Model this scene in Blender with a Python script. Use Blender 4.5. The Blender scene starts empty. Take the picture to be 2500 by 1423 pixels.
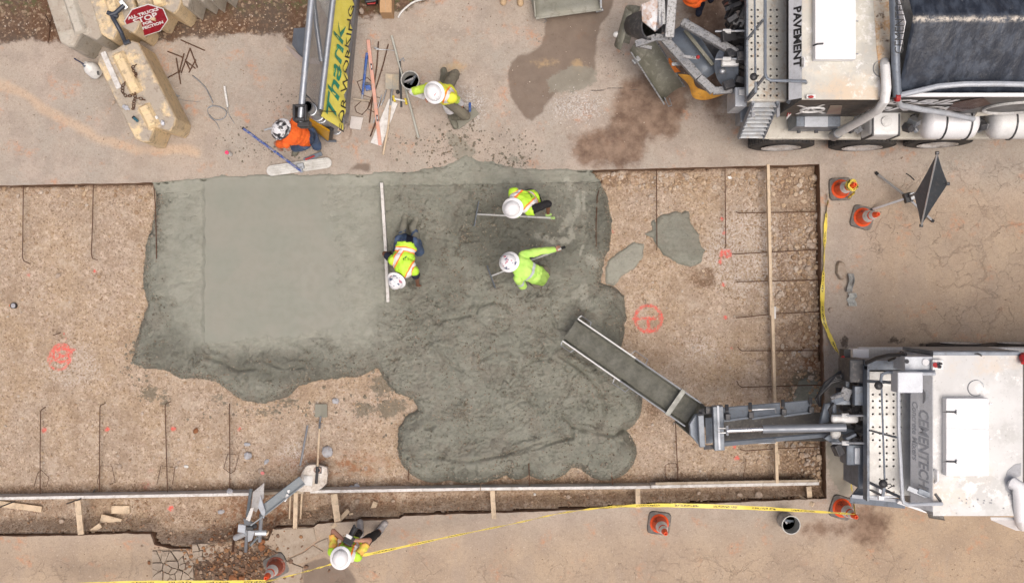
import bpy, math, random
import numpy as np
from mathutils import Vector, Matrix, Euler

# ---------------------------------------------------------------- camera, sky, sun, exposure
S, H = 145.0, 16.0            # ground scale of the photograph (px per metre), camera height
CX, CY = 1250.0, 711.5
scene = bpy.context.scene
cam_d = bpy.data.cameras.new('camera')
cam_d.sensor_width = 36.0
cam_d.lens = 36.0 * (S * H) / 2500.0
cam_d.clip_end = 2000
cam = bpy.data.objects.new('camera', cam_d)
scene.collection.objects.link(cam)
cam.location = (0, 0, H)
scene.camera = cam

SUN_EL, SUN_AZ = math.radians(74), math.radians(148)      # high, from the lower right of the picture
world = bpy.data.worlds.new("World"); scene.world = world
world.use_nodes = True
wn = world.node_tree; wn.nodes.clear()
sky = wn.nodes.new('ShaderNodeTexSky'); sky.sky_type = 'NISHITA'; sky.sun_disc = False
sky.sun_elevation = SUN_EL; sky.sun_rotation = SUN_AZ
sky.air_density = 0.5; sky.dust_density = 8.0; sky.ozone_density = 0.0
bg = wn.nodes.new('ShaderNodeBackground'); bg.inputs['Strength'].default_value = 0.13
wo = wn.nodes.new('ShaderNodeOutputWorld')
wn.links.new(sky.outputs[0], bg.inputs[0]); wn.links.new(bg.outputs[0], wo.inputs[0])
sd = bpy.data.lights.new('sun', 'SUN'); sd.energy = 1.25; sd.angle = math.radians(45); sd.color = (1, .985, .96)
sun = bpy.data.objects.new('sun', sd); scene.collection.objects.link(sun)
sdir = Vector((math.sin(SUN_AZ) * math.cos(SUN_EL), math.cos(SUN_AZ) * math.cos(SUN_EL), math.sin(SUN_EL)))
sun.rotation_euler = sdir.to_track_quat('Z', 'Y').to_euler()
scene.view_settings.view_transform = 'Standard'
scene.view_settings.look = 'None'
scene.view_settings.gamma = 1
scene.view_settings.exposure = 0.10
scene.view_settings.use_curve_mapping = False
scene.cycles.max_bounces = 5
scene.cycles.diffuse_bounces = 3

# ---------------------------------------------------------------- helpers
def P(px, py, z=0.0):
    k = (H - z) / H / S
    return Vector(((px - CX) * k, (CY - py) * k, z))

def link(o):
    scene.collection.objects.link(o); return o

def tag(o, label=None, cat=None, group=None, kind=None):
    if label: o['label'] = label
    if cat: o['category'] = cat
    if group: o['group'] = group
    if kind: o['kind'] = kind
    return o

def thing(name, label, cat, loc=(0, 0, 0), group=None, rz=0.0):
    o = link(bpy.data.objects.new(name, None))
    o.location = loc; o.rotation_euler = (0, 0, rz); o.empty_display_size = .1
    return tag(o, label, cat, group)

def origin_of(o):
    v = Vector((0, 0, 0))
    while o is not None:
        v = v + o.location; o = o.parent
    return v

def copy_tree(o, parent=None):
    c = o.copy(); link(c)
    if parent is not None: c.parent = parent
    for ch in list(o.children): copy_tree(ch, c)
    return c

def frame(x, up=(0, 0, 1)):
    x = Vector(x).normalized(); up = Vector(up)
    if abs(x.dot(up.normalized())) > .98: up = Vector((0, 1, 0))
    y = up.cross(x).normalized(); z = x.cross(y)
    return Matrix((x, y, z)).transposed()

_ico = None
def ico():
    global _ico
    if _ico is None:
        import bmesh
        r = []
        for sub in (1, 2):
            bm = bmesh.new(); bmesh.ops.create_icosphere(bm, subdivisions=sub, radius=1)
            bm.verts.ensure_lookup_table()
            r.append(([v.co.copy() for v in bm.verts], [tuple(v.index for v in f.verts) for f in bm.faces])); bm.free()
        _ico = r
    return _ico

class MB:
    def __init__(s): s.v = []; s.f = []; s.m = []; s.mi = 0
    def add(s, vs, fs):
        b = len(s.v); s.v += [tuple(v) for v in vs]
        for f in fs: s.f.append(tuple(b + i for i in f)); s.m.append(s.mi)
        return s
    def box(s, c, size, R=None, taper=1.0):
        c = Vector(c); hx, hy, hz = size[0] / 2, size[1] / 2, size[2] / 2
        vs = []
        for z in (-1, 1):
            t = 1 if z < 0 else taper
            for x, y in ((-1, -1), (1, -1), (1, 1), (-1, 1)):
                v = Vector((x * hx * t, y * hy * t, z * hz))
                vs.append(c + (R @ v if R is not None else v))
        return s.add(vs, [(3, 2, 1, 0), (4, 5, 6, 7), (0, 1, 5, 4), (1, 2, 6, 5), (2, 3, 7, 6), (3, 0, 4, 7)])
    def b6(s, x0, x1, y0, y1, z0, z1):
        return s.box(((x0 + x1) / 2, (y0 + y1) / 2, (z0 + z1) / 2), (abs(x1 - x0), abs(y1 - y0), abs(z1 - z0)))
    def beam(s, p0, p1, w, h, up=(0, 0, 1)):
        p0, p1 = Vector(p0), Vector(p1)
        return s.box((p0 + p1) / 2, ((p1 - p0).length, w, h), frame(p1 - p0, up))
    def tube(s, pts, r, seg=8, cap=True, closed=False):
        pts = [Vector(p) for p in pts]; n = len(pts)
        rs = r if isinstance(r, (list, tuple)) else [r] * n
        vs = []; pf = None
        for i, p in enumerate(pts):
            if closed: d = pts[(i + 1) % n] - pts[i - 1]
            elif i == 0: d = pts[1] - p
            elif i == n - 1: d = p - pts[i - 1]
            else: d = (pts[i + 1] - p).normalized() + (p - pts[i - 1]).normalized()
            d = d.normalized() if d.length > 1e-9 else Vector((1, 0, 0))
            if pf is None:
                F = frame(d); pf = F.col[1].copy()
            y = (pf - d * pf.dot(d))
            y = y.normalized() if y.length > 1e-6 else frame(d).col[1]
            pf = y; zz = d.cross(y)
            for k in range(seg):
                a = 2 * math.pi * k / seg
                vs.append(p + (y * math.cos(a) + zz * math.sin(a)) * rs[i])
        fs = []
        for i in range(n if closed else n - 1):
            j = (i + 1) % n
            for k in range(seg):
                fs.append((i * seg + k, i * seg + (k + 1) % seg, j * seg + (k + 1) % seg, j * seg + k))
        if cap and not closed:
            fs.append(tuple(range(seg))[::-1]); fs.append(tuple((n - 1) * seg + k for k in range(seg)))
        return s.add(vs, fs)
    def cyl(s, p0, p1, r0, r1=None, seg=12, cap=True):
        return s.tube([p0, p1], [r0, r0 if r1 is None else r1], seg, cap)
    def prism(s, pts, z0, z1, top=None):
        n = len(pts); tp = top or pts
        vs = [(x, y, z0) for x, y in pts] + [(x, y, z1) for x, y in tp]
        fs = [tuple(range(n))[::-1], tuple(range(n, 2 * n))]
        for i in range(n): fs.append((i, (i + 1) % n, n + (i + 1) % n, n + i))
        return s.add(vs, fs)
    def plate(s, pts, t, nrm=None):
        pts = [Vector(p) for p in pts]; n = len(pts)
        if nrm is None:
            nrm = (pts[1] - pts[0]).cross(pts[2] - pts[1])
        d = Vector(nrm).normalized() * t
        vs = pts + [p + d for p in pts]
        fs = [tuple(range(n))[::-1], tuple(range(n, 2 * n))]
        for i in range(n): fs.append((i, (i + 1) % n, n + (i + 1) % n, n + i))
        return s.add(vs, fs)
    def lathe(s, prof, c=(0, 0, 0), R=None, seg=20, sx=1, sy=1, caps=True):
        c = Vector(c); vs = []; n = len(prof)
        for r, z in prof:
            for k in range(seg):
                a = 2 * math.pi * k / seg
                v = Vector((r * math.cos(a) * sx, r * math.sin(a) * sy, z))
                vs.append(c + (R @ v if R is not None else v))
        fs = []
        for i in range(n - 1):
            for k in range(seg):
                fs.append((i * seg + k, i * seg + (k + 1) % seg, (i + 1) * seg + (k + 1) % seg, (i + 1) * seg + k))
        if caps and prof[0][0] > 1e-6: fs.append(tuple(range(seg))[::-1])
        if caps and prof[-1][0] > 1e-6: fs.append(tuple((n - 1) * seg + k for k in range(seg)))
        return s.add(vs, fs)
    def ell(s, c, r, R=None, sub=1):
        vs, fs = ico()[sub]; c = Vector(c)
        out = []
        for v in vs:
            w = Vector((v.x * r[0], v.y * r[1], v.z * r[2])); out.append(c + (R @ w if R is not None else w))
        return s.add(out, fs)
    def stone(s, c, r, rnd, sub=0):
        vs, fs = ico()[sub]; c = Vector(c)
        R = Euler((rnd.uniform(-.4, .4), rnd.uniform(-.4, .4), rnd.uniform(0, 6.28))).to_matrix()
        k = (r * rnd.uniform(.8, 1.3), r * rnd.uniform(.65, 1.0), r * rnd.uniform(.4, .75))
        return s.add([c + R @ Vector((v.x * k[0], v.y * k[1], v.z * k[2])) * rnd.uniform(.78, 1.15) for v in vs], fs)
    def sheet(s, rows):
        n, m = len(rows), len(rows[0]); vs = [p for r in rows for p in r]
        fs = [(i * m + j, i * m + j + 1, (i + 1) * m + j + 1, (i + 1) * m + j) for i in range(n - 1) for j in range(m - 1)]
        return s.add(vs, fs)
    def build(s, name, mat, parent=None, smooth=False, bevel=0, local=False, solid=0):
        me = bpy.data.meshes.new(name)
        off = Vector((0, 0, 0)) if (local or parent is None) else origin_of(parent)
        me.from_pydata([tuple(Vector(v) - off) for v in s.v], [], s.f)
        for mm in (mat if isinstance(mat, (list, tuple)) else [mat]): me.materials.append(mm)
        if any(s.m): me.polygons.foreach_set('material_index', s.m)
        if smooth: me.polygons.foreach_set('use_smooth', [True] * len(s.f))
        me.update()
        o = link(bpy.data.objects.new(name, me))
        if parent is not None: o.parent = parent
        if smooth and smooth != 'all':
            try: me.set_sharp_from_angle(angle=math.radians(40))
            except Exception: pass
        if solid:
            md = o.modifiers.new('solid', 'SOLIDIFY'); md.thickness = solid; md.offset = 0
        if bevel:
            md = o.modifiers.new('bevel', 'BEVEL'); md.width = bevel; md.segments = 2; md.limit_method = 'ANGLE'
            md.angle_limit = math.radians(35)
        return o

def solo(mb, name, mat, label, cat, loc=None, group=None, **kw):
    """a thing that is one mesh, origin at its base point"""
    if loc is None:
        a = np.array(mb.v); c = (a.min(0) + a.max(0)) / 2; loc = (c[0], c[1], a[:, 2].min())
    loc = Vector(loc); mb.v = [tuple(Vector(v) - loc) for v in mb.v]
    o = mb.build(name, mat, None, **kw); o.location = loc
    return tag(o, label, cat, group)

def text_mesh(txt, size, mat, parent, org, xd, yd, extrude=.0015, sx=1.0, shear=0.0, bold=0.0, name='lettering', align='CENTER', local=False, space=1.0):
    cu = bpy.data.curves.new(name, 'FONT'); cu.body = txt; cu.size = size; cu.align_x = align; cu.align_y = 'CENTER'
    cu.extrude = extrude; cu.shear = shear; cu.offset = bold; cu.resolution_u = 2; cu.space_character = space
    o = bpy.data.objects.new('tmp_text', cu); link(o)
    dg = bpy.context.evaluated_depsgraph_get(); dg.update()
    me = bpy.data.meshes.new_from_object(o.evaluated_get(dg))
    bpy.data.objects.remove(o); bpy.data.curves.remove(cu)
    xd = Vector(xd).normalized(); yd = Vector(yd); ys = yd.length; yd.normalize(); n = xd.cross(yd).normalized()
    off = Vector((0, 0, 0)) if (local or parent is None) else origin_of(parent)
    org = Vector(org) - off
    for v in me.vertices:
        c = v.co.copy(); v.co = org + xd * (c.x * sx) + yd * (c.y * ys) + n * c.z
    me.materials.clear(); me.materials.append(mat); me.name = name
    ob = link(bpy.data.objects.new(name, me)); ob.parent = parent
    return ob

# ---------------------------------------------------------------- material nodes
class N:
    def __init__(s, name):
        s.mat = bpy.data.materials.new(name); s.mat.use_nodes = True
        s.t = s.mat.node_tree; s.t.nodes.clear()
        s.out = s.t.nodes.new('ShaderNodeOutputMaterial'); s.bs = s.t.nodes.new('ShaderNodeBsdfPrincipled')
        s.t.links.new(s.bs.outputs[0], s.out.inputs[0])
        tc = s.t.nodes.new('ShaderNodeTexCoord'); s.co = tc.outputs['Object']
    def nd(s, typ): return s.t.nodes.new(typ)
    def set(s, inp, v):
        if hasattr(v, 'bl_idname') or isinstance(v, bpy.types.NodeSocket): s.t.links.new(v, inp)
        elif isinstance(v, (tuple, list)) and len(v) == 3 and inp.type == 'RGBA': inp.default_value = (*v, 1)
        else: inp.default_value = v
    def map(s, scale=(1, 1, 1), rot=(0, 0, 0), loc=(0, 0, 0), vec=None):
        n = s.nd('ShaderNodeMapping'); s.set(n.inputs[0], vec or s.co)
        n.inputs['Scale'].default_value = scale; n.inputs['Rotation'].default_value = rot; n.inputs['Location'].default_value = loc
        return n.outputs[0]
    def noise(s, scale, detail=3, rough=.55, vec=None, dist=0, col=False):
        n = s.nd('ShaderNodeTexNoise'); s.set(n.inputs['Vector'], vec or s.co)
        n.inputs['Scale'].default_value = scale; n.inputs['Detail'].default_value = detail
        n.inputs['Roughness'].default_value = rough; n.inputs['Distortion'].default_value = dist
        return n.outputs[1 if col else 0]
    def vor(s, scale, feature='F1', out='Distance', vec=None, rand=1):
        n = s.nd('ShaderNodeTexVoronoi'); n.feature = feature; s.set(n.inputs['Vector'], vec or s.co)
        n.inputs['Scale'].default_value = scale; n.inputs['Randomness'].default_value = rand
        return n.outputs[out]
    def m(s, op, a, b=0.0, c=0.0, clamp=False):
        n = s.nd('ShaderNodeMath'); n.operation = op; n.use_clamp = clamp
        s.set(n.inputs[0], a); s.set(n.inputs[1], b)
        if len(n.inputs) > 2: s.set(n.inputs[2], c)
        return n.outputs[0]
    def step(s, v, lo, hi, a=0.0, b=1.0, smooth=True):
        n = s.nd('ShaderNodeMapRange'); n.interpolation_type = 'SMOOTHSTEP' if smooth else 'LINEAR'
        s.set(n.inputs['Value'], v); n.inputs['From Min'].default_value = lo; n.inputs['From Max'].default_value = hi
        n.inputs['To Min'].default_value = a; n.inputs['To Max'].default_value = b
        return n.outputs[0]
    def mix(s, f, a, b, mode='MIX'):
        n = s.nd('ShaderNodeMix'); n.data_type = 'RGBA'; n.blend_type = mode
        s.set(n.inputs[0], f); s.set(n.inputs[6], a); s.set(n.inputs[7], b)
        return n.outputs[2]
    def sep(s, c):
        n = s.nd('ShaderNodeSeparateColor'); s.set(n.inputs[0], c); return n.outputs
    def sepxyz(s, c=None):
        n = s.nd('ShaderNodeSeparateXYZ'); s.set(n.inputs[0], c or s.co); return n.outputs
    def attr(s, name, out='Fac'):
        n = s.nd('ShaderNodeAttribute'); n.attribute_name = name; return n.outputs[out]
    def geo(s, out): return s.nd('ShaderNodeNewGeometry').outputs[out]
    def rnd(s): return s.nd('ShaderNodeObjectInfo').outputs['Random']
    def bump(s, h, strength=.3, dist=.01, prev=None):
        n = s.nd('ShaderNodeBump'); n.inputs['Strength'].default_value = strength; n.inputs['Distance'].default_value = dist
        s.set(n.inputs['Height'], h)
        if prev is not None: s.set(n.inputs['Normal'], prev)
        s.t.links.new(n.outputs[0], s.bs.inputs['Normal']); return n.outputs[0]
    def fin(s, col, rough=.6, metal=0.0, spec=None):
        s.set(s.bs.inputs['Base Color'], col); s.set(s.bs.inputs['Roughness'], rough); s.set(s.bs.inputs['Metallic'], metal)
        if spec is not None: s.bs.inputs['Specular IOR Level'].default_value = spec
        return s.mat

_mats = {}
def M(name, col=None, rough=.6, metal=0.0, col2=None, amt=.5, scale=6, dirt=None, damt=.35, bump=.1, bscale=60, stretch=None, spec=None):
    """worn material: two colour noise + dirt patches + fine bump"""
    if name in _mats: return _mats[name]
    n = N(name); v = n.map(scale=stretch) if stretch else n.co
    c2 = col2 or tuple(c * .78 for c in col)
    f = n.noise(scale, 4, .6, v)
    c = n.mix(n.step(f, .5 - .5 * (1 - amt) - .02, .72), col, c2)
    if dirt is not None:
        d = n.m('MULTIPLY', n.step(n.noise(scale * 2.3, 5, .65, v, dist=.4), .48, .72), damt * 2, clamp=True)
        c = n.mix(d, c, dirt)
    c = n.mix(n.step(n.noise(bscale * 1.5, 2, .5), .3, .7), c, n.mix(.12, c, (0, 0, 0)))
    n.bump(n.noise(bscale, 3, .6, v), bump, .006)
    rr = n.step(f, .3, .7, max(rough - .08, .04), min(rough + .1, 1))
    _mats[name] = n.fin(c, rr, metal, spec)
    return _mats[name]

# ---------------------------------------------------------------- numpy noise and shapes
def _h(ix, iy, seed):
    ix = ix.astype(np.int64); iy = iy.astype(np.int64)
    n = (ix * 374761393 + iy * 668265263 + seed * 974634777) & 0xffffffff
    n = ((n ^ (n >> 13)) * 1274126177) & 0xffffffff
    return ((n ^ (n >> 16)) & 0xffff) / 65535.0
def vnoise(x, y, seed=0):
    ix, iy = np.floor(x), np.floor(y); fx, fy = x - ix, y - iy
    def g(dx, dy):
        a = _h(ix + dx, iy + dy, seed) * 2 * np.pi
        return np.cos(a) * (fx - dx) + np.sin(a) * (fy - dy)
    u = fx * fx * fx * (fx * (fx * 6 - 15) + 10); v = fy * fy * fy * (fy * (fy * 6 - 15) + 10)
    return ((g(0, 0) * (1 - u) + g(1, 0) * u) * (1 - v) + (g(0, 1) * (1 - u) + g(1, 1) * u) * v) * 1.5
def fbm(x, y, oct=4, seed=0, rough=.5):
    a, s, t = 1.0, 0, 0
    for i in range(oct):
        s = s + a * vnoise(x * 2 ** i + 17.3 * i, y * 2 ** i - 9.1 * i, seed + i); t += a; a *= rough
    return s / t
def sstep(v, lo, hi):
    t = np.clip((v - lo) / (hi - lo), 0, 1); return t * t * (3 - 2 * t)
def sdf(X, Y, poly):
    """signed distance in metres (positive inside) to a polygon given in photograph pixels at ground level"""
    pts = np.array([[(p[0] - CX) / S, (CY - p[1]) / S] for p in poly])
    d = np.full(X.shape, 1e9); ins = np.zeros(X.shape, bool); n = len(pts)
    for i in range(n):
        ax, ay = pts[i]; bx, by = pts[(i + 1) % n]; ex, ey = bx - ax, by - ay
        t = np.clip(((X - ax) * ex + (Y - ay) * ey) / (ex * ex + ey * ey + 1e-12), 0, 1)
        d = np.minimum(d, (X - ax - t * ex) ** 2 + (Y - ay - t * ey) ** 2)
        if ay != by:
            c = ((ay > Y) != (by > Y)) & (X < (bx - ax) * (Y - ay) / (by - ay) + ax); ins ^= c
    d = np.sqrt(d); return np.where(ins, d, -d)
def line_d(X, Y, pts):
    d = np.full(X.shape, 1e9)
    q = [((p[0] - CX) / S, (CY - p[1]) / S) for p in pts]
    for (ax, ay), (bx, by) in zip(q[:-1], q[1:]):
        ex, ey = bx - ax, by - ay
        t = np.clip(((X - ax) * ex + (Y - ay) * ey) / (ex * ex + ey * ey + 1e-12), 0, 1)
        d = np.minimum(d, (X - ax - t * ex) ** 2 + (Y - ay - t * ey) ** 2)
    return np.sqrt(d)
def blob(X, Y, px, py, rx, ry=None, rot=0):
    """>0 inside an ellipse, distance-like in metres"""
    ry = ry or rx; cx, cy = (px - CX) / S, (CY - py) / S
    c, s_ = math.cos(rot), math.sin(rot); u = (X - cx) * c + (Y - cy) * s_; v = -(X - cx) * s_ + (Y - cy) * c
    r = np.sqrt((u / (rx / S)) ** 2 + (v / (ry / S)) ** 2)
    return (1 - r) * min(rx, ry) / S
def add_attr(me, name, a):
    """four packed float masks"""
    at = me.attributes.new(name, 'FLOAT_COLOR', 'POINT')
    at.data.foreach_set('color', np.ascontiguousarray(a, dtype=np.float32).ravel())
# ---------------------------------------------------------------- the pit outline (world metres)
def lerp_pts(px, pts):
    xs = [(p[0] - CX) / S for p in pts]; ys = [(CY - p[1]) / S for p in pts]
    return np.interp(px, xs, ys)
N_PTS = [(-400, 462), (0, 453), (370, 446), (560, 431), (1000, 424), (1450, 415), (2000, 401), (2500, 392)]
S_PTS = [(-400, 1312), (0, 1309), (225, 1306), (300, 1302), (368, 1303), (376, 1330), (420, 1340), (480, 1338), (560, 1326), (655, 1318), (668, 1290), (766, 1286), (774, 1278),
         (975, 1266), (985, 1259), (1290, 1249), (2018, 1216), (2500, 1196)]
def yN(x): return lerp_pts(x, N_PTS) + .012 * fbm(x * 3, x * 0 + 3.3, 3, 5)
def yS(x): return lerp_pts(x, S_PTS) + .015 * fbm(x * 4, x * 0 + 7.3, 3, 9)
XE0 = (2001 - CX) / S; XE1 = (2019 - CX) / S
def xE(y): return np.interp(y, [-3.6, 2.2], [XE1, XE0]) + .01 * fbm(y * 4, y * 0 + 1.3, 3, 2)
XW = -12.0      # pit and trench run on past the left edge of the picture

def grid_mesh(name, rows_x, rows_y, rows_z, mats, keep=None, extra=None):
    n, m = rows_x.shape
    co = np.stack([rows_x, rows_y, rows_z], -1).reshape(-1, 3)
    ii = np.arange(n * m).reshape(n, m)
    q = np.stack([ii[:-1, :-1], ii[:-1, 1:], ii[1:, 1:], ii[1:, :-1]], -1).reshape(-1, 4)
    if keep is not None:
        k = keep[:-1, :-1] & keep[:-1, 1:] & keep[1:, 1:] & keep[1:, :-1]
        q = q[k.ravel()]
        used = np.unique(q); re = -np.ones(n * m, int); re[used] = np.arange(len(used)); q = re[q]; co = co[used]
    else: used = None
    me = bpy.data.meshes.new(name)
    me.vertices.add(len(co)); me.vertices.foreach_set('co', co.astype(np.float32).ravel())
    me.loops.add(len(q) * 4); me.loops.foreach_set('vertex_index', q.astype(np.int32).ravel())
    me.polygons.add(len(q)); me.polygons.foreach_set('loop_start', np.arange(0, len(q) * 4, 4, dtype=np.int32))
    me.polygons.foreach_set('use_smooth', np.ones(len(q), bool))
    me.update(calc_edges=True)
    for mm in mats: me.materials.append(mm)
    o = link(bpy.data.objects.new(name, me))
    return o, co, used

# ---------------------------------------------------------------- PAVEMENT
def pavement_masks(X, Y):
    wx = X + .10 * fbm(X * 1.7, Y * 1.7, 3, 31); wy = Y + .10 * fbm(X * 1.7, Y * 1.7, 3, 57)
    f = lambda poly: sdf(wx, wy, poly)
    soil = np.maximum(f([(-900, -900), (-900, 104), (60, 100), (120, 106), (350, 103), (520, 88), (690, 84), (720, 110), (745, 100), (760, -10), (770, -900)]),
                      f([(850, -300), (850, 30), (880, 45), (940, 35), (1010, 20), (1100, -20), (1130, -300)]))
    soil = np.maximum(soil, f([(466, 1500), (470, 1372), (505, 1345), (560, 1338), (640, 1330), (660, 1340), (690, 1365), (668, 1400), (680, 1500)]))
    dark = f([(1236, 200), (1238, 175), (1246, 152), (1262, 136), (1290, 124), (1318, 108), (1332, 84), (1332, 50), (1322, 0), (1310, -40), (1500, -40), (1497, 10), (1486, 40), (1470, 66), (1458, 92), (1456, 130), (1452, 172), (1440, 202), (1412, 214), (1380, 222), (1352, 234), (1334, 252), (1322, 276), (1304, 292), (1284, 288), (1258, 262), (1240, 232)])
    dark = np.maximum(dark, f([(735, 1400), (745, 1372), (790, 1362), (850, 1375), (870, 1420), (830, 1440), (740, 1440)]))
    dark = np.maximum(dark, f([(848, 424), (868, 402), (905, 400), (905, 425)]))
    brown = f([(1480, 290), (1500, 235), (1520, 185), (1560, 180), (1600, 150), (1700, 200), (1690, 260), (1660, 330), (1640, 345), (1580, 350), (1575, 400), (1560, 412), (1420, 412), (1385, 370), (1395, 330), (1440, 318)])
    brown = np.maximum(brown, .55 * blob(wx, wy, 2125, 1275, 70, 70)); brown = np.maximum(brown, .7 * blob(wx, wy, 2010, 1290, 90, 40) - .03)
    brown = np.maximum(brown, .7 * f([(1830, -60), (1790, 30), (1800, 200), (1760, 300), (1640, 230), (1660, 60), (1640, -60)]))
    wet = blob(wx, wy, 1395, 195, 70, 38, .3)
    wet = np.maximum(wet, blob(wx, wy, 2055, 1060, 42, 175, 0))
    wet = np.maximum(wet, blob(wx, wy, 1115, 345, 45, 18, 2.4))
    wet = np.maximum(wet, blob(wx, wy, 1135, 375, 30, 26, 0))
    wet = np.maximum(wet, blob(wx, wy, 1255, 388, 18, 12, 0))
    oil = np.maximum.reduce([blob(wx, wy, 2190, 832, 26, 9), blob(wx, wy, 2250, 836, 28, 7), blob(wx, wy, 2350, 836, 34, 5), blob(wx, wy, 2062, 838, 14, 16)])
    a1 = np.stack([soil, dark, brown, wet], -1)
    gravel = np.maximum.reduce([blob(wx, wy, 1410, 262, 82, 48, .2), blob(wx, wy, 1150, 262, 48, 58, .2)])
    yellow = np.maximum.reduce([blob(wx, wy, 1412, 158, 26, 22), blob(wx, wy, 1330, 150, 45, 14), blob(wx, wy, 1115, 165, 40, 18)])
    crack = np.maximum(sdf(X, Y, [(2060, 380), (2700, 340), (2700, 900), (2150, 900), (2040, 620)]), sdf(X, Y, [(-400, 1340), (360, 1335), (480, 1350), (700, 1340), (1100, 1330), (1600, 1330), (2100, 1290), (2700, 1290), (2700, 1900), (-400, 1900)]))
    warm = sstep(-Y, 3.3, 4.6) + sstep(X, 5.4, 6.4) * sstep(-Y, -2.2, -1.2) * .9
    a2 = np.stack([gravel, yellow, crack, warm], -1)
    streak = .12 - line_d(wx, wy, [(-20, 195), (70, 240), (140, 285), (230, 335), (330, 362), (480, 372)])
    sp = np.zeros(X.shape)
    for (px, py, r) in [(1060, 375, 75), (1240, 370, 70), (680, 300, 0), (630, 360, 45), (960, 360, 50), (1490, 150, 45), (1340, 120, 55), (1130, 300, 60), (700, 250, 60)]:
        if r: sp = np.maximum(sp, np.clip(blob(wx, wy, px, py, r) / (r / S) + .3, 0, 1))
    cable = np.maximum(.02 - line_d(wx, wy, [(1430, 218), (1480, 219), (1560, 219)]), -1)
    seam = np.minimum(line_d(X, Y, [(200, 1500), (120, 1420), (-400, 1424)]), 9) * 0 - 1
    a3 = np.stack([streak, sp, cable, oil], -1)
    return np.clip(a1, -2, 2), np.clip(a2, -2, 2), np.clip(a3, -2, 2)

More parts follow.
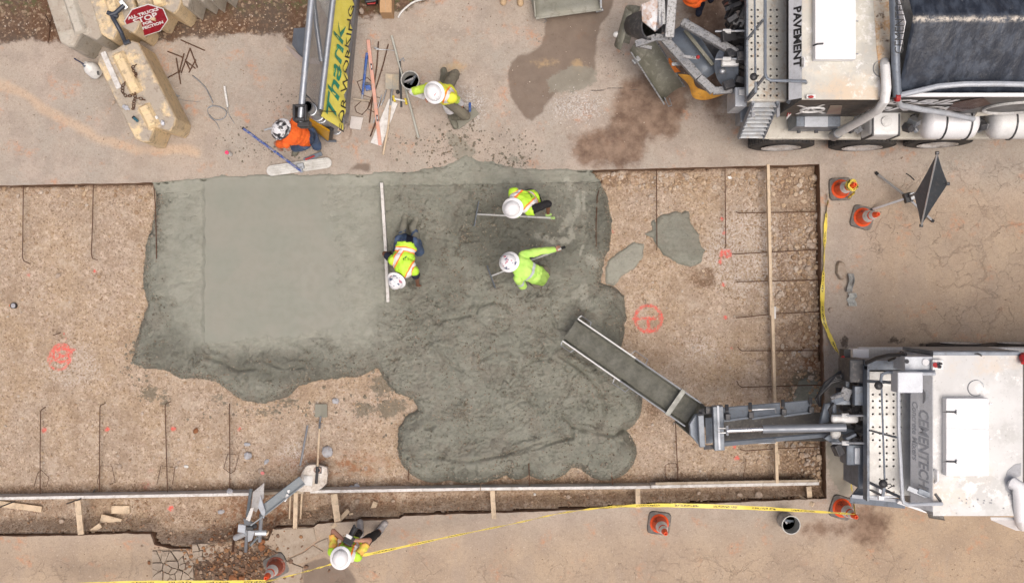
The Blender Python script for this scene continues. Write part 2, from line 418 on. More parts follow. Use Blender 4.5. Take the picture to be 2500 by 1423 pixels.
def pavement_mat():
    n = N('pavement_concrete'); big = n.noise(.45, 5, .6); mid = n.noise(2.6, 6, .65); fine = n.noise(38, 4, .7)
    a1 = n.sep(n.attr('m1', 'Color')); a2 = n.sep(n.attr('m2', 'Color')); a3 = n.sep(n.attr('m3', 'Color'))
    al1, al2, al3 = n.attr('m1', 'Alpha'), n.attr('m2', 'Alpha'), n.attr('m3', 'Alpha')
    c = n.mix(n.step(big, .38, .62), (.395, .335, .276), (.358, .320, .275))
    c = n.mix(n.step(n.noise(1.1, 5, .65), .45, .62), c, (.415, .348, .292))
    c = n.mix(n.m('MULTIPLY', n.step(mid, .45, .64), .65), c, (.31, .262, .222))
    warmc = n.mix(n.step(n.noise(1.4, 5, .6), .35, .65), (.43, .325, .225), (.35, .265, .19))
    c = n.mix(n.m('MULTIPLY', al2, .85, clamp=True), c, warmc)
    # rust and orange spots
    r1 = n.m('MULTIPLY', n.step(n.noise(2.1, 4, .6, n.map(loc=(7, 3, 0))), .55, .68), n.step(n.noise(11, 4, .7), .42, .62))
    c = n.mix(n.m('MULTIPLY', r1, .7), c, (.50, .24, .13))
    # pale streak
    c = n.mix(n.m('MULTIPLY', n.step(n.m('ADD', a3[0], n.m('MULTIPLY', mid, .1)), .03, .15), .55), c, (.56, .40, .27))
    # fine speckle
    c = n.mix(n.step(fine, .48, .70, 0, .40), c, (.20, .15, .115))
    c = n.mix(n.step(n.noise(16, 4, .75, n.map(loc=(9, 2, 4))), .50, .68, 0, .42), c, (.23, .18, .14))
    c = n.mix(n.step(n.noise(22, 3, .7, n.map(loc=(1, 7, 4))), .60, .70, 0, .5), c, (.55, .46, .37))
    c = n.mix(n.step(n.noise(1.3, 5, .75, n.map(scale=(1, .3, 1), loc=(3, 1, 0))), .50, .66, 0, .35), c, (.33, .27, .22))
    c = n.mix(n.step(n.noise(55, 2, .6, n.map(loc=(3, 9, 0))), .62, .75, 0, .45), c, (.66, .56, .47))
    # cracks
    wv = n.nd('ShaderNodeVectorMath'); wv.operation = 'ADD'
    dn = n.nd('ShaderNodeVectorMath'); dn.operation = 'SCALE'; n.set(dn.inputs[0], n.noise(3.0, 5, .65, col=True)); dn.inputs['Scale'].default_value = .42
    n.set(wv.inputs[0], n.co); n.set(wv.inputs[1], dn.outputs[0])
    cr = n.vor(3.0, 'DISTANCE_TO_EDGE', 'Distance', wv.outputs[0])
    cr2 = n.vor(.75, 'DISTANCE_TO_EDGE', 'Distance', wv.outputs[0])
    crm = n.m('MAXIMUM', n.step(n.m('ADD', cr, n.m('MULTIPLY', n.noise(3, 2), .05)), .038, .020), n.m('MULTIPLY', n.step(cr2, .014, .005), .7))
    crm = n.m('MULTIPLY', crm, n.m('MULTIPLY', n.step(a2[2], -.1, .6), n.step(n.noise(1.1, 3, .6, n.map(loc=(1, 5, 2))), .40, .56)))
    crf = n.m('MULTIPLY', n.m('MULTIPLY', n.step(n.vor(5.5, 'DISTANCE_TO_EDGE', 'Distance', wv.outputs[0]), .035, .012), n.step(a2[2], -.1, .6)), n.step(n.noise(.9, 4, .6, n.map(loc=(8, 5, 2))), .45, .6, 0, .3))
    c = n.mix(n.m('MAXIMUM', n.m('MULTIPLY', crm, .42), crf), c, (.18, .13, .095))
    # splatter of concrete droplets
    vd = n.vor(9, 'F1', 'Distance', n.map(loc=(2.2, 1.1, 0))); vc = n.sep(n.vor(9, 'F1', 'Color', n.map(loc=(2.2, 1.1, 0))))[0]
    vd2 = n.vor(24, 'F1', 'Distance'); vc2 = n.sep(n.vor(24, 'F1', 'Color'))[0]
    dr = n.m('MAXIMUM', n.m('LESS_THAN', n.m('ADD', vd, n.m('MULTIPLY', n.noise(30, 2), .15)), n.m('MULTIPLY', vc, .28)), n.m('LESS_THAN', vd2, n.m('MULTIPLY', vc2, .32)))
    dr = n.m('MULTIPLY', dr, n.m('GREATER_THAN', n.m('MULTIPLY', a3[1], n.m('ADD', n.noise(4, 3, .7), .1)), .30))
    c = n.mix(n.m('MULTIPLY', dr, .8), c, (.13, .115, .09))
    def thr(v, amp, sc, lo=-.01, hi=.02, seed=0):
        return n.step(n.m('ADD', v, n.m('MULTIPLY', n.m('SUBTRACT', n.noise(sc, 5, .68, n.map(loc=(seed, seed * 2, 0))), .5), amp)), lo, hi)
    # dark wet stain
    dk = thr(a1[1], .09, 7, -.01, .05, 1)
    c = n.mix(n.m('MULTIPLY', dk, .88), c, n.mix(n.noise(6, 4), (.115, .082, .060), (.20, .15, .113)))
    br = thr(a1[2], .45, 4, -.03, .16, 2)
    brc = n.mix(n.step(n.noise(4, 6, .72), .35, .65), (.115, .068, .045), (.25, .17, .12))
    c = n.mix(n.m('MULTIPLY', br, .88), c, brc)
    # yellowish sand
    c = n.mix(n.m('MULTIPLY', thr(a2[1], .25, 12, .0, .12, 3), .6), c, (.47, .33, .17))
    # pale gravel dust
    gm = thr(a2[0], .5, 5, -.05, .28, 4)
    gs = n.sep(n.vor(42, 'F1', 'Color'))[0]
    c = n.mix(n.m('MULTIPLY', gm, n.step(gs, .35, .75, 0, .65)), c, n.mix(gs, (.28, .265, .25), (.64, .60, .57)))
    # wet concrete slurry
    wt = thr(al1, .22, 10, 0, .05, 5)
    c = n.mix(n.m('MULTIPLY', wt, .85), c, n.mix(n.noise(8, 4), (.17, .155, .12), (.29, .27, .22)))
    c = n.mix(n.m('MULTIPLY', thr(al3, .22, 12, 0, .05, 6), .8), c, (.06, .045, .035))
    c = n.mix(n.step(n.m('ADD', a3[2], n.m('MULTIPLY', n.noise(20, 3), .01)), .008, .02), c, (.12, .10, .085))
    # soil
    so = thr(a1[0], .35, 7, -.03, .06, 7)
    pv = n.sep(n.vor(26, 'F1', 'Color'))[0]
    soc = n.mix(n.step(n.noise(1.6, 5, .65), .38, .62), (.125, .066, .038), (.105, .078, .060))
    soc = n.mix(n.step(n.noise(13, 5, .7), .45, .66), soc, (.18, .12, .08))
    soc = n.mix(n.m('MULTIPLY', n.step(pv, .88, .94), .5), soc, (.45, .34, .24))
    c = n.mix(so, c, soc)
    grass = n.m('MULTIPLY', n.m('MULTIPLY', so, n.step(n.sepxyz()[1], 4.55, 4.95)), n.step(n.noise(9, 5, .7), .5, .6))
    c = n.mix(grass, c, (.10, .105, .045))
    hgt = n.m('ADD', n.m('MULTIPLY', fine, .4), n.m('ADD', n.m('MULTIPLY', crm, -1.6), n.m('MULTIPLY', n.m('MULTIPLY', so, n.noise(22, 5, .7)), 4)))
    hgt = n.m('ADD', hgt, n.m('MULTIPLY', n.m('MULTIPLY', gm, gs), .8))
    n.bump(hgt, .6, .012)
    ro = n.m('SUBTRACT', n.step(mid, .3, .7, .82, .95), n.m('MULTIPLY', n.m('MAXIMUM', dk, wt), .3))
    return n.fin(c, ro, 0, .3)

def cut_mat():
    n = N('pavement_cut_face')
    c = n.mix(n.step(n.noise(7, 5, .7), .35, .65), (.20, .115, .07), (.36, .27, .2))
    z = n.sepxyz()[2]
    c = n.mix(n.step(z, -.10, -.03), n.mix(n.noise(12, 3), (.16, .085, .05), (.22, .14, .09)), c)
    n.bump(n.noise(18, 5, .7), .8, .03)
    return n.fin(c, .95, 0, .2)

def build_pavement():
    mats = [pavement_mat(), cut_mat()]
    st = .03; x0, x1 = -9.3, 9.3; xs = np.arange(x0, x1 + 1e-6, st)
    T = 5.6
    parts = []
    def patch(fx, fy, nt):
        pass
    # north strip
    nt = 110; t = np.linspace(0, 1, nt)[:, None]
    X = np.repeat(xs[None], nt, 0); ye = yN(xs)[None]; Y = ye + (T - ye) * t
    parts.append((X, Y))
    nt = 62; t = np.linspace(0, 1, nt)[:, None]
    X = np.repeat(xs[None], nt, 0); ye = yS(xs)[None]; Y = -T + (ye + T) * t
    parts.append((X, Y))
    ysr = np.linspace(0, 1, 190)[:, None]; t = np.linspace(0, 1, 130)[None]
    # east block: from the pit edge to x1, between the north and south lines
    yy = -3.5 + (2.15 + 3.5) * ysr
    xe = xE(yy); X = xe + (x1 - xe) * t
    Y = yS(X) + (yN(X) - yS(X)) * ysr + 0 * X
    # keep the left column on the pit edge at its own height
    X = xE(Y) + (x1 - xE(Y)) * t
    parts.append((X, Y))
    me_v = []; me_q = []; base = 0; A = [[], [], []]
    def push(X, Y, Z):
        nonlocal base
        n_, m_ = X.shape; me_v.append(np.stack([X, Y, Z], -1).reshape(-1, 3))
        ii = np.arange(n_ * m_).reshape(n_, m_) + base
        me_q.append(np.stack([ii[:-1, :-1], ii[:-1, 1:], ii[1:, 1:], ii[1:, :-1]], -1).reshape(-1, 4)); base += n_ * m_
        for k, a in enumerate(pavement_masks(X.ravel(), Y.ravel())): A[k].append(a)
    for X, Y in parts: push(X, Y, -.004 + .004 * fbm(X * .8, Y * .8, 2, 3))
    ntop = sum(len(q) for q in me_q)
    R = 300.0      # far ground
    far = [([-R, R], [T, R]), ([-R, R], [-R, -T]), ([x1, R], [-T, T])]
    for (xa, xb), (ya, yb) in far:
        push(np.array([[xa, xb], [xa, xb]]), np.array([[ya, ya], [yb, yb]]), np.zeros((2, 2)) - .002)
    # west of the fine grid, above and below the pit
    yw = float(yN(np.array([x0]))[0]); ys_ = float(yS(np.array([x0]))[0])
    for (xa, xb, ya, yb) in [(-R, x0, yw, T), (-R, x0, -T, ys_), (-R, XW, ys_, yw)]:
        push(np.array([[xa, xb], [xa, xb]]), np.array([[ya, ya], [yb, yb]]), np.zeros((2, 2)) - .002)
    nflat = sum(len(q) for q in me_q)
    # cut faces
    D = -.55
    xw = np.concatenate([[XW], xs[xs < XE0 + .15]])
    def wall(xa, ya, flip):
        z = np.array([0, -.04, -.1, -.2, D])[:, None] + 0 * xa[None]
        X = xa[None] + 0 * z; Yv = ya[None] + 0 * z
        Yv = Yv + (.02 * fbm(X * 5, z * 5, 3, 8)) * (z < -.01)
        if flip: X, Yv, z = X[:, ::-1], Yv[:, ::-1], z[:, ::-1]
        push(X, Yv, z - .003)
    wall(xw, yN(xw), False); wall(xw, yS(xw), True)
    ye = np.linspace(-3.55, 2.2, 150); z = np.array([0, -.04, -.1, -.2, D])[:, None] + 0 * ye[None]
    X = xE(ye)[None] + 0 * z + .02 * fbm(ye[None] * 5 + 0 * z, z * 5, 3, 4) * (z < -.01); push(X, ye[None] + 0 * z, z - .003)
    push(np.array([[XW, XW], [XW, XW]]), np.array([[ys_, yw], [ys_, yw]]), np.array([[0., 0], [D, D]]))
    co = np.concatenate(me_v); q = np.concatenate(me_q)
    me = bpy.data.meshes.new('pavement')
    me.vertices.add(len(co)); me.vertices.foreach_set('co', co.astype(np.float32).ravel())
    me.loops.add(len(q) * 4); me.loops.foreach_set('vertex_index', q.astype(np.int32).ravel())
    me.polygons.add(len(q)); me.polygons.foreach_set('loop_start', np.arange(0, len(q) * 4, 4, dtype=np.int32))
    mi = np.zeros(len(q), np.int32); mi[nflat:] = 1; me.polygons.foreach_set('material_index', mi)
    me.update(calc_edges=True)
    for k in range(3): add_attr(me, 'm%d' % (k + 1), np.concatenate(A[k]))
    for mm in mats: me.materials.append(mm)
    o = link(bpy.data.objects.new('pavement', me)); tag(o, kind='structure')
    return o
pavement = build_pavement()

# ---------------------------------------------------------------- PIT FLOOR (gravel base and trench)
FORM_PTS = [(-400, 1216), (0, 1214), (700, 1202), (1200, 1193), (2000, 1180), (2500, 1172)]
ZB, ZT = -.25, -.40
def floor_z(X, Y):
    yf = lerp_pts(X, FORM_PTS)
    z = ZB + (ZT - ZB) * sstep(yf - Y, .0, .16)
    z = z + .022 * fbm(X * 1.3, Y * 1.3, 4, 11) + .010 * fbm(X * 7, Y * 7, 3, 12)
    z = z + .05 * sstep(.18 - (yN(X) - Y), 0, .2) + .27 * sstep(.24 - (Y - yS(X)), 0, .25) + .05 * sstep(.2 - (5.2 - X), 0, .25)
    # broken corner, the spoil slopes up to the pavement
    cx, cy = (560 - CX) / S, (CY - 1330) / S
    z = z + .26 * np.exp(-(((X - cx) / .62) ** 2 + ((Y - cy) / .20) ** 2))
    hx, hy = (800 - CX) / S, (CY - 1165) / S   # hole round the block
    z = z - .10 * np.exp(-(((X - hx) / .35) ** 2 + ((Y - hy) / .25) ** 2))
    return z
def fz(px, py):
    """floor point under a photograph pixel"""
    z = ZB
    for _ in range(4):
        p = P(px, py, z); z = float(floor_z(np.array([p.x]), np.array([p.y]))[0])
    return P(px, py, z)

def floor_masks(X, Y):
    wx = X + .08 * fbm(X * 2, Y * 2, 3, 131); wy = Y + .08 * fbm(X * 2, Y * 2, 3, 157)
    yf = lerp_pts(X, FORM_PTS)
    trench = sstep(yf + .10 - Y, -.1, .25)
    floor_dark = np.maximum.reduce([sstep(.35 - (Y - yf), 0, .4) * (Y > yf) * .9, sstep(.14 - (yN(X) - Y), 0, .15) * .8,
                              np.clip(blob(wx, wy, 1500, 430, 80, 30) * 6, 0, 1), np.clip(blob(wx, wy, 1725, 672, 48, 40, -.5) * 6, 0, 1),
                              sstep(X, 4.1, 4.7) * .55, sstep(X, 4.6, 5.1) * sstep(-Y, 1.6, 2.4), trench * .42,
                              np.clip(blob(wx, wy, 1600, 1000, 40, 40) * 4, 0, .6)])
    floor_dark = np.clip(floor_dark, 0, 1)  # darker brown beside form boards and walls, in the trench and in blobs
    red = np.maximum.reduce([np.clip(blob(wx, wy, 820, 1140, 200, 45) * 4, 0, 1), np.clip(blob(wx, wy, 620, 1290, 130, 90) * 4, 0, 1), np.clip(blob(wx, wy, 1990, 860, 60, 80) * 4, 0, 1), np.clip(blob(wx, wy, 900, 1230, 120, 30) * 4, 0, 1)])
    pale = np.maximum.reduce([np.clip(blob(wx, wy, 715, 1120, 60, 50) * 4, 0, 1), np.clip(blob(wx, wy, 160, 900, 90, 60) * 3, 0, .5), np.clip(blob(wx, wy, 1860, 620, 160, 150) * 2, 0, .75),
                              np.clip(blob(wx, wy, 1640, 1180, 80, 22) * 4, 0, .9), np.clip(blob(wx, wy, 1720, 850, 60, 40) * 3, 0, .7)])
    # spray paint (drawn on the floor, so measured at floor depth)
    k = (H - ZB) / H; fx, fy = X / k, Y / k
    sx, sy = fx + .012 * fbm(X * 9, Y * 9, 2, 77), fy + .012 * fbm(X * 9, Y * 9, 2, 78)
    def ring(px, py, r, w): return w / S - np.abs(np.hypot(sx - (px - CX) / S, sy - (CY - py) / S) - r / S)
    def ln(pts, w): return w / S - line_d(sx, sy, pts)
    pa = np.maximum.reduce([ring(1583, 778, 32, 4.5), ln([(1546, 778), (1618, 776)], 4), ln([(1583, 776), (1583, 808)], 4.5),
                            ring(150, 862, 21, 5), ring(144, 876, 26, 3.5), ring(155, 856, 13, 4), ln([(122, 862), (150, 850), (182, 853)], 4), ln([(176, 854), (170, 884)], 3.5), ln([(128, 880), (160, 866)], 3),
                            ln([(1762, 612), (1758, 644)], 4.5), ring(1776, 620, 7, 5), ln([(155, 812), (160, 826)], 2)] +
                           [blob(sx, sy, x, y, r) for x, y, r in [(70, 671, 5), (232, 663, 5), (108, 1050, 7), (262, 1048, 7), (423, 1047, 7), (585, 1047, 5), (1764, 535, 5), (1768, 568, 6), (1766, 695, 6),
                            (1771, 775, 6), (1787, 850, 4), (1799, 1118, 7), (1793, 1090, 5), (1497, 566, 4), (410, 1245, 8)]])
    faint = np.clip(np.maximum(blob(sx, sy, 360, 1182, 22, 16), blob(sx, sy, 372, 1150, 14, 10)) * 8, 0, 1)
    cs = np.maximum.reduce([blob(wx, wy, 350, 965, 26, 24, .6), blob(wx, wy, 385, 975, 16, 30, .5), blob(wx, wy, 690, 985, 40, 16), blob(wx, wy, 880, 1005, 30, 30), blob(wx, wy, 950, 1000, 46, 30),
                            blob(wx, wy, 930, 945, 40, 28), blob(wx, wy, 520, 975, 20, 12), blob(wx, wy, 640, 1010, 50, 12), blob(wx, wy, 1980, 950, 55, 55), blob(wx, wy, 1583, 745, 10, 14)])
    a = np.stack([floor_dark, red, pale, np.clip(pa, -1, 1)], -1)
    b = np.stack([trench, faint, np.clip(cs, -1, 1), np.clip(sstep(X, 4.25, 5.0) , 0, 1)], -1)
    return a, b

def floor_mat():
    n = N('gravel_base'); a = n.sep(n.attr('m1', 'Color')); pa = n.attr('m1', 'Alpha'); b = n.sep(n.attr('m2', 'Color')); bal = n.attr('m2', 'Alpha')
    big = n.noise(.9, 5, .6); mid = n.noise(4.5, 6, .7)
    c = n.mix(n.step(big, .36, .62), (.445, .335, .228), (.415, .330, .255))
    c = n.mix(n.step(mid, .46, .66, 0, .7), c, (.33, .24, .165))
    v1 = n.vor(20, 'F1', 'Color', n.map(scale=(1, 1, .3))); v2 = n.vor(46, 'F1', 'Color', n.map(scale=(1, 1, .3)))
    s1, s2 = n.sep(v1)[0], n.sep(v2)[1]
    peb = n.mix(n.sep(v2)[0], (.62, .49, .37), (.46, .37, .31))
    dens = n.step(n.noise(2.2, 4, .65, n.map(loc=(4, 1, 0))), .38, .62, .86, .66)
    c = n.mix(n.m('MULTIPLY', n.m('GREATER_THAN', s2, dens), .6), c, peb)
    c = n.mix(n.m('MULTIPLY', n.m('GREATER_THAN', s1, n.m('ADD', dens, .12)), .6), c, n.mix(n.sep(v1)[1], (.66, .54, .43), (.44, .34, .27)))
    c = n.mix(n.m('MULTIPLY', n.m('LESS_THAN', s2, .10), .6), c, (.18, .12, .075))
    c = n.mix(n.step(n.noise(26, 5, .8), .48, .66, 0, .6), c, (.22, .15, .095))
    c = n.mix(n.step(n.noise(19, 4, .8, n.map(loc=(3, 3, 0))), .56, .68, 0, .55), c, (.58, .46, .34))
    c = n.mix(n.m('MULTIPLY', a[2], n.m('MULTIPLY', n.step(s2, .3, .8), .75)), c, (.60, .545, .50))
    c = n.mix(n.m('MULTIPLY', a[1], n.step(n.noise(6, 5, .7), .42, .58, 0, .8)), c, (.33, .145, .065))
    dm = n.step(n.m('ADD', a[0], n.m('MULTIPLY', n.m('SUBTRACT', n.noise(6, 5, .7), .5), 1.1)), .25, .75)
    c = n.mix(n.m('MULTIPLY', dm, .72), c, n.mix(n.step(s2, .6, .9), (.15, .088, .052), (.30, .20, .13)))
    c = n.mix(n.step(n.noise(1.9, 6, .75, n.map(loc=(6, 1, 0))), .50, .66, 0, .6), c, (.285, .205, .14))
    c = n.mix(n.step(n.noise(2.7, 6, .75, n.map(loc=(2, 9, 0))), .52, .68, 0, .6), c, (.53, .44, .35))
    csm = n.step(n.m('ADD', b[2], n.m('MULTIPLY', n.m('SUBTRACT', n.noise(11, 5, .75), .55), .5)), 0, .05)
    c = n.mix(n.m('MULTIPLY', csm, .75), c, (.155, .14, .105))
    pn = n.m('ADD', pa, n.m('MULTIPLY', n.m('SUBTRACT', n.noise(30, 4, .8), .52), .10))
    pm = n.m('MULTIPLY', n.step(pn, -.012, .022), n.step(n.noise(22, 4, .75), .38, .58, .34, .95))
    c = n.mix(pm, c, (.78, .12, .10))
    c = n.mix(n.m('MULTIPLY', b[1], n.step(n.noise(18, 4, .7), .4, .62, 0, .6)), c, (.50, .12, .10))
    h = n.m('ADD', n.m('MULTIPLY', n.m('SUBTRACT', 1, n.vor(20, 'F1', 'Distance')), .7), n.m('ADD', n.m('MULTIPLY', n.vor(46, 'F1', 'Distance'), -.5), n.noise(30, 5, .75)))
    n.bump(h, .75, .025)
    return n.fin(c, .93, 0, .2)

def build_floor():
    st = .035; xs = np.arange(XW, 5.5, st); ys = np.arange(-4.35, 2.25, st)
    X, Y = np.meshgrid(xs, ys); Z = floor_z(X, Y)
    # the sheet dips under the pavement at its edges
    o, co, used = grid_mesh('gravel_ground', X, Y, Z, [floor_mat()])
    a, b = floor_masks(co[:, 0].copy(), co[:, 1].copy())
    add_attr(o.data, 'm1', a); add_attr(o.data, 'm2', b)
    tag(o, kind='structure'); return o
# keep the floor under the pavement: clamp where outside the pit
_fz0 = floor_z
def floor_z(X, Y):
    z = _fz0(X, Y)
    out = np.maximum.reduce([Y - yN(X), yS(X) - Y, X - xE(Y)])
    return np.where(out > 0.0, np.minimum(z, -.30), z)
gravel_ground = build_floor()

# ---------------------------------------------------------------- WET CONCRETE
WET = [(374, 449), (420, 445), (500, 437), (530, 432), (542, 427), (556, 432), (640, 429), (850, 428), (870, 428), (905, 425), (925, 423), (960, 421), (985, 424), (1010, 422), (1050, 412), (1085, 408), (1105, 398), (1140, 378), (1165, 395), (1200, 396), (1235, 408), (1270, 414), (1300, 414), (1440, 418), (1468, 440), (1486, 480),
       (1497, 540), (1490, 600), (1478, 640), (1470, 690), (1500, 700), (1528, 725), (1532, 770), (1526, 830), (1518, 870), (1548, 915), (1566, 960), (1568, 990), (1555, 1020), (1527, 1052), (1550, 1075), (1550, 1110), (1538, 1135), (1500, 1150), (1450, 1152), (1398, 1146), (1365, 1152), (1300, 1152), (1245, 1150),
       (1235, 1158), (1150, 1165), (1085, 1168), (1035, 1162), (990, 1142), (968, 1110), (966, 1055), (985, 1024), (1020, 1003), (1005, 975), (965, 962), (938, 935), (915, 900), (872, 922), (780, 930), (722, 944), (692, 972), (640, 992), (585, 982), (545, 955), (512, 930), (432, 926), (385, 906), (325, 897), (308, 888), (322, 822), (350, 742), (335, 680), (345, 600), (368, 520)]
def wet_height(X, Y):
    wx = X + .05 * fbm(X * 3, Y * 3, 4, 201, .6); wy = Y + .05 * fbm(X * 3, Y * 3, 4, 202, .6)
    wx = wx + .022 * fbm(X * 11, Y * 11, 3, 203, .6); wy = wy + .022 * fbm(X * 11, Y * 11, 3, 204, .6)
    d = sdf(wx, wy, WET)
    deep = [(p if p[1] > 450 else (p[0], p[1] - 160)) for p in WET]
    dd = sdf(wx, wy, deep)
    for (px, py, rx, ry) in [(1482, 1112, 74, 66), (1335, 1112, 72, 66), (1262, 1150, 34, 26), (1150, 1112, 125, 74), (1060, 1100, 92, 84), (1520, 985, 52, 72), (1512, 1108, 46, 48)]:
        b = blob(X + .012 * fbm(X * 6, Y * 6, 2, 71), Y + .012 * fbm(X * 6, Y * 6, 2, 72), px, py, rx, ry); d = np.maximum(d, b); dd = np.maximum(dd, b)
    smooth = np.minimum(sdf(X + .04 * fbm(X * 4, Y * 4, 3, 9), Y + .05 * fbm(X * 2, Y * 2, 3, 19), [(498, 415), (800, 415), (790, 500), (812, 600), (820, 800), (700, 824), (498, 838)]), 9)
    semi = sdf(wx, wy, [(420, 400), (935, 400), (948, 735), (905, 835), (640, 850), (470, 850), (395, 700)])
    sm = sstep(smooth + .10 * fbm(X * 5, Y * 5, 3, 61) * (X > -4.5), -.06 - .50 * sstep(X, -3.3, -2.6), .05); se = sstep(semi, -.25, .2)
    er = .20 + .16 * sstep(X, -2.3, -1.2) * sstep(-Y, 1.6, 2.4) + .05 * fbm(X * 2, Y * 2, 2, 88)
    prof = np.sqrt(1 - (1 - np.clip(dd / er, 0, 1)) ** 2)
    z = -.245 + .205 * prof
    rough = 1 - np.maximum(sm, se * .72)
    n1 = fbm(X * 1.6, Y * 1.6, 4, 21); n2 = fbm(X * 5, Y * 5, 4, 22); 
    th = .35; Xr = X * math.cos(th) - Y * math.sin(th); Yr = X * math.sin(th) + Y * math.cos(th)
    rid = np.abs(fbm(Xr * 1.1 + .5 * n1, Yr * 3.0 + .5 * n2, 4, 23)); rid2 = np.abs(fbm(Xr * 2.2 + .8 * n2, Yr * 4.5, 4, 24))
    crease = -np.exp(-(rid / .045) ** 2) * .6 * sstep(n1, -.05, .3) - .4 * np.exp(-(rid2 / .05) ** 2) * sstep(n2, 0, .3)
    th2 = -.5; X2 = X * math.cos(th2) - Y * math.sin(th2); Y2 = X * math.sin(th2) + Y * math.cos(th2)
    rake = np.abs(fbm(X2 * 1.3 + n1, Y2 * 6 + n2, 3, 27))
    z = z + rough * (.062 * n1 + .044 * n2 + .070 * crease * prof + .016 * fbm(X * 12, Y * 12, 3, 25, .6) * (.5 + n2) + .012 * fbm(X * 26, Y * 26, 2, 26) - .034 * np.exp(-(rake / .05) ** 2) * sstep(fbm(X * .8, Y * .8, 2, 28), -.1, .2))
    # bulging pours
    lob = [(1455, 1108, 100, 72, 0, .075), (1330, 1112, 95, 68, 0, .07), (1190, 1120, 125, 66, .1, .07), (1065, 1100, 98, 84, 0, .06), (1522, 1110, 36, 42, 0, .08), (1490, 985, 78, 82, .2, .05),
           (1370, 985, 145, 120, -.5, .085), (1250, 1000, 170, 110, 0, .06), (1120, 930, 150, 110, .3, .04), (1262, 1158, 40, 20, 0, .05), (1205, 775, 48, 37, .1, .03), (1462, 800, 66, 78, .2, .045), (1400, 560, 90, 120, 0, .03), (1300, 880, 130, 70, -.5, .05)]
    lobz = np.zeros(X.shape)
    for (px, py, rx, ry, ro, hh) in lob:
        b = blob(X + .03 * n2, Y + .03 * n1, px, py, rx, ry, ro) / (min(rx, ry) / S); r = np.clip(1 - b, 0, 1.0)
        dome = hh * 1.5 * (np.sqrt(np.maximum(1 - r ** 2.4, 0)))
        lobz = np.maximum(lobz, np.where(b > 0, dome, 0))
    z = z + lobz * np.clip(prof * 1.4, 0, 1)
    # flow ridges where one pour rode over another: a sharp crease with the upper side standing proud
    for pts, dp, side_ in [([(1365, 868), (1405, 892), (1445, 925), (1468, 965), (1476, 1010)], .05, 1), ([(1372, 1012), (1400, 1040), (1450, 1052), (1500, 1062), (1524, 1052)], .05, 1), ([(1040, 1106), (1090, 1118), (1150, 1124), (1235, 1106), (1320, 1078), (1395, 1064)], .04, 1),
                           ([(1300, 1096), (1350, 1078), (1398, 1066), (1394, 1040)], .04, 1), ([(1160, 760), (1175, 745), (1205, 737), (1235, 745), (1250, 772), (1240, 800), (1215, 816), (1190, 808), (1168, 790), (1160, 765)], .028, 0), ([(1180, 770), (1212, 773), (1246, 778)], .02, 0), ([(1212, 774), (1226, 804)], .02, 0),
                           ([(1058, 788), (1100, 778), (1150, 768)], .03, 1), ([(1066, 845), (1082, 872), (1104, 892), (1128, 906)], .03, 1), ([(1342, 735), (1344, 768), (1352, 790)], .03, 0), ([(1398, 875), (1420, 905), (1400, 880)], .03, 0), ([(1170, 880), (1205, 860), (1240, 856), (1262, 870)], .03, 1),
                           ([(1270, 900), (1300, 880), (1345, 872), (1380, 890)], .03, 1), ([(1240, 1000), (1270, 980), (1300, 978), (1330, 1000)], .03, 1), ([(985, 1108), (1030, 1116), (1060, 1118)], .03, 1), ([(418, 693), (440, 690), (462, 688)], .03, 1), ([(740, 824), (790, 822), (850, 829)], .03, 1), ([(500, 870), (540, 884), (575, 905), (620, 900)], .035, 1),
                           ([(640, 880), (690, 900), (740, 895)], .03, 1), ([(1130, 480), (1170, 505), (1230, 500)], .02, 0), ([(1070, 580), (1120, 590), (1180, 583)], .02, 1), ([(1090, 440), (1150, 462), (1200, 470)], .02, 0), ([(1458, 450), (1456, 520), (1458, 600)], .022, 0)]:
        dl = line_d(X + .02 * n2, Y + .02 * n1, pts); z = z - rough * dp * np.exp(-(dl / .022) ** 2) + rough * (dp * .55 if side_ else dp * .2) * np.exp(-((dl - .07) / .05) ** 2)
    # footprints and knee hollows
    for (px, py, rx, ry, dp) in [(1000, 548, 30, 20, .05), (1050, 1040, 20, 10, .05), (1075, 1115, 14, 10, .03), (1330, 880, 22, 12, .02), (1285, 600, 26, 30, .035), (1355, 790, 8, 26, .03), (1185, 560, 14, 40, .02), (1210, 680, 30, 26, .03), (1460, 560, 20, 50, .02), (1340, 740, 14, 10, .02)]:
        b = blob(X, Y, px, py, rx, ry, .3); z = z - dp * sstep(b, 0, min(rx, ry) / S * .8) + dp * .4 * np.exp(-(b / .03) ** 2)
    # screeded ridges
    z = z + .006 * sm * 0
    z = np.minimum(z, .13)
    z = z * (1 - sm) + sm * (-.006 + .0012 * fbm(X * 4, Y * .7, 3, 44))
    z = z + (.005 - z) * sstep(Y - yN(X), -.22, -.01)
    over = Y > yN(X) - .02
    thin = .004 + .014 * np.sqrt(1 - (1 - np.clip(d / .10, 0, 1)) ** 2) + .006 * fbm(X * 8, Y * 8, 3, 45) * (1 - sm)
    z = np.where(over, np.maximum(thin, .003), z)
    drop = d < 0
    z = np.where(drop & over, .003 + d * .6, z)
    z = np.where(drop & ~over, -.25 + d * 1.2, z)
    return z, d, sm, se, rough, n1, n2, crease, lobz
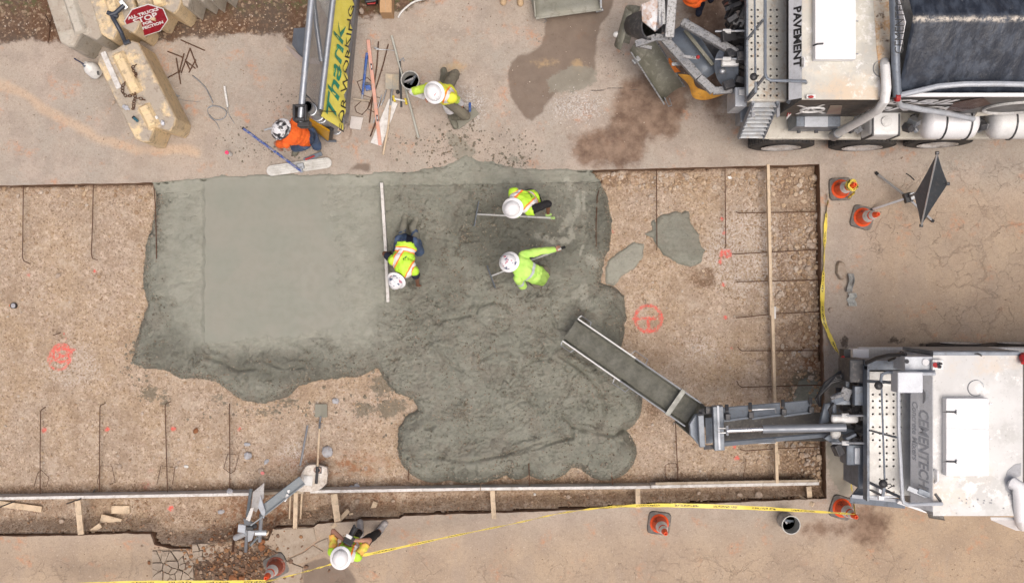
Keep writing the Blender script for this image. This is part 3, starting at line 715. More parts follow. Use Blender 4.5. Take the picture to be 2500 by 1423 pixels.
def wet_mat(name='fresh_concrete', pale=0.0):
    n = N(name); a = n.sep(n.attr('m1', 'Color')); palea = n.attr('m1', 'Alpha')
    c = n.mix(n.step(n.noise(1.7, 5, .65), .35, .65), (.245, .25, .205), (.30, .30, .248))
    c = n.mix(n.step(n.noise(7, 5, .7, n.map(scale=(1, 2.2, 1), rot=(0, 0, .35))), .44, .66, 0, .5), c, (.195, .198, .158))
    c = n.mix(n.m('MULTIPLY', n.m('MULTIPLY', n.step(n.noise(3.1, 5, .7, n.map(loc=(3, 8, 1))), .46, .62), .6), a[1]), c, (.21, .175, .14))
    sp = n.noise(15, 6, .9)
    c = n.mix(n.m('MULTIPLY', n.step(sp, .50, .62, 0, .9), n.m('MULTIPLY', a[1], n.step(n.noise(2.6, 5, .7), .42, .58, .12, 1.0))), c, (.062, .060, .045))
    c = n.mix(n.m('MULTIPLY', n.step(n.noise(24, 5, .85, n.map(loc=(2, 2, 2))), .56, .66), n.m('MULTIPLY', a[1], .7)), c, (.36, .33, .27))
    c = n.mix(n.m('MULTIPLY', n.step(n.m('ADD', a[2], n.m('MULTIPLY', n.m('SUBTRACT', n.noise(2.2, 5, .7, n.map(loc=(5, 5, 0))), .5), .8)), .2, .8), .62), c, n.mix(n.noise(9, 5, .75), (.095, .096, .076), (.17, .17, .137)))
    sm = n.mix(n.step(n.noise(1.4, 3, .5), .35, .65), (.232, .238, .197), (.250, .246, .205))
    sm = n.mix(n.step(n.noise(5, 3, .5, n.map(scale=(.15, 1, 1))), .4, .6, 0, .10), sm, (.225, .225, .185))
    c = n.mix(a[0], c, sm)
    pn = n.m('ADD', palea, n.m('MULTIPLY', n.m('SUBTRACT', n.noise(7, 6, .78, dist=.8), .5), 2.2))
    c = n.mix(n.m('MULTIPLY', n.step(pn, .40, 1.0), .62), c, n.mix(n.noise(6, 4, .7), (.36, .36, .30), (.47, .455, .385)))
    hb = n.m('MULTIPLY', n.m('ADD', n.noise(22, 6, .85), n.m('MULTIPLY', n.noise(9, 5, .7), 1.6)), n.m('ADD', n.m('MULTIPLY', a[1], 1.0), .015))
    n.bump(hb, 1.0, .05)
    ro = n.step(n.noise(9, 4, .6), .35, .65, .40, .74)
    return n.fin(c, ro, 0, .35)
def build_wet():
    st = .0160; xs = np.arange(-6.6, 2.35, st); ys = np.arange(-3.42, 2.45, st)
    X, Y = np.meshgrid(xs, ys)
    z, d, sm, se, rough, n1, n2, crease, lobz = wet_height(X, Y)
    o, co, used = grid_mesh('fresh_concrete', X, Y, z, [wet_mat()], keep=d > -.05)
    stk = lambda pts, w: np.clip(1.35 - line_d(X + .03 * n2, Y + .03 * n1, pts) / (w / S), 0, 1) * 1.1
    pale = np.maximum.reduce([stk([(1408, 478), (1412, 500), (1408, 525)], 9), stk([(1424, 470), (1426, 510)], 6), stk([(1405, 525), (1392, 555), (1396, 580)], 9), stk([(1390, 530), (1375, 558)], 14), stk([(1312, 574), (1350, 586), (1392, 588)], 11), stk([(1424, 600), (1416, 622)], 5), stk([(1440, 630), (1458, 650)], 14), stk([(1405, 720), (1430, 700), (1424, 740)], 12), stk([(1385, 440), (1395, 460)], 12), np.clip(blob(X, Y, 1395, 500, 90, 110, .2) * 1.6, 0, .5), np.clip(blob(X, Y, 1180, 930, 150, 100) * 1.2, 0, .45), np.clip(blob(X, Y, 1440, 735, 60, 40) * 3, 0, .8), np.clip(blob(X, Y, 1205, 775, 45, 34) * 4, 0, .45), np.clip(blob(X, Y, 1400, 1050, 130, 60) * 2, 0, .45)])
    ro = rough * (0.55 + .45 * sstep(-crease, .05, .5))
    ro = ro * np.where(Y > yN(X) - .2, .55, 1.0)
    ro = np.where((d < .12) & (Y < yN(X) - .2) & (sm < .3), np.maximum(ro, .8), ro)
    wetd = np.maximum.reduce([np.clip(blob(X, Y, 1270, 570, 230, 150) * 1.6, 0, 1), np.clip(blob(X, Y, 1460, 540, 50, 120) * 4, 0, 1), np.clip(blob(X, Y, 1500, 790, 60, 90) * 3, 0, .8), np.clip(blob(X, Y, 420, 860, 110, 80) * 2.5, 0, .6), np.clip(blob(X, Y, 680, 900, 260, 60) * 3, 0, .8), np.clip(blob(X, Y, 1170, 1165, 230, 32) * 5, 0, .8), np.clip(blob(X, Y, 1050, 690, 130, 200) * 1.2, 0, .5)])
    A = np.stack([np.maximum(sm, se * .45 * sstep(n1, -.3, .2)), ro, wetd, pale], -1).reshape(-1, 4)
    add_attr(o.data, 'm1', A[used] if used is not None else A)
    global WET_CO, WET_RO
    WET_CO = co.copy(); WET_RO = (ro * (d > .01)).reshape(-1)[used]
    tag(o, kind='structure'); return o
fresh = build_wet()

SP1 = [(1605, 530), (1640, 517), (1680, 520), (1690, 545), (1705, 575), (1718, 605), (1712, 635), (1680, 652), (1640, 648), (1612, 620), (1598, 585)]
SP1 = [(1600, 545), (1615, 525), (1650, 518), (1665, 520), (1672, 512), (1682, 516), (1686, 545), (1706, 575), (1710, 600), (1719, 612), (1712, 640), (1690, 652), (1655, 644), (1620, 622), (1604, 600), (1592, 582), (1572, 570), (1592, 562), (1590, 542), (1598, 537)]
SP2 = [(1478, 668), (1482, 640), (1520, 608), (1548, 592), (1572, 598), (1570, 620), (1556, 650), (1520, 672), (1498, 698), (1480, 694)]
SP3 = [(1938, 962), (1950, 930), (1975, 918), (2010, 925), (2030, 960), (2025, 990), (1960, 990), (1935, 975)]
wetpale = wet_mat('spilled_concrete')
for i, (poly, pl, lab) in enumerate([(SP1, .35, 'grey puddle of wet concrete on the gravel crossed by a reinforcing bar'), (SP2, .9, 'pale flat tongue of wet concrete beside the main pour'), (SP3, .1, 'dark wet concrete spill under the mixer boom')]):
    a = np.array(poly); x0, x1 = (a[:, 0].min() - 20 - CX) / S, (a[:, 0].max() + 20 - CX) / S
    y0, y1 = (CY - a[:, 1].max() - 20) / S, (CY - a[:, 1].min() + 20) / S
    X, Y = np.meshgrid(np.arange(x0, x1, .015), np.arange(y0, y1, .015))
    wx = X + .03 * fbm(X * 6, Y * 6, 3, 300 + i); wy = Y + .03 * fbm(X * 6, Y * 6, 3, 310 + i)
    d = sdf(wx, wy, poly)
    z = floor_z(X, Y) * .3 + (ZB + .02) * .7 + np.where(d > 0, .035 * np.sqrt(1 - (1 - np.clip(d / .08, 0, 1)) ** 2), d * 1.2 - .02)
    o, co, used = grid_mesh('concrete_spill', X * 1.0155, Y * 1.0155, z, [wetpale], keep=d > -.05)
    A = np.stack([.35 * sstep(d, .1, .3) + 0 * d, .5 + 0 * d, 0 * d, np.full(d.shape, pl)], -1).reshape(-1, 4)
    add_attr(o.data, 'm1', A[used]); tag(o, lab, 'concrete spill')
# ---------------------------------------------------------------- common materials
rust = M('rusty_steel', (.085, .045, .028), .8, .3, (.14, .07, .04), bump=.4)
galv = M('galvanised_steel', (.42, .44, .46), .42, .75, (.30, .32, .345), dirt=(.30, .27, .23), bump=.15)
steel_grey = M('grey_painted_steel', (.17, .205, .25), .45, .15, (.14, .165, .20), dirt=(.10, .09, .08), damt=.25)
black = M('black_plastic', (.018, .018, .02), .45, 0, (.03, .03, .033))
rubber = M('black_rubber', (.025, .025, .027), .8, 0, (.045, .042, .04), dirt=(.12, .10, .08), damt=.3)
lumber = M('pale_lumber', (.68, .54, .38), .75, 0, (.58, .45, .31), dirt=(.30, .24, .18), damt=.3, stretch=(1, 1, 1), bump=.2)
lumber_old = M('weathered_lumber', (.47, .40, .31), .8, 0, (.36, .29, .21), dirt=(.25, .20, .15), damt=.4, bump=.3)
form_white = M('pale_form_board', (.72, .70, .67), .6, 0, (.58, .56, .53), dirt=(.36, .31, .26), damt=.35, bump=.25)
white_paint = M('white_paint', (.80, .80, .79), .45, 0, (.70, .70, .68), dirt=(.45, .43, .40), damt=.12)
plastic_white = M('white_plastic', (.74, .74, .72), .4, 0, (.62, .62, .60), dirt=(.4, .38, .34), damt=.3)
yellow = M('yellow_tape', (.72, .56, .06), .5, 0, (.66, .50, .05))
blue = M('blue_paint', (.03, .10, .42), .45, 0, (.05, .12, .33), dirt=(.36, .35, .33), damt=.25)
red = M('red_plastic', (.45, .02, .02), .5, 0, (.33, .02, .02))
stone_m = M('limestone', (.50, .41, .33), .85, 0, (.36, .28, .22), dirt=(.25, .17, .12), damt=.3, scale=9, bump=.6, bscale=40)
stone_g = M('grey_rock', (.46, .47, .50), .8, 0, (.33, .33, .35), dirt=(.36, .27, .2), damt=.3, scale=9, bump=.6, bscale=40)
clay = M('red_clay', (.30, .125, .05), .9, 0, (.20, .08, .035), bump=.8, bscale=30)
rnd = random.Random(4)

# ---------------------------------------------------------------- form boards and timber
def board(px0, py0, px1, py1, z0, z1, w, h, mat, name, label, cat, group=None, **kw):
    a, b = P(px0, py0, z0), P(px1, py1, z1); mid = (a + b) / 2
    mb = MB().beam(a - Vector((0, 0, h / 2)), b - Vector((0, 0, h / 2)), w, h)
    return solo(mb, name, mat, label, cat, loc=(mid.x, mid.y, mid.z - h), group=group, bevel=.004, **kw)
fb = [(-330, 1222, 607, 1206, 'long white form board along the trench at the left, running out of the frame'),
      (609, 1206, 742, 1201, 'short dirty form board behind the bent steel post'),
      (757, 1200, 1172, 1193, 'white form board starting at the broken concrete block'),
      (1174, 1193, 1588, 1189, 'white form board under the rounded edge of the wet concrete'),
      (1590, 1188, 2000, 1180, 'greyest form board, ending at the right corner of the pit')]
for i, (a, b, c, d, lab) in enumerate(fb):
    o = board(a, b, c, d, .0, .0, .05 if i != 1 else .045, .27, form_white if i != 1 else lumber_old, 'form_board', lab, 'form board', 'form boards along the trench')
    if i == 4:
        MB().beam(P(1600, 1180, -.012), P(1996, 1173, -.012), .045, .02).build('top_plank', lumber_old, o, bevel=.003)
o = None
def brace(pts, label, w=.085, h=.04, mat=lumber, z=(-.03, .03)):
    return board(*pts, z[0], z[1], w, h, mat, 'timber_brace', label, 'timber brace', 'timber braces across the trench')
brace((189, 1222, 197, 1305), 'pale timber brace crossing the trench at the far left', .10)
brace((815, 1206, 824, 1272), 'pale timber brace crossing the trench left of the photographer', .11)
brace((1202, 1198, 1206, 1266), 'whitish timber brace above the middle of the yellow tape', .08)
brace((1557, 1193, 1558, 1241), 'whitish timber brace above the lone traffic cone', .08)
brace((1975, 1187, 1978, 1224), 'short timber brace at the right end of the form boards', .085, z=(-.05, -.08))
brace((1950, 1212, 1987, 1233), 'timber offcut lying aslant at the right end of the trench', .07, z=(-.15, .045))
brace((850, 1246, 811, 1288), 'timber offcut resting aslant on the pavement edge left of the photographer', .075, z=(-.2, .05))
brace((722, 1203, 720, 1290), 'round ended timber post crossing the trench below the white block', .07, h=.06, z=(.02, .06))
brace((709, 1210, 706, 1272), 'thin reddish stick leaning in the trench below the white block', .025, h=.03, z=(-.05, -.25))
brace((737, 1203, 733, 1272), 'thin grey stick leaning in the trench below the white block', .03, h=.03, z=(-.05, -.25))
brace((-60, 1221, 101, 1243), 'pale board lying in the trench at the left edge of the picture', .10, h=.03, z=(-.34, -.33))
def chip(px, py, lx, ly, rot, label, z=None, mat=lumber, th=.035):
    c = fz(px, py) if z is None else P(px, py, z)
    k = (H - c.z) / H / S
    mb = MB().box((0, 0, th / 2), (lx * k, ly * k, th)); o = mb.build('wood_block', mat, None, local=True, bevel=.004)
    o.location = c; o.rotation_euler = (.03, .02, rot); return tag(o, label, 'wood block', 'wood offcuts in the trench')
chip(296, 1242, 44, 19, 0, 'squared wood offcut in the trench, upper of the pair at the left')
chip(272, 1270, 50, 22, -.25, 'squared wood offcut in the trench, lower of the pair at the left')
chip(913, 1235, 12, 25, -.35, 'small tan wood offcut in the trench above the photographer')
chip(236, 1288, 28, 12, .6, 'small wood wedge at the foot of the far left brace')
chip(1782, 433, 9, 9, .4, 'small white scrap lying on the gravel near the top of the pit', mat=white_paint, th=.01)
chip(858 + 0, 1253 - 0 * 1, 10, 5, .2, 'tiny wood sliver in the trench beside the aslant offcut')
# long 2x4 across the pit
s = thing('long_stud', 'long pale timber stud laid right across the pit under the mixer boom', 'timber stud', P(1882, 780, -.22))
MB().beam(P(1874, 402, -.02), P(1882, 770, -.07), .05, .09).build('timber', lumber, s, bevel=.004)
MB().beam(P(1884, 735, -.065), P(1896, 1178, -.03), .05, .09).build('timber', lumber, s, bevel=.004)
MB().beam(P(1891, 748, -.06), P(1891, 778, -.06), .03, .07).build('splice_block', form_white, s)
MB().beam(P(1898, 1107, -.03), P(1900, 1132, -.03), .035, .07).build('splice_block', lumber, s)
for (a, b, c, d, lab) in [(163, 1229, 197, 1217, 'black steel form pin beside the far left brace'), (-5, 1239, 36, 1223, 'black steel form pin at the left edge of the picture'), (227, 1200, 232, 1195, 'short black form pin above the left form board')]:
    solo(MB().cyl(P(a, b, -.3), P(c, d, .03), .011, seg=6), 'form_pin', black, lab, 'form pin', group='form pins')
solo(MB().cyl(P(573, 1290, -.1), P(568, 1347, .25), .02, seg=8), 'rusty_stake', rust, 'rusty steel stake leaning left of the bent steel post', 'stake')

# ---------------------------------------------------------------- reinforcing bars
def bar(pts, label, r=.0085, group='hooked dowel bars', name='dowel_bar', cat='steel bar', mat=rust, seg=6):
    q = [P(*p) for p in pts]
    return solo(MB().tube(q, r, seg), name, mat, label, cat, group=group)
zd = -.13
LB = 'leftmost|second|third|fourth'.split('|')
bar([(57, 440, zd), (56, 540, zd), (55, 628, zd), (58, 637, zd), (73, 644, zd + .05)], 'rusty hooked dowel bar at the top left, nearer the picture edge', group='dowel bars at the top left of the pit')
bar([(228, 438, zd), (226, 540, zd), (223, 622, zd), (226, 631, zd), (238, 635, zd + .05)], 'rusty hooked dowel bar at the top left, nearer the wet concrete', group='dowel bars at the top left of the pit')
bar([(375, 440, zd + .02), (379, 500, .00), (381, 560, .012), (382, 632, .008)], 'dowel bar half sunk in the left edge of the wet concrete')
for i, pts in enumerate([[(98, 1205), (98, 1100), (99, 1006), (101, 1000), (111, 993)], [(243, 1200), (243, 1100), (244, 994), (247, 988), (257, 984)], [(409, 1200), (406, 1100), (403, 990), (406, 984), (417, 980)], [(561, 1200), (561, 1100), (560, 990), (560, 985)]]):
    q = [(x, y, zd + (.06 if k == len(pts) - 1 else 0)) for k, (x, y) in enumerate(pts)]
    bar(q, '%s from the left of four dowel bars above the left form board' % ['first', 'second', 'third', 'fourth'][i], group='dowel bars above the left form board')
bar([(1770, 395, zd), (1771, 520, zd), (1772, 600, zd), (1769, 606, zd + .03)], 'rusty dowel bar running down from the top edge beside the red paint dots')
bar([(1603, 400, zd), (1603, 520, zd), (1604, 600, zd), (1603, 612, zd)], 'rusty dowel bar crossing the wet concrete puddle')
for i, pts in enumerate([[(2020, 517), (1805, 520), (1797, 518)], [(2020, 608), (1800, 620), (1789, 620)], [(2020, 683), (1798, 688)], [(2020, 760), (1890, 766), (1797, 776)], [(2025, 855), (1811, 856), (1805, 852), (1801, 846)], [(2015, 939), (1811, 945), (1804, 940), (1799, 930)], [(2015, 1090), (1900, 1094), (1820, 1100), (1806, 1096)]]):
    q = [(x, y, zd + (.05 if k == len(pts) - 1 and i in (0, 1, 4, 5) else 0)) for k, (x, y) in enumerate(pts)]
    bar(q, '%s dowel bar from the top on the right side of the pit' % ['first', 'second', 'third', 'fourth', 'fifth', 'sixth', 'seventh'][i], group='dowel bars on the right side of the pit')
bar([(1478, 1000, -.12), (1483, 1060, .02), (1489, 1120, .035), (1494, 1165, -.02), (1496, 1182, -.1)], 'reddish dowel bar showing through the rounded lower right lobes of wet concrete')
bar([(1004, 1015, -.15), (1001, 1060, -.012), (998, 1130, -.01), (997, 1172, -.1)], 'dowel bar showing faintly in the lower left lobe of wet concrete')
bar([(1291, 1130, .02), (1292, 1158, .0), (1293, 1186, -.1)], 'dowel bar end showing between two bottom lobes of wet concrete')
bar([(1648, 1000, zd), (1652, 1100, zd), (1656, 1188, zd)], 'rusty dowel bar below the elbow of the mixer chute')
bar([(1469, 440, -.1), (1458, 480, -.02), (1455, 560, -.01), (1456, 620, -.02)], 'dowel bar line showing in the right part of the wet concrete')
bar([(130, 818, -.2), (148, 812, -.05)], 'short rusty pin standing in the gravel by the red paint ring', name='steel_pin', group=None)
for pts, lab in [([(83, 1187), (92, 1155), (101, 1147), (120, 1165), (113, 1187)], 'bent wire chair round the foot of the first dowel bar'),
                 ([(237, 1180), (246, 1136), (273, 1137), (281, 1176), (268, 1182)], 'bent wire chair round the foot of the second dowel bar'),
                 ([(383, 1182), (393, 1136), (427, 1141), (421, 1182)], 'bent wire chair round the foot of the third dowel bar'),
                 ([(546, 1143), (556, 1107), (583, 1110), (573, 1149), (563, 1155), (546, 1143)], 'five sided bent wire chair round the fourth dowel bar'),
                 ([(1624, 1162), (1624, 1136), (1632, 1131), (1650, 1131), (1656, 1140), (1654, 1170), (1632, 1172), (1624, 1162)], 'rounded bent wire chair below the elbow of the mixer chute'),
                 ([(1810, 1130), (1822, 1125), (1814, 1165)], 'bent wire lying beside the long stud')]:
    bar([(x, y, -.17) for x, y in pts], lab, r=.006, name='bar_chair', cat='wire chair', group='bent wire bar chairs')
pile = [((441, 98), (500, 124)), ((409, 126), (447, 141)), ((449, 131), (437, 180)), ((464, 118), (442, 179)), ((464, 119), (482, 166)), ((430, 142), (441, 206)), ((410, 190), (441, 173)), ((452, 146), (463, 170)), ((478, 146), (461, 178)), ((455, 150), (477, 168))]
OFFL = ['rusty bar offcut lying apart above the scatter of bars', 'rusty bar offcut pointing from the scatter to the upper left', 'steep rusty bar offcut in the middle of the scatter', 'long leaning rusty bar offcut touching the top of the scatter', 'rusty bar offcut slanting down the right side of the scatter', 'long upright rusty bar offcut at the lower left of the scatter', 'rusty bar offcut at the lower left crossing the long upright one', 'short rusty bar offcut low in the middle of the scatter', 'short rusty bar offcut at the right foot of the scatter', 'rusty bar offcut crossing low at the right of the scatter']
for i, (a, b) in enumerate(pile):
    bar([(*a, .012 + .008 * (i % 3)), (*b, .012 + .012 * (i % 2))], OFFL[i], group='rusty bar offcuts', name='bar_offcut', r=.010)
for (a, b, lab) in [((110, 35, .9), (122, 60, .0), 'rusty rod standing bent against the blocks, left one'), ((130, 35, .7), (121, 62, 0), 'rusty rod standing bent against the blocks, right one'), ((122, 60, .02), (117, 105, .02), 'rusty rod lying at the foot of the blocks')]:
    bar([a, b], lab, r=.009, name='rusty_rod', cat='steel rod', group='rusty rods beside the blocks')
def wire(pts, label, r, mat, name='wire', cat='wire', group=None):
    q = [P(*p) if len(p) == 3 else P(*p, r) for p in pts]
    # smooth path
    out = []
    for i in range(len(q) - 1):
        p0, p1, p2, p3 = q[max(i - 1, 0)], q[i], q[i + 1], q[min(i + 2, len(q) - 1)]
        for k in range(5):
            t = k / 5
            out.append(.5 * ((2 * p1) + (p2 - p0) * t + (2 * p0 - 5 * p1 + 4 * p2 - p3) * t * t + (3 * p1 - p0 - 3 * p2 + p3) * t ** 3))
    out.append(q[-1])
    return solo(MB().tube(out, r, 6), name, mat, label, cat, group=group, smooth='all')
wire([(376, 160), (385, 192), (404, 217), (428, 232), (438, 236)], 'curved grey conduit lying along the right side of the block', .013, galv, 'conduit', 'conduit')
wire([(470, 185), (490, 202), (505, 220), (520, 252)], 'thin bent grey rod below the scatter of bars', .010, galv, 'bent_rod', 'rod')
wire([(520, 256), (507, 265), (512, 285), (528, 300), (536, 316)], 'looped grey wire left of the white tube', .005, galv)
wire([(508, 264), (522, 259), (540, 263), (553, 274), (545, 290), (525, 293), (510, 280)], 'ring of pale grey tubing left of the white tube', .009, galv, 'tubing_ring', 'tubing')
wire([(556, 262), (558, 278), (572, 302)], 'thin wire running from the end of the white tube', .005, galv)
solo(MB().cyl(P(548, 211, .02), P(556, 262, .02), .02, seg=10), 'white_tube', plastic_white, 'short white plastic tube lying on the pavement near the top left', 'tube')
wire([(430, 236), (440, 244), (490, 250)], 'faint thin wire right of the concrete block', .003, galv)
wire([(430, 245), (428, 290), (440, 320)], 'faint dark wire beside the lower corner of the concrete block', .003, black)
wire([(219, 141), (227, 137), (240, 136)], 'short dark wire above the white spray jug', .004, black)
wire([(972, 44), (980, 30), (1000, 12), (1020, 2), (1060, -6)], 'white flexible pipe entering from the top edge beside the cardboard box', .018, plastic_white, 'flexible_pipe', 'pipe')
wire([(875, 63), (890, 58), (905, 58)], 'grey twig of wire beside the yellow banner', .006, stone_m)

# ---------------------------------------------------------------- traffic cones
def orange_mat():
    n = N('orange_cone'); d = n.noise(14, 5, .7)
    c = n.mix(n.step(d, .5, .68, 0, .6), (.82, .095, .018), (.34, .10, .05)); return n.fin(c, .45)
def band_mat():
    n = N('reflective_band'); c = n.mix(n.step(n.noise(18, 4, .7), .48, .68, 0, .7), (.72, .71, .70), (.38, .33, .30)); return n.fin(c, .35)
orange, band = orange_mat(), band_mat()
def make_cone(label):
    t = thing('traffic_cone', label, 'traffic cone', group='orange traffic cones')
    pts = []
    for k in range(24):
        a = 2 * math.pi * (k + .5) / 24; c, s_ = math.cos(a), math.sin(a); e = .36
        pts.append((.195 * math.copysign(abs(c) ** e, c), .195 * math.copysign(abs(s_) ** e, s_)))
    MB().prism(pts, 0, .035, [(x * .95, y * .95) for x, y in pts]).build('base', cone_base, t, local=True, bevel=.005)
    r = lambda z: .135 - (.135 - .032) * (z - .03) / .68
    MB().lathe([(.16, .034), (.15, .05), (r(.06), .06), (r(.28), .28)], seg=28).build('lower_body', orange, t, local=True, smooth=True)
    b1 = MB().lathe([(r(.28) + .002, .278), (r(.42) + .002, .42)], seg=28).build('lower_band', band, t, local=True, smooth=True)
    MB().lathe([(r(.42), .418), (r(.47), .472)], seg=28).build('middle_body', orange, t, local=True, smooth=True)
    MB().lathe([(r(.47) + .002, .47), (r(.57) + .002, .57)], seg=28).build('upper_band', band, t, local=True, smooth=True)
    MB().lathe([(r(.57), .568), (r(.70), .70), (.028, .712), (.018, .708), (.016, .66)], seg=28).build('tip', orange, t, local=True, smooth=True)
    # stencilled mark
    mk = MB()
    for a0, z0, w, h in [(2.5, .17, .30, .012), (2.5, .215, .30, .012), (2.38, .19, .05, .06), (2.62, .19, .05, .06), (2.3, .13, .25, .015), (2.7, .135, .2, .015)]:
        rows = []
        for zz in (z0 - h / 2, z0 + h / 2):
            rows.append([((r(zz) + .002) * math.cos(a0 + w * (k / 4 - .5)), (r(zz) + .002) * math.sin(a0 + w * (k / 4 - .5)), zz) for k in range(5)])
        mk.sheet(rows)
    mk.build('stencil_mark', black, t, local=True)
    return t
cone_base = M('cone_base_rubber', (.10, .095, .09), .8, 0, (.17, .155, .14), dirt=(.30, .25, .2), damt=.45)
cone0 = make_cone('orange traffic cone wrapped in yellow tape near the pit corner')
cones = [(2051, 462, .05, None), (2105, 531, -.25, 'clean orange traffic cone on the foot of the tripod stand'), (2054, 1238, -.3, 'orange traffic cone under the mixer truck corner, tape tied to its tip'),
         (1609, 1276, -.12, 'orange traffic cone standing alone below the yellow tape'), (675, 1380, .45, 'dirty faded traffic cone beside the broken ground at the bottom left')]
for i, (px, py, rz, lab) in enumerate(cones):
    o = cone0 if i == 0 else copy_tree(cone0)
    o.location = P(px, py, .0); o.rotation_euler = (0, 0, rz)
    if lab: o['label'] = lab
dm = M('dirty_orange', (.40, .075, .035), .6, 0, (.25, .07, .045), dirt=(.3, .2, .15), damt=.5)
for ch in o.children:
    if ch.name.startswith('lower_body'):
        ch.data = ch.data.copy(); ch.data.materials[0] = dm

# ---------------------------------------------------------------- caution tape
def tape_mat():
    n = N('caution_tape'); u = n.attr('run'); w = n.attr('across')
    lt = n.m('GREATER_THAN', n.noise(26, 2, .5, n.map(vec=n.nd('ShaderNodeCombineXYZ').outputs[0])), .5)
    cb = n.nd('ShaderNodeCombineXYZ'); n.set(cb.inputs[0], n.m('MULTIPLY', u, 1.0)); n.set(cb.inputs[1], n.m('MULTIPLY', w, .25))
    lt = n.m('GREATER_THAN', n.noise(34, 1, .5, cb.outputs[0]), .50)
    word = n.m('LESS_THAN', n.m('FRACT', n.m('MULTIPLY', u, 1.6)), .62)
    inside = n.m('LESS_THAN', n.m('ABSOLUTE', w), .24)
    f = n.m('MULTIPLY', n.m('MULTIPLY', lt, word), inside)
    c = n.mix(f, n.mix(n.noise(5, 3), (.74, .58, .05), (.78, .64, .16)), (.03, .028, .02))
    return n.fin(c, .4)
tape_m = tape_mat()
def tape(pts, label, tw, w=.072, name='caution_tape', mat=None, group='yellow caution tape'):
    """ribbon along points; tw(t) = twist angle from flat"""
    q = [P(*p) for p in pts]; out = []
    for i in range(len(q) - 1):
        p0, p1, p2, p3 = q[max(i - 1, 0)], q[i], q[i + 1], q[min(i + 2, len(q) - 1)]
        for k in range(14):
            t = k / 14
            out.append(.5 * ((2 * p1) + (p2 - p0) * t + (2 * p0 - 5 * p1 + 4 * p2 - p3) * t * t + (3 * p1 - p0 - 3 * p2 + p3) * t ** 3))
    out.append(q[-1]); n_ = len(out); mb = MB(); rows = []; run = [0.0]; ln = []
    for i, p in enumerate(out):
        d = (out[min(i + 1, n_ - 1)] - out[max(i - 1, 0)]).normalized(); s_ = d.cross(Vector((0, 0, 1))).normalized(); up = s_.cross(d)
        a = tw(i / (n_ - 1)) + .12 * math.sin(i * .9); v = s_ * math.cos(a) + up * math.sin(a)
        rows.append([p - v * w / 2, p, p + v * w / 2])
        if i: run.append(run[-1] + (p - out[i - 1]).length)
    mb.sheet(rows); o = solo(mb, name, mat or tape_m, label, 'caution tape', group=group)
    a = o.data.attributes.new('run', 'FLOAT', 'POINT'); a.data.foreach_set('value', np.repeat(run, 3).astype(np.float32))
    a = o.data.attributes.new('across', 'FLOAT', 'POINT'); a.data.foreach_set('value', np.tile([-.5, 0, .5], n_).astype(np.float32))
    return o
tape([(2024, 475, .08), (2019, 510, .03), (2015, 560, .02), (2012, 640, .02), (2008, 720, .02), (2010, 775, .02), (2021, 808, .03), (2036, 842, .10), (2052, 874, .3)], 'caution tape down the right side of the pit, from the taped cone', lambda t: 1.0 - 1.5 * math.exp(-((t - .6) / .2) ** 2) + .5 * math.sin(t * 20))
tape([(2079, 1110, .10), (2077, 1150, .08), (2080, 1200, .25), (2088, 1254, .69)], 'caution tape dropping from the mixer truck to the cone below it', lambda t: .3 + t)
tape([(2088, 1255, .68), (1990, 1248, .60), (1850, 1240, .54), (1700, 1234, .5), (1590, 1233, .48), (1480, 1238, .46), (1370, 1252, .45), (1260, 1276, .45), (1090, 1311, .48), (920, 1348, .55), (870, 1358, .6), (800, 1379, .62), (740, 1396, .64), (650, 1419, .69)],
     'long caution tape stretched between the two lower cones behind the photographer', lambda t: 1.15 - 1.0 * math.exp(-((t - .22) / .13) ** 2) - .5 * math.exp(-((t - .72) / .1) ** 2))
tape([(650, 1419, .69), (560, 1421, .6), (430, 1421, .55), (285, 1423, .5), (100, 1432, .5)], 'caution tape along the bottom left edge of the picture', lambda t: .25)
wrap = MB()
for k in range(5):
    a = [(.07 * math.cos(x) * (1 + .25 * math.sin(3 * x + k)), .07 * math.sin(x) * (1 + .25 * math.cos(2 * x + k)), .50 + .025 * k + .02 * math.sin(x + k)) for x in np.linspace(0, 2 * math.pi, 14)[:-1]]
    wrap.tube(a, .022, 4, closed=True)
wrap.tube([(.06, -.03, .5), (.12, -.10, .3), (.10, -.16, .1)], .02, 4)
wo_ = wrap.build('tape_wrap', tape_m, cone0, local=True)
for nm in ('run', 'across'):
    a = wo_.data.attributes.new(nm, 'FLOAT', 'POINT'); a.data.foreach_set('value', np.array([v.co.x * 3 + v.co.z * 5 if nm == 'run' else .1 for v in wo_.data.vertices], dtype=np.float32))

# ---------------------------------------------------------------- tripod stand with dark diamond sign (seen from above)
t = thing('tripod_sign_stand', 'aluminium tripod stand carrying a dark folded diamond sign', 'sign stand', P(2212, 482, 0))
hub = P(2216, 483, .35)
alu = M('aluminium_leg', (.66, .66, .66), .35, .6, (.5, .5, .5))
for (x, y) in [(2142, 425), (2128, 512), (2275, 538), (2300, 455)]:
    l = MB().beam(hub, P(x, y, .03), .035, .03).build('leg', alu, t, bevel=.003)
    d = (P(x, y, .03) - hub).normalized(); MB().beam(P(x, y, .03) - d * .02, P(x, y, .03) + d * .04, .042, .04).build('rubber_foot', black, l)
MB().box(hub, (.12, .16, .10), Matrix.Rotation(.3, 3, 'Z')).build('hub', black, t, bevel=.01)
MB().box(hub + Vector((.05, .02, .06)), (.09, .12, .06), Matrix.Rotation(.3, 3, 'Z')).build('bracket', galv, t, bevel=.008)
MB().beam(hub, P(2264, 458, .95), .03, .03).build('mast', galv, t)
tipA, tipB = P(2288, 374, 1.75), P(2249, 551, .65); sL, sR = P(2232, 476, .75), P(2314, 449, 1.6)
cen = (tipA + tipB) / 2
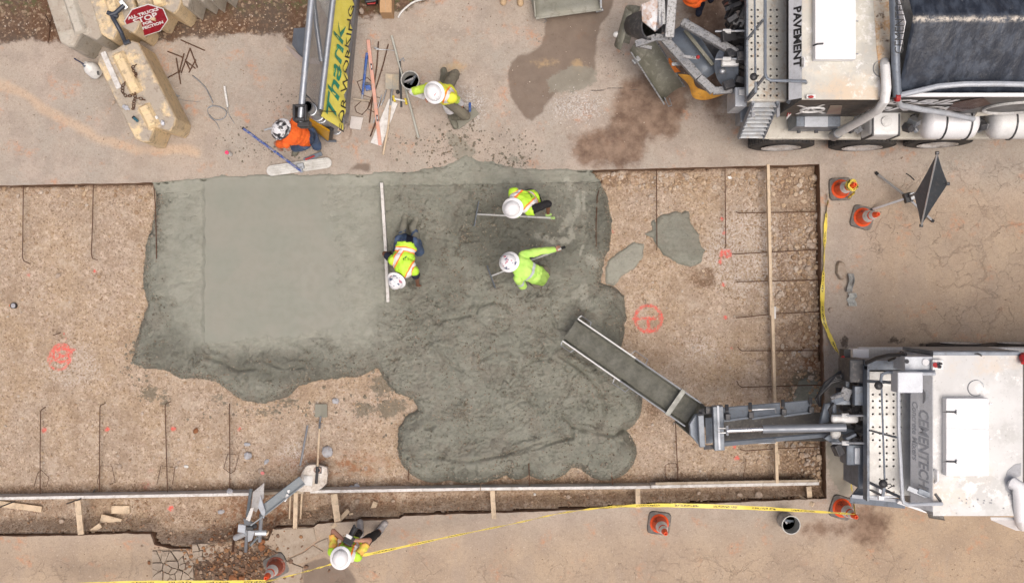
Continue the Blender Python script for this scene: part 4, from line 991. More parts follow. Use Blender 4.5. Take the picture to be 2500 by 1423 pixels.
dk = M('dark_vinyl', (.075, .09, .105), .5, 0, (.10, .12, .14), dirt=(.2, .2, .2), damt=.2)
sg = MB(); 
for a, b in ((tipA, sL), (sL, tipB), (tipB, sR), (sR, tipA)):
    rows = [[cen.lerp(a, f), cen.lerp(a.lerp(b, .5) * .97 + cen * .03, f), cen.lerp(b, f)] for f in (0.001, .5, 1)]; sg.sheet(rows)
sg.build('sign_face', dk, t, solid=.004)
upn = Vector((-.2, .1, 1)).normalized() * .02
MB().beam(tipA + upn, tipB + upn, .03, .012).build('spine', alu, t); MB().beam(sL + upn, sR + upn, .012, .01).build('spar', steel_grey, t)
for p in (tipA, tipB, sR): MB().box(p, (.05, .05, .03)).build('corner_clip', black, t)
MB().tube([P(2236, 460, .4), P(2232, 440, .5), P(2222, 430, .45), P(2212, 424, .4)][1:], .010, 6).build('strap', black, t)
# ---------------------------------------------------------------- buckets
def bucket(px, py, label, rim=.15, h=.37, rot=0):
    b = P(px, py, 0); t = thing('bucket', label, 'bucket', b, group='pale plastic buckets')
    MB().lathe([(.12, 0), (.125, .01), (rim - .008, h - .07), (rim, h - .065), (rim, h - .055), (rim - .004, h - .05), (rim - .002, h - .012), (rim + .006, h - .008), (rim + .006, h), (rim - .010, h), (rim - .014, .02), (0, .02)], seg=28).build('shell', bucket_m, t, local=True, smooth=True)
    MB().lathe([(.0, .13), (.13, .13)], seg=20).build('contents', black, t, local=True)
    for k in range(3):
        a = k * .35 + rot; q = Vector((.04 * k - .05, .03, .15)); MB().beam(q + Vector((-.07 * math.cos(a), -.07 * math.sin(a), 0)), q + Vector((.09 * math.cos(a), .09 * math.sin(a), .12)), .035, .02).build('tool', [stone_g, galv, steel_grey][k], t, local=True, bevel=.004)
    MB().tube([(rim * math.cos(x), rim * math.sin(x), h - .09 - .03 * math.sin(x)) for x in np.linspace(3.4, 6.0, 10)], .004, 5).build('bail', galv, t, local=True)
    return t
bucket_m = M('bucket_plastic', (.52, .52, .49), .55, 0, (.42, .41, .38), dirt=(.25, .24, .2), damt=.5)
bucket(1007, 208, 'pale bucket with tools in it, left of the worker in the orange vest', rot=.2)
bucket(1916, 1268, 'pale bucket holding dark tools below the yellow tape at the right', rot=2.2)

# ---------------------------------------------------------------- hand tools on the upper pavement
t = thing('spirit_level', 'long faded pink spirit level lying among the tools', 'spirit level', P(913, 226, 0))
MB().beam(P(899, 98, .04), P(928, 355, .04), .058, .03).build('body', M('pink_level', (.66, .37, .31), .5, 0, (.62, .30, .20), dirt=(.45, .33, .29), damt=.4), t, bevel=.004)
for (a, b) in (((906, 156), (908, 171)), ((920, 281), (922, 296))): 
    v = MB().beam(P(*a, .057), P(*b, .057), .030, .006).build('vial_window', black, t); MB().beam(P(a[0] + .5, a[1] + 4, .062), P(b[0] - .5, b[1] - 4, .062), .012, .006).build('vial', plastic_white, v)
t = thing('sledge_hammer', 'blue handled hammer lying left of the pink level', 'hammer', P(888, 190, 0))
MB().tube([P(896, 130, .03), P(885, 233, .03)], [.024, .020], 8).build('handle', blue, t, smooth=True)
MB().tube([P(885, 232, .035), P(883, 246, .04)], .018, 8).build('neck', stone_g, t); MB().beam(P(862, 242, .045), P(903, 247, .045), .035, .035).build('head', lumber_old, t, bevel=.006)
t = thing('square_shovel', 'square bladed shovel lying face up in the middle of the tools', 'shovel', P(950, 240, 0))
rows = [[P(941 - .5 * i / 3 + (33 - 0 * i) * j / 4, 180 + 38 * i / 3 + 2 * j / 4, .05 + .02 * abs(j - 2) / 2) for j in range(5)] for i in range(4)]
MB().sheet(rows).build('blade', M('shovel_blade', (.46, .37, .25), .6, .2, (.33, .32, .28), dirt=(.5, .4, .28), damt=.5), t, solid=.006)
MB().tube([P(957, 218, .05), P(955, 240, .06), P(953, 258, .05)], [.022, .016, .018], 8).build('socket', galv, t); MB().tube([P(953, 256, .05), P(948, 310, .05), P(935, 378, .03)], .017, 8).build('shaft', lumber, t, smooth=True)
t = solo(MB().plate([P(950, 242, .012), P(971, 254, .012), P(931, 358, .012), P(905, 349, .012)], .02, (0, 0, 1)), 'plank', form_white, 'tapered pale board lying under the pink level', 'board')
solo(MB().plate([P(858, 284, .01), P(887, 288, .01), P(881, 318, .01), P(853, 314, .01)], .02, (0, 0, 1)), 'square_tile', M('tile', (.62, .57, .53), .6, 0, (.56, .52, .48)), 'square off white tile beside the yellow banner', 'tile', bevel=.004)
solo(MB().cyl(P(956, 88, .03), P(1022, 337, .03), .019, seg=10), 'plastic_pipe', M('grey_pvc', (.47, .47, .42), .5, 0, (.40, .40, .35)), 'long pale plastic pipe lying left of the bucket', 'pipe', smooth=True)
solo(MB().tube([P(924, 102, .02), P(920, 160, .02), P(908, 250, .02), P(902, 300, .02)], .011, 6), 'steel_rod', rust, 'dark steel rod lying right beside the pink level', 'steel rod', group='steel rods among the tools')
solo(MB().tube([P(948, 108, .02), P(935, 160, .02), P(918, 215, .02), P(900, 262, .02)], .010, 6), 'steel_rod', rust, 'thin steel rod leaning between the pink level and the shovel', 'steel rod', group='steel rods among the tools')
solo(MB().tube([P(922, 285, .02), P(904, 334, .02)], .012, 6), 'steel_rod', rust, 'short steel rod under the lower end of the pink level', 'steel rod', group='steel rods among the tools')
solo(MB().tube([P(918, 121, .04), P(940, 122, .03), P(962, 124, .03)], .006, 5).tube([P(914, 117, .03), P(926, 121, .03)], .016, 6), 'rod_clamp', galv, 'small clamp with a cross wire on the dark steel rod', 'clamp')
solo(MB().tube([P(943, 220, .03), P(936, 245, .04), P(930, 258, .03)], .012, 6).tube([P(932, 232, .03), P(912, 300, .02)], .009, 6), 'pry_bar', galv, 'bent steel bar beside the neck of the shovel', 'pry bar')
t = thing('bolt_cutter', 'black and yellow clamp tool lying under the pale plastic pipe', 'clamp tool', P(980, 210, 0))
MB().beam(P(976, 150, .03), P(980, 262, .03), .032, .03).build('bar', black, t, bevel=.004)
MB().tube([P(976, 150, .03), P(984, 142, .03), P(987, 150, .03)], .012, 6).build('hook', galv, t); MB().ell(P(971, 225, .04), (.03, .04, .03)).build('knob', black, t)
MB().beam(P(962, 241, .05), P(992, 248, .05), .03, .03).build('grip', plastic_white, t, bevel=.006)
for x, y in ((962, 241), (991, 248)): MB().cyl(P(x - 2, y - 7, .05), P(x + 2, y + 8, .05), .02, seg=8).build('yellow_cap', yellow, t)
t = thing('blue_clamp', 'small blue and grey clamp lying between hammer and level', 'clamp', P(897, 210, 0))
MB().box(P(899, 215, .04), (.09, .09, .05), Matrix.Rotation(.2, 3, 'Z')).build('body', blue, t, bevel=.01); MB().cyl(P(892, 204, .03), P(902, 206, .07), .022, seg=10).build('cap', galv, t)
for pts, lab in [([(872, 200), (897, 190), (912, 205), (908, 240), (885, 232), (872, 200)], 'bent steel stirrup under the blue handle'),
                 ([(866, 262), (883, 246), (901, 250), (899, 264), (884, 281), (870, 274), (866, 262)], 'small bent stirrup left of the level and below the hammer'),
                 ([(908, 235), (931, 240), (925, 262), (912, 274), (897, 266), (908, 235)], 'bent stirrup crossing under the pink level')]:
    bar([(x, y, .015) for x, y in pts], lab, r=.006, name='stirrup', cat='stirrup', group='bent stirrups among the tools')
# bull float and its blue pole
t = thing('bull_float', 'long pale ribbed bull float with its blue pole at the slab edge', 'bull float', P(730, 408, 0))
a, b = P(664, 417, .03), P(797, 398, .03); R = frame(b - a); mag = M('magnesium', (.60, .60, .57), .45, .35, (.50, .49, .46), dirt=(.36, .34, .30), damt=.35)
L = (b - a).length / 2; c = (a + b) / 2; pl = []
for k in range(9): th = math.pi / 2 + math.pi * k / 8; pl.append((-L + .09 * math.cos(th), .09 * math.sin(th)))
for k in range(9): th = -math.pi / 2 + math.pi * k / 8; pl.append((L + .09 * math.cos(th), .09 * math.sin(th)))
m_ = MB().prism(pl, 0, .014); m_.v = [tuple(c + R @ Vector(v)) for v in m_.v]; m_.build('blade', mag, t, bevel=.003)
for y in (-.055, -.02, .02, .055): MB().beam(c + R @ Vector((-L, y, .022)), c + R @ Vector((L, y, .022)), .008, .016).build('rib', mag, t)
MB().box(c + R @ Vector((0.03, 0, .04)), (.12, .1, .05), R).build('bracket', galv, t, bevel=.01); MB().beam(c + R @ Vector((0.03, -.02, .07)), P(737, 421, .05), .05, .03).build('bracket_arm', galv, t)
MB().tube([P(735, 418, .06), P(690, 384, .35), P(594, 314, .85)], .021, 10).build('pole', M('blue_pole', (.04, .09, .34), .5, 0, (.30, .29, .33), amt=.9, scale=14, dirt=(.42, .40, .38), damt=.6), t, smooth=True)
MB().cyl(P(594, 314, .85), P(591.5, 312, .86), .022, seg=10).build('end_cap', black, t)
t = thing('hand_float', 'grey hand float with a red handle lying above the bull float', 'hand float', P(762, 383, 0))
MB().beam(P(742, 392, .02), P(786, 375, .02), .075, .012).build('blade', steel_grey, t, bevel=.004); MB().beam(P(745, 390, .06), P(768, 381, .06), .03, .03).build('handle', red, t, bevel=.01)
solo(MB().beam(P(645, 318, .02), P(668, 312, .02), .03, .02), 'small_trowel', galv, 'small steel trowel lying left of the worker in the orange shirt', 'trowel', bevel=.003)
# small litter
t = thing('paint_can', 'white marking paint can with a pink cap on the upper left pavement', 'paint can', P(563, 377, 0))
MB().lathe([(.033, 0), (.033, .16), (.026, .18)], c=P(563, 377, 0), seg=16).build('can', plastic_white, t, smooth=True); MB().lathe([(.03, .17), (.03, .21), (0, .212)], c=P(562.5, 377, 0), seg=16).build('cap', M('pink_cap', (.85, .03, .14), .4, 0, (.8, .03, .12)), t, smooth=True)
t = thing('spray_jug', 'white plastic spray jug with a dark hose left of the tan block', 'spray jug', P(232, 178, 0))
c0, c1 = P(236, 180, .09), P(213, 160, .26); F = frame(c1 - c0)
RR = Matrix((F.col[1], F.col[2], F.col[0])).transposed()
MB().lathe([(0, -.04), (.10, -.03), (.115, 0), (.115, .14), (.09, .20), (.045, .24), (.04, .27), (0, .27)], c=c0, R=RR, seg=20, sy=.85).build('bottle', plastic_white, t, smooth=True)
MB().cyl(P(208, 161, .28), P(205, 158, .31), .03, seg=12).build('cap', steel_grey, t); MB().tube([P(207, 160, .3), P(196, 152, .33), P(182, 144, .30)], [.014, .012, .014], 8).build('nozzle', M('dark_blue_plastic', (.03, .035, .07), .4, 0, (.05, .05, .09)), t)
text_mesh('SPRAYER'[:0] + '||||', .05, black, t, c0 + Vector((.03, -.02, .115)), (.5, .8, 0), (-.8, .5, 0)) if False else None
for dx in (-.02, .01, .04): MB().beam(P(238 + dx * 60, 174, .205), P(240 + dx * 60, 184, .185), .008, .004).build('print_line', black, t)
t = thing('pipe_stub', 'black pipe stub standing in the gravel at the left edge', 'pipe stub', fz(36, 746))
MB().lathe([(.05, 0), (.05, .06), (.043, .06), (.043, .0)], c=fz(36, 746), seg=18).build('rim', black, t, smooth=True); MB().lathe([(0, .056), (.036, .055), (.043, .048)], c=fz(36, 746), seg=18).build('lid', stone_g, t)
solo(MB().stone(fz(25, 746) + Vector((0, 0, .01)), .02, rnd), 'painted_pebble', M('orange_paint', (.8, .2, .1), .6, 0, (.7, .2, .1)), 'tiny orange painted pebble beside the pipe stub', 'pebble')
t = solo(MB().stone(P(883, 28, .05), .05, rnd, 1), 'rock', stone_m, 'brown rock between the banner and the cardboard box', 'rock')
t = thing('cardboard_box', 'tan cardboard box standing at the top edge', 'cardboard box', P(944, 12, 0))
bx0, bx1 = P(927, 31, .36), P(956, -30, .36)
MB().b6(bx0.x, bx1.x, bx0.y, bx1.y, 0, .36).build('carton', M('cardboard', (.52, .33, .18), .8, 0, (.47, .29, .15)), t, bevel=.004); MB().b6((bx0.x + bx1.x) / 2 - .002, (bx0.x + bx1.x) / 2 + .002, bx0.y, bx1.y, .36, .362).build('flap_seam', lumber_old, t)
t = thing('red_tool_case', 'red and black tool case at the top edge beside the banner', 'tool case', P(905, 0, 0))
MB().box(P(905, -6, .12), (.20, .22, .2), Matrix.Rotation(.15, 3, 'Z')).build('case', black, t, bevel=.02)
MB().tube([P(893, 2, .15), P(898, 10, .16), P(915, 9, .16), P(918, -4, .15)], .016, 8).build('red_rim', red, t)
# dark sheet and pale film left of the fence
solo(MB().plate([P(717, 70, .35), P(752, 68, .45), P(746, 143, .12), P(736, 142, .04), P(713, 110, .10)], .012), 'dark_sheet', M('dark_sheet_plastic', (.11, .13, .16), .4, 0, (.14, .16, .19)), 'dark grey plastic sheet leaning behind the left fence rail', 'sheet')
solo(MB().sheet([[P(697, 110, .06), P(716, 122, .09), P(738, 141, .10), P(760, 142, .05), P(782, 142, .02)], [P(700, 116, .015), P(712, 132, .02), P(732, 152, .02), P(760, 156, .015), P(781, 158, .015)]]), 'torn_film', M('pale_film', (.42, .36, .34), .5, 0, (.38, .33, .30)), 'torn pale plastic film under the fence mesh', 'plastic film', solid=.003)

# ---------------------------------------------------------------- interlocking concrete blocks
def paint_block(nm, tan, top):
    n = N(nm); z = n.attr('ridge')
    d = n.noise(5, 6, .7); c = n.mix(n.step(d, .42, .60), tan, top)
    c = n.mix(n.m('MULTIPLY', n.m('SUBTRACT', 1, z), n.step(n.noise(3, 5, .65), .36, .52)), c, (.39, .34, .28))
    c = n.mix(n.m('MULTIPLY', n.step(n.noise(8, 5, .7, n.map(loc=(2, 7, 1))), .54, .66), .55), c, (.21, .165, .125))
    c = n.mix(n.m('MULTIPLY', n.step(n.noise(26, 4, .7), .55, .66), .35), c, (.22, .17, .12))
    n.bump(n.noise(20, 5, .7), .6, .02); return n.fin(c, .85, 0, .3)
tanm = paint_block('tan_painted_concrete', (.74, .575, .34), (.66, .52, .33)); greym = paint_block('bare_block_concrete', (.50, .46, .39), (.45, .42, .36))
def block(px, py, ang, L, W, label, z0=0, hgt=.75, mat=tanm, ridge=[(-.5, .5)], notch=True, side=None, endm=None):
    """block with a V tongue on top and V grooves in its ends; px,py = centre of its top; ang = direction of the length in the picture (from the upper end)"""
    c = P(px, py, z0 + hgt); c.z = z0; t = thing('concrete_block', label, 'concrete block', c, group='interlocking concrete blocks')
    R = Matrix.Rotation(ang, 3, 'Z'); hw, hl, ch, nv = W / 2, L / 2, .09, .13
    out = [(-hl, -hw + ch), (-hl + ch, -hw), (hl - ch * 1.2, -hw), (hl, -hw + ch), (hl + .04, -hw * .5), (hl - nv, 0), (hl + .04, hw * .5), (hl, hw - ch), (hl - ch * 1.2, hw), (-hl + ch, hw), (-hl, hw - ch), (-hl, hw * .4), (-hl + .02, 0), (-hl, -hw * .4)]
    b = MB().prism(out, 0, hgt - .03, [(x, y) for x, y in out]); top = [(x * .975, y * .95) for x, y in out]
    b.prism(out, hgt - .03, hgt, top); b.v = [tuple(c + R @ Vector(v)) for v in b.v]
    o = b.build('body', mat, t, bevel=.012)
    a = o.data.attributes.new('ridge', 'FLOAT', 'POINT'); a.data.foreach_set('value', np.array([0.0 if v[2] > z0 + hgt - .02 else .85 for v in b.v], dtype=np.float32))
    for (u0, u1) in ridge:
        x0, x1 = L * u0 + .03, L * u1 - (.12 if u1 == .5 else .0); r = MB()
        sec = [(-.11, 0), (-.06, .075), (.06, .075), (.11, 0)]
        vs = [c + R @ Vector((x, y, hgt - .002 + z)) for x, k in ((x0, 1), (x0 + .03, 1), (x1 - .03, 1), (x1, 1)) for y, z in [(yy, zz * (.2 if x in (x0, x1) else 1)) for yy, zz in sec]]
        fs = []
        for i in range(3):
            for j in range(3): fs.append((i * 4 + j, i * 4 + j + 1, (i + 1) * 4 + j + 1, (i + 1) * 4 + j))
        fs += [(0, 1, 2, 3), (12, 15, 14, 13)]
        r.add(vs, [f[::-1] for f in fs]); o = r.build('ridge', mat, t, bevel=.015)
        a = o.data.attributes.new('ridge', 'FLOAT', 'POINT'); a.data.foreach_set('value', np.ones(len(vs), dtype=np.float32))
    return t, c, R
t, c, R = block(333, 222, math.radians(-63.5), 1.55, .74, 'tan painted concrete block lying alone, littered on top, joined by a dark pipe', ridge=[(-.45, .03), (.15, .5)])
def chainl(pts, label_part, parent, r=.012):
    for i in range(len(pts) - 1):
        a, b = Vector(pts[i]), Vector(pts[i + 1]); m = (a + b) / 2; d = (b - a); F = frame(d, (0, 0, 1) if i % 2 else (0, 1, .1)); L = d.length / 2 * 1.25
        MB().tube([m + F @ Vector((L * math.cos(x), .022 * math.sin(x), 0)) for x in np.linspace(0, 2 * math.pi, 9)[:-1]], .007, 5, closed=True).build('link', rust, parent)
ch = MB().tube([P(304, 217, .76)], .01) if False else None
tc_ = thing('lifting_chain', 'rusty lifting chain lying in a loop on the middle of the lone block', 'chain', P(315, 218, .76))
path = [(333, 158), (322, 166), (327, 176), (333, 182), (328, 192), (318, 198), (306, 199), (299, 212), (299, 226), (308, 236), (320, 234), (328, 226), (330, 238), (326, 252), (326, 262), (324, 268)]
q = [P(x, y, .775 + .02 * (k % 2)) for k, (x, y) in enumerate(path)]; qq = []
for a, b in zip(q[:-1], q[1:]): qq += [a, a.lerp(b, .5)]
chainl(qq + [q[-1]], 'link', tc_)
chainl([P(332, 241, .83), P(340, 240, .83), P(348, 243, .8), P(354, 245, .78)], 'link', tc_)
solo(MB().beam(P(252, 128, .77), P(291, 216, .77), .085, .03), 'loose_board', form_white, 'short whitish board lying along the left of the lone block', 'board', bevel=.004)
def litter(mb, name, mat, label, cat, **k): return solo(mb, name, mat, label, cat, **k)
clear = M('cloudy_plastic', (.60, .62, .66), .25, 0, (.5, .52, .58)); 
t = thing('dark_bottle', 'small dark blue bottle standing on the lower left of the lone block', 'bottle', P(331, 292, .75))
MB().cyl(P(327, 288, .80), P(337, 297, .79), .022, seg=10).build('body', M('teal', (.01, .08, .12), .3, 0, (.02, .12, .16)), t, smooth=True); MB().cyl(P(324.5, 286, .80), P(327, 288, .80), .026, seg=10).build('cap', black, t)
litter(MB().cyl(P(302, 260, .77), P(309, 264, .80), .03, .04, seg=12).cyl(P(309, 264, .8), P(316, 268, .77), .02, .014, seg=8), 'crushed_cup', clear, 'crushed clear cup at the left edge of the lone block', 'cup')
litter(MB().lathe([(.028, 0), (.028, .03), (.02, .034), (0, .03)], c=P(383, 288, .75), seg=14), 'bottle_cap', plastic_white, 'round white cap standing on the lower right of the lone block', 'cap')
litter(MB().stone(P(397, 300, .78), .045, rnd, 1), 'crumpled_wrapper', clear, 'crumpled clear wrapper beside the white cap on the lone block', 'wrapper')
solo(MB().stone(P(277, 250, .02), .03, rnd, 1), 'rock', stone_m, 'small pale rock on the pavement left of the lone block', 'rock')
# the stack of blocks at the top left
A = math.radians(-72)
block(168, -12, A, 1.55, .74, 'grey block at the left of the stack, its bare end towards the pit', mat=greym, hgt=.8)
block(262, -30, A, 1.55, .66, 'tan block of the stack behind the black pipe', hgt=.86)
block(362, -74, A, 1.5, .68, 'tan block of the stack carrying the stop sign', hgt=.83)
block(430, -104, math.radians(-68), 1.55, .50, 'grey block end between the stop sign and the top edge', mat=greym, hgt=.75)
block(486, -118, math.radians(-68), 1.55, .42, 'last grey block of the stack, touching the top edge', mat=greym, hgt=.7)
t = thing('pipe_coupling', 'dark steel pipe joining the lone block to the stack', 'steel pipe', P(300, 100, .76)); dkb = M('dark_blue_steel', (.035, .042, .06), .4, .2, (.05, .06, .08), dirt=(.12, .11, .1), damt=.2)
MB().tube([P(303, 98, .85), P(296, 80, .98), P(282, 55, 1.02), P(276, 45, 1.0), P(274, 36, .98)], .034, 10).build('long_arm', dkb, t, smooth=True)
MB().tube([P(268, 37, 1.0), P(282, 33, 1.0), P(296, 20, 1.0), P(303, 14, 1.0)], .036, 10).build('short_arm', dkb, t, smooth=True)
MB().cyl(P(262, 31, 1.0), P(288, 42, .98), .035, seg=10).build('cross_pipe', dkb, t, smooth=True); MB().beam(P(302, 107, .80), P(317, 101, .80), .06, .05).build('foot_plate', dkb, t, bevel=.005); MB().beam(P(294, 2, 1.0), P(310, 22, .95), .07, .05).build('head_plate', galv, t, bevel=.005)
# stop sign
t = thing('stop_sign', 'red octagonal inspection sign leaning on the stack of blocks', 'sign', P(358, 60, .3))
so = P(357, 50, .80); sx_ = Vector((.60, .20, -.02)).normalized(); sy_ = Vector((.04, .34, .78)).normalized(); sn = sx_.cross(sy_).normalized()
def octo(r): return [so + sx_ * (r * 1.0 * math.cos(math.pi / 8 + k * math.pi / 4)) + sy_ * (r * math.sin(math.pi / 8 + k * math.pi / 4)) for k in range(8)]
MB().plate(octo(.355), .006, sn).build('rim', white_paint, t)
MB().plate([p + sn * .0065 for p in octo(.336)], .002, sn).build('face', M('sign_red', (.33, .005, .02), .35, 0, (.28, .005, .02), dirt=(.3, .2, .2), damt=.1), t)
for s_, dy, size in (('ALL TRUCKS', .165, .088), ('STOP', .05, .165), ('FOR', -.055, .08), ('INSPECTION', -.145, .085)): text_mesh(s_, size, white_paint, t, so + sn * .0105 + sy_ * dy, sx_, sy_, .001, bold=.004)
# metal trough section at the top edge
t = thing('chute_section', 'loose grey green chute section lying at the top edge', 'chute section', P(1388, 10, 0))
mudst = M('mud_coated_steel', (.27, .265, .205), .6, .2, (.36, .355, .31), dirt=(.19, .175, .135), damt=.4, scale=3); rows = []
for i in range(7):
    u = i / 6; a = P(1306 + 0 * i, 48 - 110 * u, .0); row = []
    for j in range(9):
        w = j / 8; x = 1308 + 160 * w - 3 * u * 10; y = 46 - 22 * w - 120 * u; z = .05 + .17 * (2 * u - 1) ** 2 + .03
        row.append(P(x, y, z + .0 * j))
    rows.append(row)
MB().sheet(rows).build('trough', mudst, t, solid=.008, smooth=True)
MB().beam(P(1308, 46, .25), P(1468, 24, .25), .03, .03).build('rim', mudst, t, bevel=.004); MB().beam(P(1307, 44, .22), P(1299, -70, .22), .02, .10).build('end_flange', mudst, t); MB().beam(P(1467, 22, .22), P(1464, -70, .22), .03, .08).build('end_flange', galv, t); MB().cyl(P(1455, 28, .12), P(1472, 24, .12), .03, seg=8).build('lug', galv, t)
MB().tube([P(1330, 46, .2), P(1334, 52, .15), P(1328, 56, .1)], .008, 6).build('hook', galv, t)

# ---------------------------------------------------------------- fence gate with the banner
t = thing('gate_with_banner', 'chain link gate leaning by the pit with pipe rails and a yellow thank you banner', 'gate', P(835, 312, 0))
galvb = M('galvanised_pipe', (.33, .37, .42), .4, .6, (.42, .44, .47), dirt=(.25, .25, .25), damt=.2)
g0, g1 = P(737, 262, 2.15), P(766, -60, 2.15)
MB().tube([P(733, 298, 2.1), P(738, 240, 2.15), P(768, -80, 2.15)], .05, 12).build('top_rail', galvb, t, smooth=True)
MB().tube([P(782, 268, 1.7), P(800, 110, 1.7), P(822, -80, 1.7)], .047, 12).build('middle_rail', galvb, t, smooth=True)
MB().tube([P(762, -40, 2.1), P(772, 60, 1.9), P(785, 150, 1.75)], .036, 10).build('brace', galvb, t, smooth=True)
MB().tube([P(836, 308, .25), P(868, 0, .25), P(876, -80, .25)], .03, 10).build('bottom_rail', galvb, t, smooth=True)
# end post, seen leaning outward because it stands upright
MB().tube([P(825, 319, .0), P(825, 319, .0) + Vector((-.065, -.01, 2.12))], .085, 20, cap=False).build('end_post', galvb, t, smooth=True)
MB().lathe([(.066, 0), (.0, 0)], c=P(825, 319, 0) + Vector((-.062, -.01, 2.125)), seg=16).build('post_bore_shade', black, t)  # black disc painted in for the shade inside the open post
for z in (1.25, 1.45, 1.9, .15): MB().lathe([(.087, -.01), (.097, -.006), (.097, .006), (.087, .01)], c=P(825, 319, 0) + Vector((-.031 * z, -.005 * z, z)), seg=20).build('band', galv, t, smooth=True)
MB().tube([P(764, 258, 1.9), P(812, 300, .8), P(838, 314, .15)], .026, 10).build('stay_pipe', galv, t, smooth=True)
MB().box(P(826, 312, .35), (.16, .10, .02), Matrix.Rotation(-.3, 3, 'Z')).build('tag_plate', M('tag', (.55, .44, .36), .5, 0, (.5, .4, .3)), t, bevel=.01)
MB().lathe([(.20, 0), (.17, .05), (.11, .07)], c=P(832, 322, -.01), seg=16).build('footing', stone_m, t, smooth=True)
# black box gripping the top rail
bx = MB(); cb = P(735, 278, 2.1)
for dx, dy, sx__, sy__ in ((-.085, 0, .035, .24), (.085, 0, .035, .24), (0, .10, .14, .04), (0, -.10, .14, .05)): bx.box(cb + Vector((dx, dy, 0)), (sx__, sy__, .22))
bx.build('box_clamp', black, t, bevel=.012); MB().box(cb + Vector((.03, -.14, -.1)), (.18, .10, .2)).build('clamp_body', black, t, bevel=.02); MB().cyl(P(733, 292, 2.05), P(733, 309, 2.0), .045, seg=12).build('pipe_end', galv, t)
# yellow board hanging crosswise
ya = [P(744, 280, 1.45), P(744, 296, .85), P(803, 341, .25), P(806, 318, .85)]
MB().plate(ya, .03).build('yellow_board', M('amber_board', (.62, .32, .01), .45, 0, (.52, .26, .01)), t)
MB().plate([P(803, 316, .9), P(813, 320, .9), P(810, 342, .27), P(799, 341, .25)], .05).build('board_end', black, t); MB().tube([P(742, 298, .8), P(800, 344, .2), P(820, 345, .06)], .02, 8).build('board_rail', steel_grey, t)
# banner
bt = M('banner_yellow', (.90, .80, .16), .55, 0, (.85, .75, .12), bump=.05)
def bp(u, v):      # u along (0 bottom end .. 1 top of picture and beyond), v from rail (0) to ground side (1)
    a = P(786 + 34 * u, 278 - 300 * u, 1.62); b = P(838 + 26 * u, 312 - 330 * u, .92)
    w = .018 * math.sin(u * 34 + v * 3) * (v ** 1.5) + .010 * math.sin(u * 71); return a.lerp(b, v) + Vector((w, 0, 0))
rows = [[bp(-.02 + 1.22 * i / 60, j / 8) for j in range(9)] for i in range(61)]
MB().sheet(rows).build('banner', bt, t, smooth='all')
def bword(txt, u0, u1, v0, v1, mat, bold=0, shear=0, off=.012):
    cu = bpy.data.curves.new('t', 'FONT'); cu.body = txt; cu.size = 1; cu.offset = bold; cu.shear = shear; cu.resolution_u = 3
    o = bpy.data.objects.new('t', cu); link(o); dg = bpy.context.evaluated_depsgraph_get(); me = bpy.data.meshes.new_from_object(o.evaluated_get(dg)); bpy.data.objects.remove(o); bpy.data.curves.remove(cu)
    xs = [v.co.x for v in me.vertices]; x0, x1 = min(xs), max(xs); offw = origin_of(t)
    import bmesh
    bm = bmesh.new(); bm.from_mesh(me); 
    for v in bm.verts:
        u = u0 + (u1 - u0) * (v.co.x - x0) / (x1 - x0); vv = v0 + (v1 - v0) * (1 - v.co.y)
        p = bp(u, vv); n_ = (bp(u + .01, vv) - bp(u - .01, vv)).cross(bp(u, vv + .01) - bp(u, vv - .01)).normalized()
        if n_.z < 0: n_ = -n_
        v.co = p + n_ * off - offw
    bm.to_mesh(me); bm.free(); me.materials.clear(); me.materials.append(mat); o = link(bpy.data.objects.new('lettering', me)); o.parent = t
green = M('green_ink', (.02, .27, .17), .5, 0, (.02, .25, .16)); ink = M('black_ink', (.02, .02, .02), .5, 0, (.03, .03, .03))
bword('Thank', .015, .76, -.12, .62, green, .012, .25); bword('You', .92, 1.4, -.12, .62, green, .012, .25)
bword('FOR WORKING SAFELY', -.04, 1.38, .655, .98, ink, .0, .0)
# chain link: two families of crossing wires between the rails, and behind the banner
wi = MB()
def lp(u, v): return P(738 + 31 * u, 262 - 300 * u, 2.12).lerp(P(783 + 37 * u, 262 - 300 * u, 1.7), v)
for k in range(-8, 75):
    for sg_ in (1, -1):
        a0 = k / 75; pts = []
        u0_, u1_ = a0, a0 + .105
        v0_, v1_ = (0, 1) if sg_ > 0 else (1, 0)
        if u1_ < .02 or u0_ > 1.15: continue
        wi.tube([lp(u0_, v0_), lp(u1_, v1_)], .0028, 3, cap=False)
def lp2(u, v): return bp(u, v) + Vector((.03, 0, -.03))
def lp3(u, v): return P(836 + 26 * u, 312 - 330 * u, .90).lerp(P(850 + 30 * u, 312 - 330 * u, .03), v)
for k in range(-8, 75):
    for sg_ in (1, -1):
        u0_ = k / 75; v0_, v1_ = (0, 1) if sg_ > 0 else (1, 0)
        if u0_ < -.02: continue
        wi.tube([lp3(u0_, v0_), lp3(u0_ + .12, v1_)], .0028, 3, cap=False)
wi.build('chain_link_mesh', galv, t)['kind'] = 'stuff'
MB().tube([P(741, 220, 2.1), P(748, 232, 1.9), P(742, 262, 1.9), P(740, 275, 1.9)], .008, 6).tube([P(748, 232, 1.9), P(775, 262, 1.7)], .008, 6).build('cable', black, t)
for (a, b) in (((796, 86, 1.7), (822, 86, 1.45)), ((787, 272, 1.66), (820, 273, 1.3)), ((790, 293, 1.5), (797, 287, 1.4))): MB().cyl(P(*a), P(*b), .007, seg=5).build('cable_tie', black, t)
# crumpled pale fabric behind the top of the gate
rows = [[P(772 + 8 * i + 26 * j / 4, -10 + 16 * i - 6 * j / 4, .6 - .1 * i + .05 * math.sin(2.2 * j + i)) for j in range(5)] for i in range(6)]
solo(MB().sheet(rows), 'ribbed_fabric', form_white, 'ribbed pale fabric roll seen through the gate at the top edge', 'fabric roll', smooth='all', solid=.01)
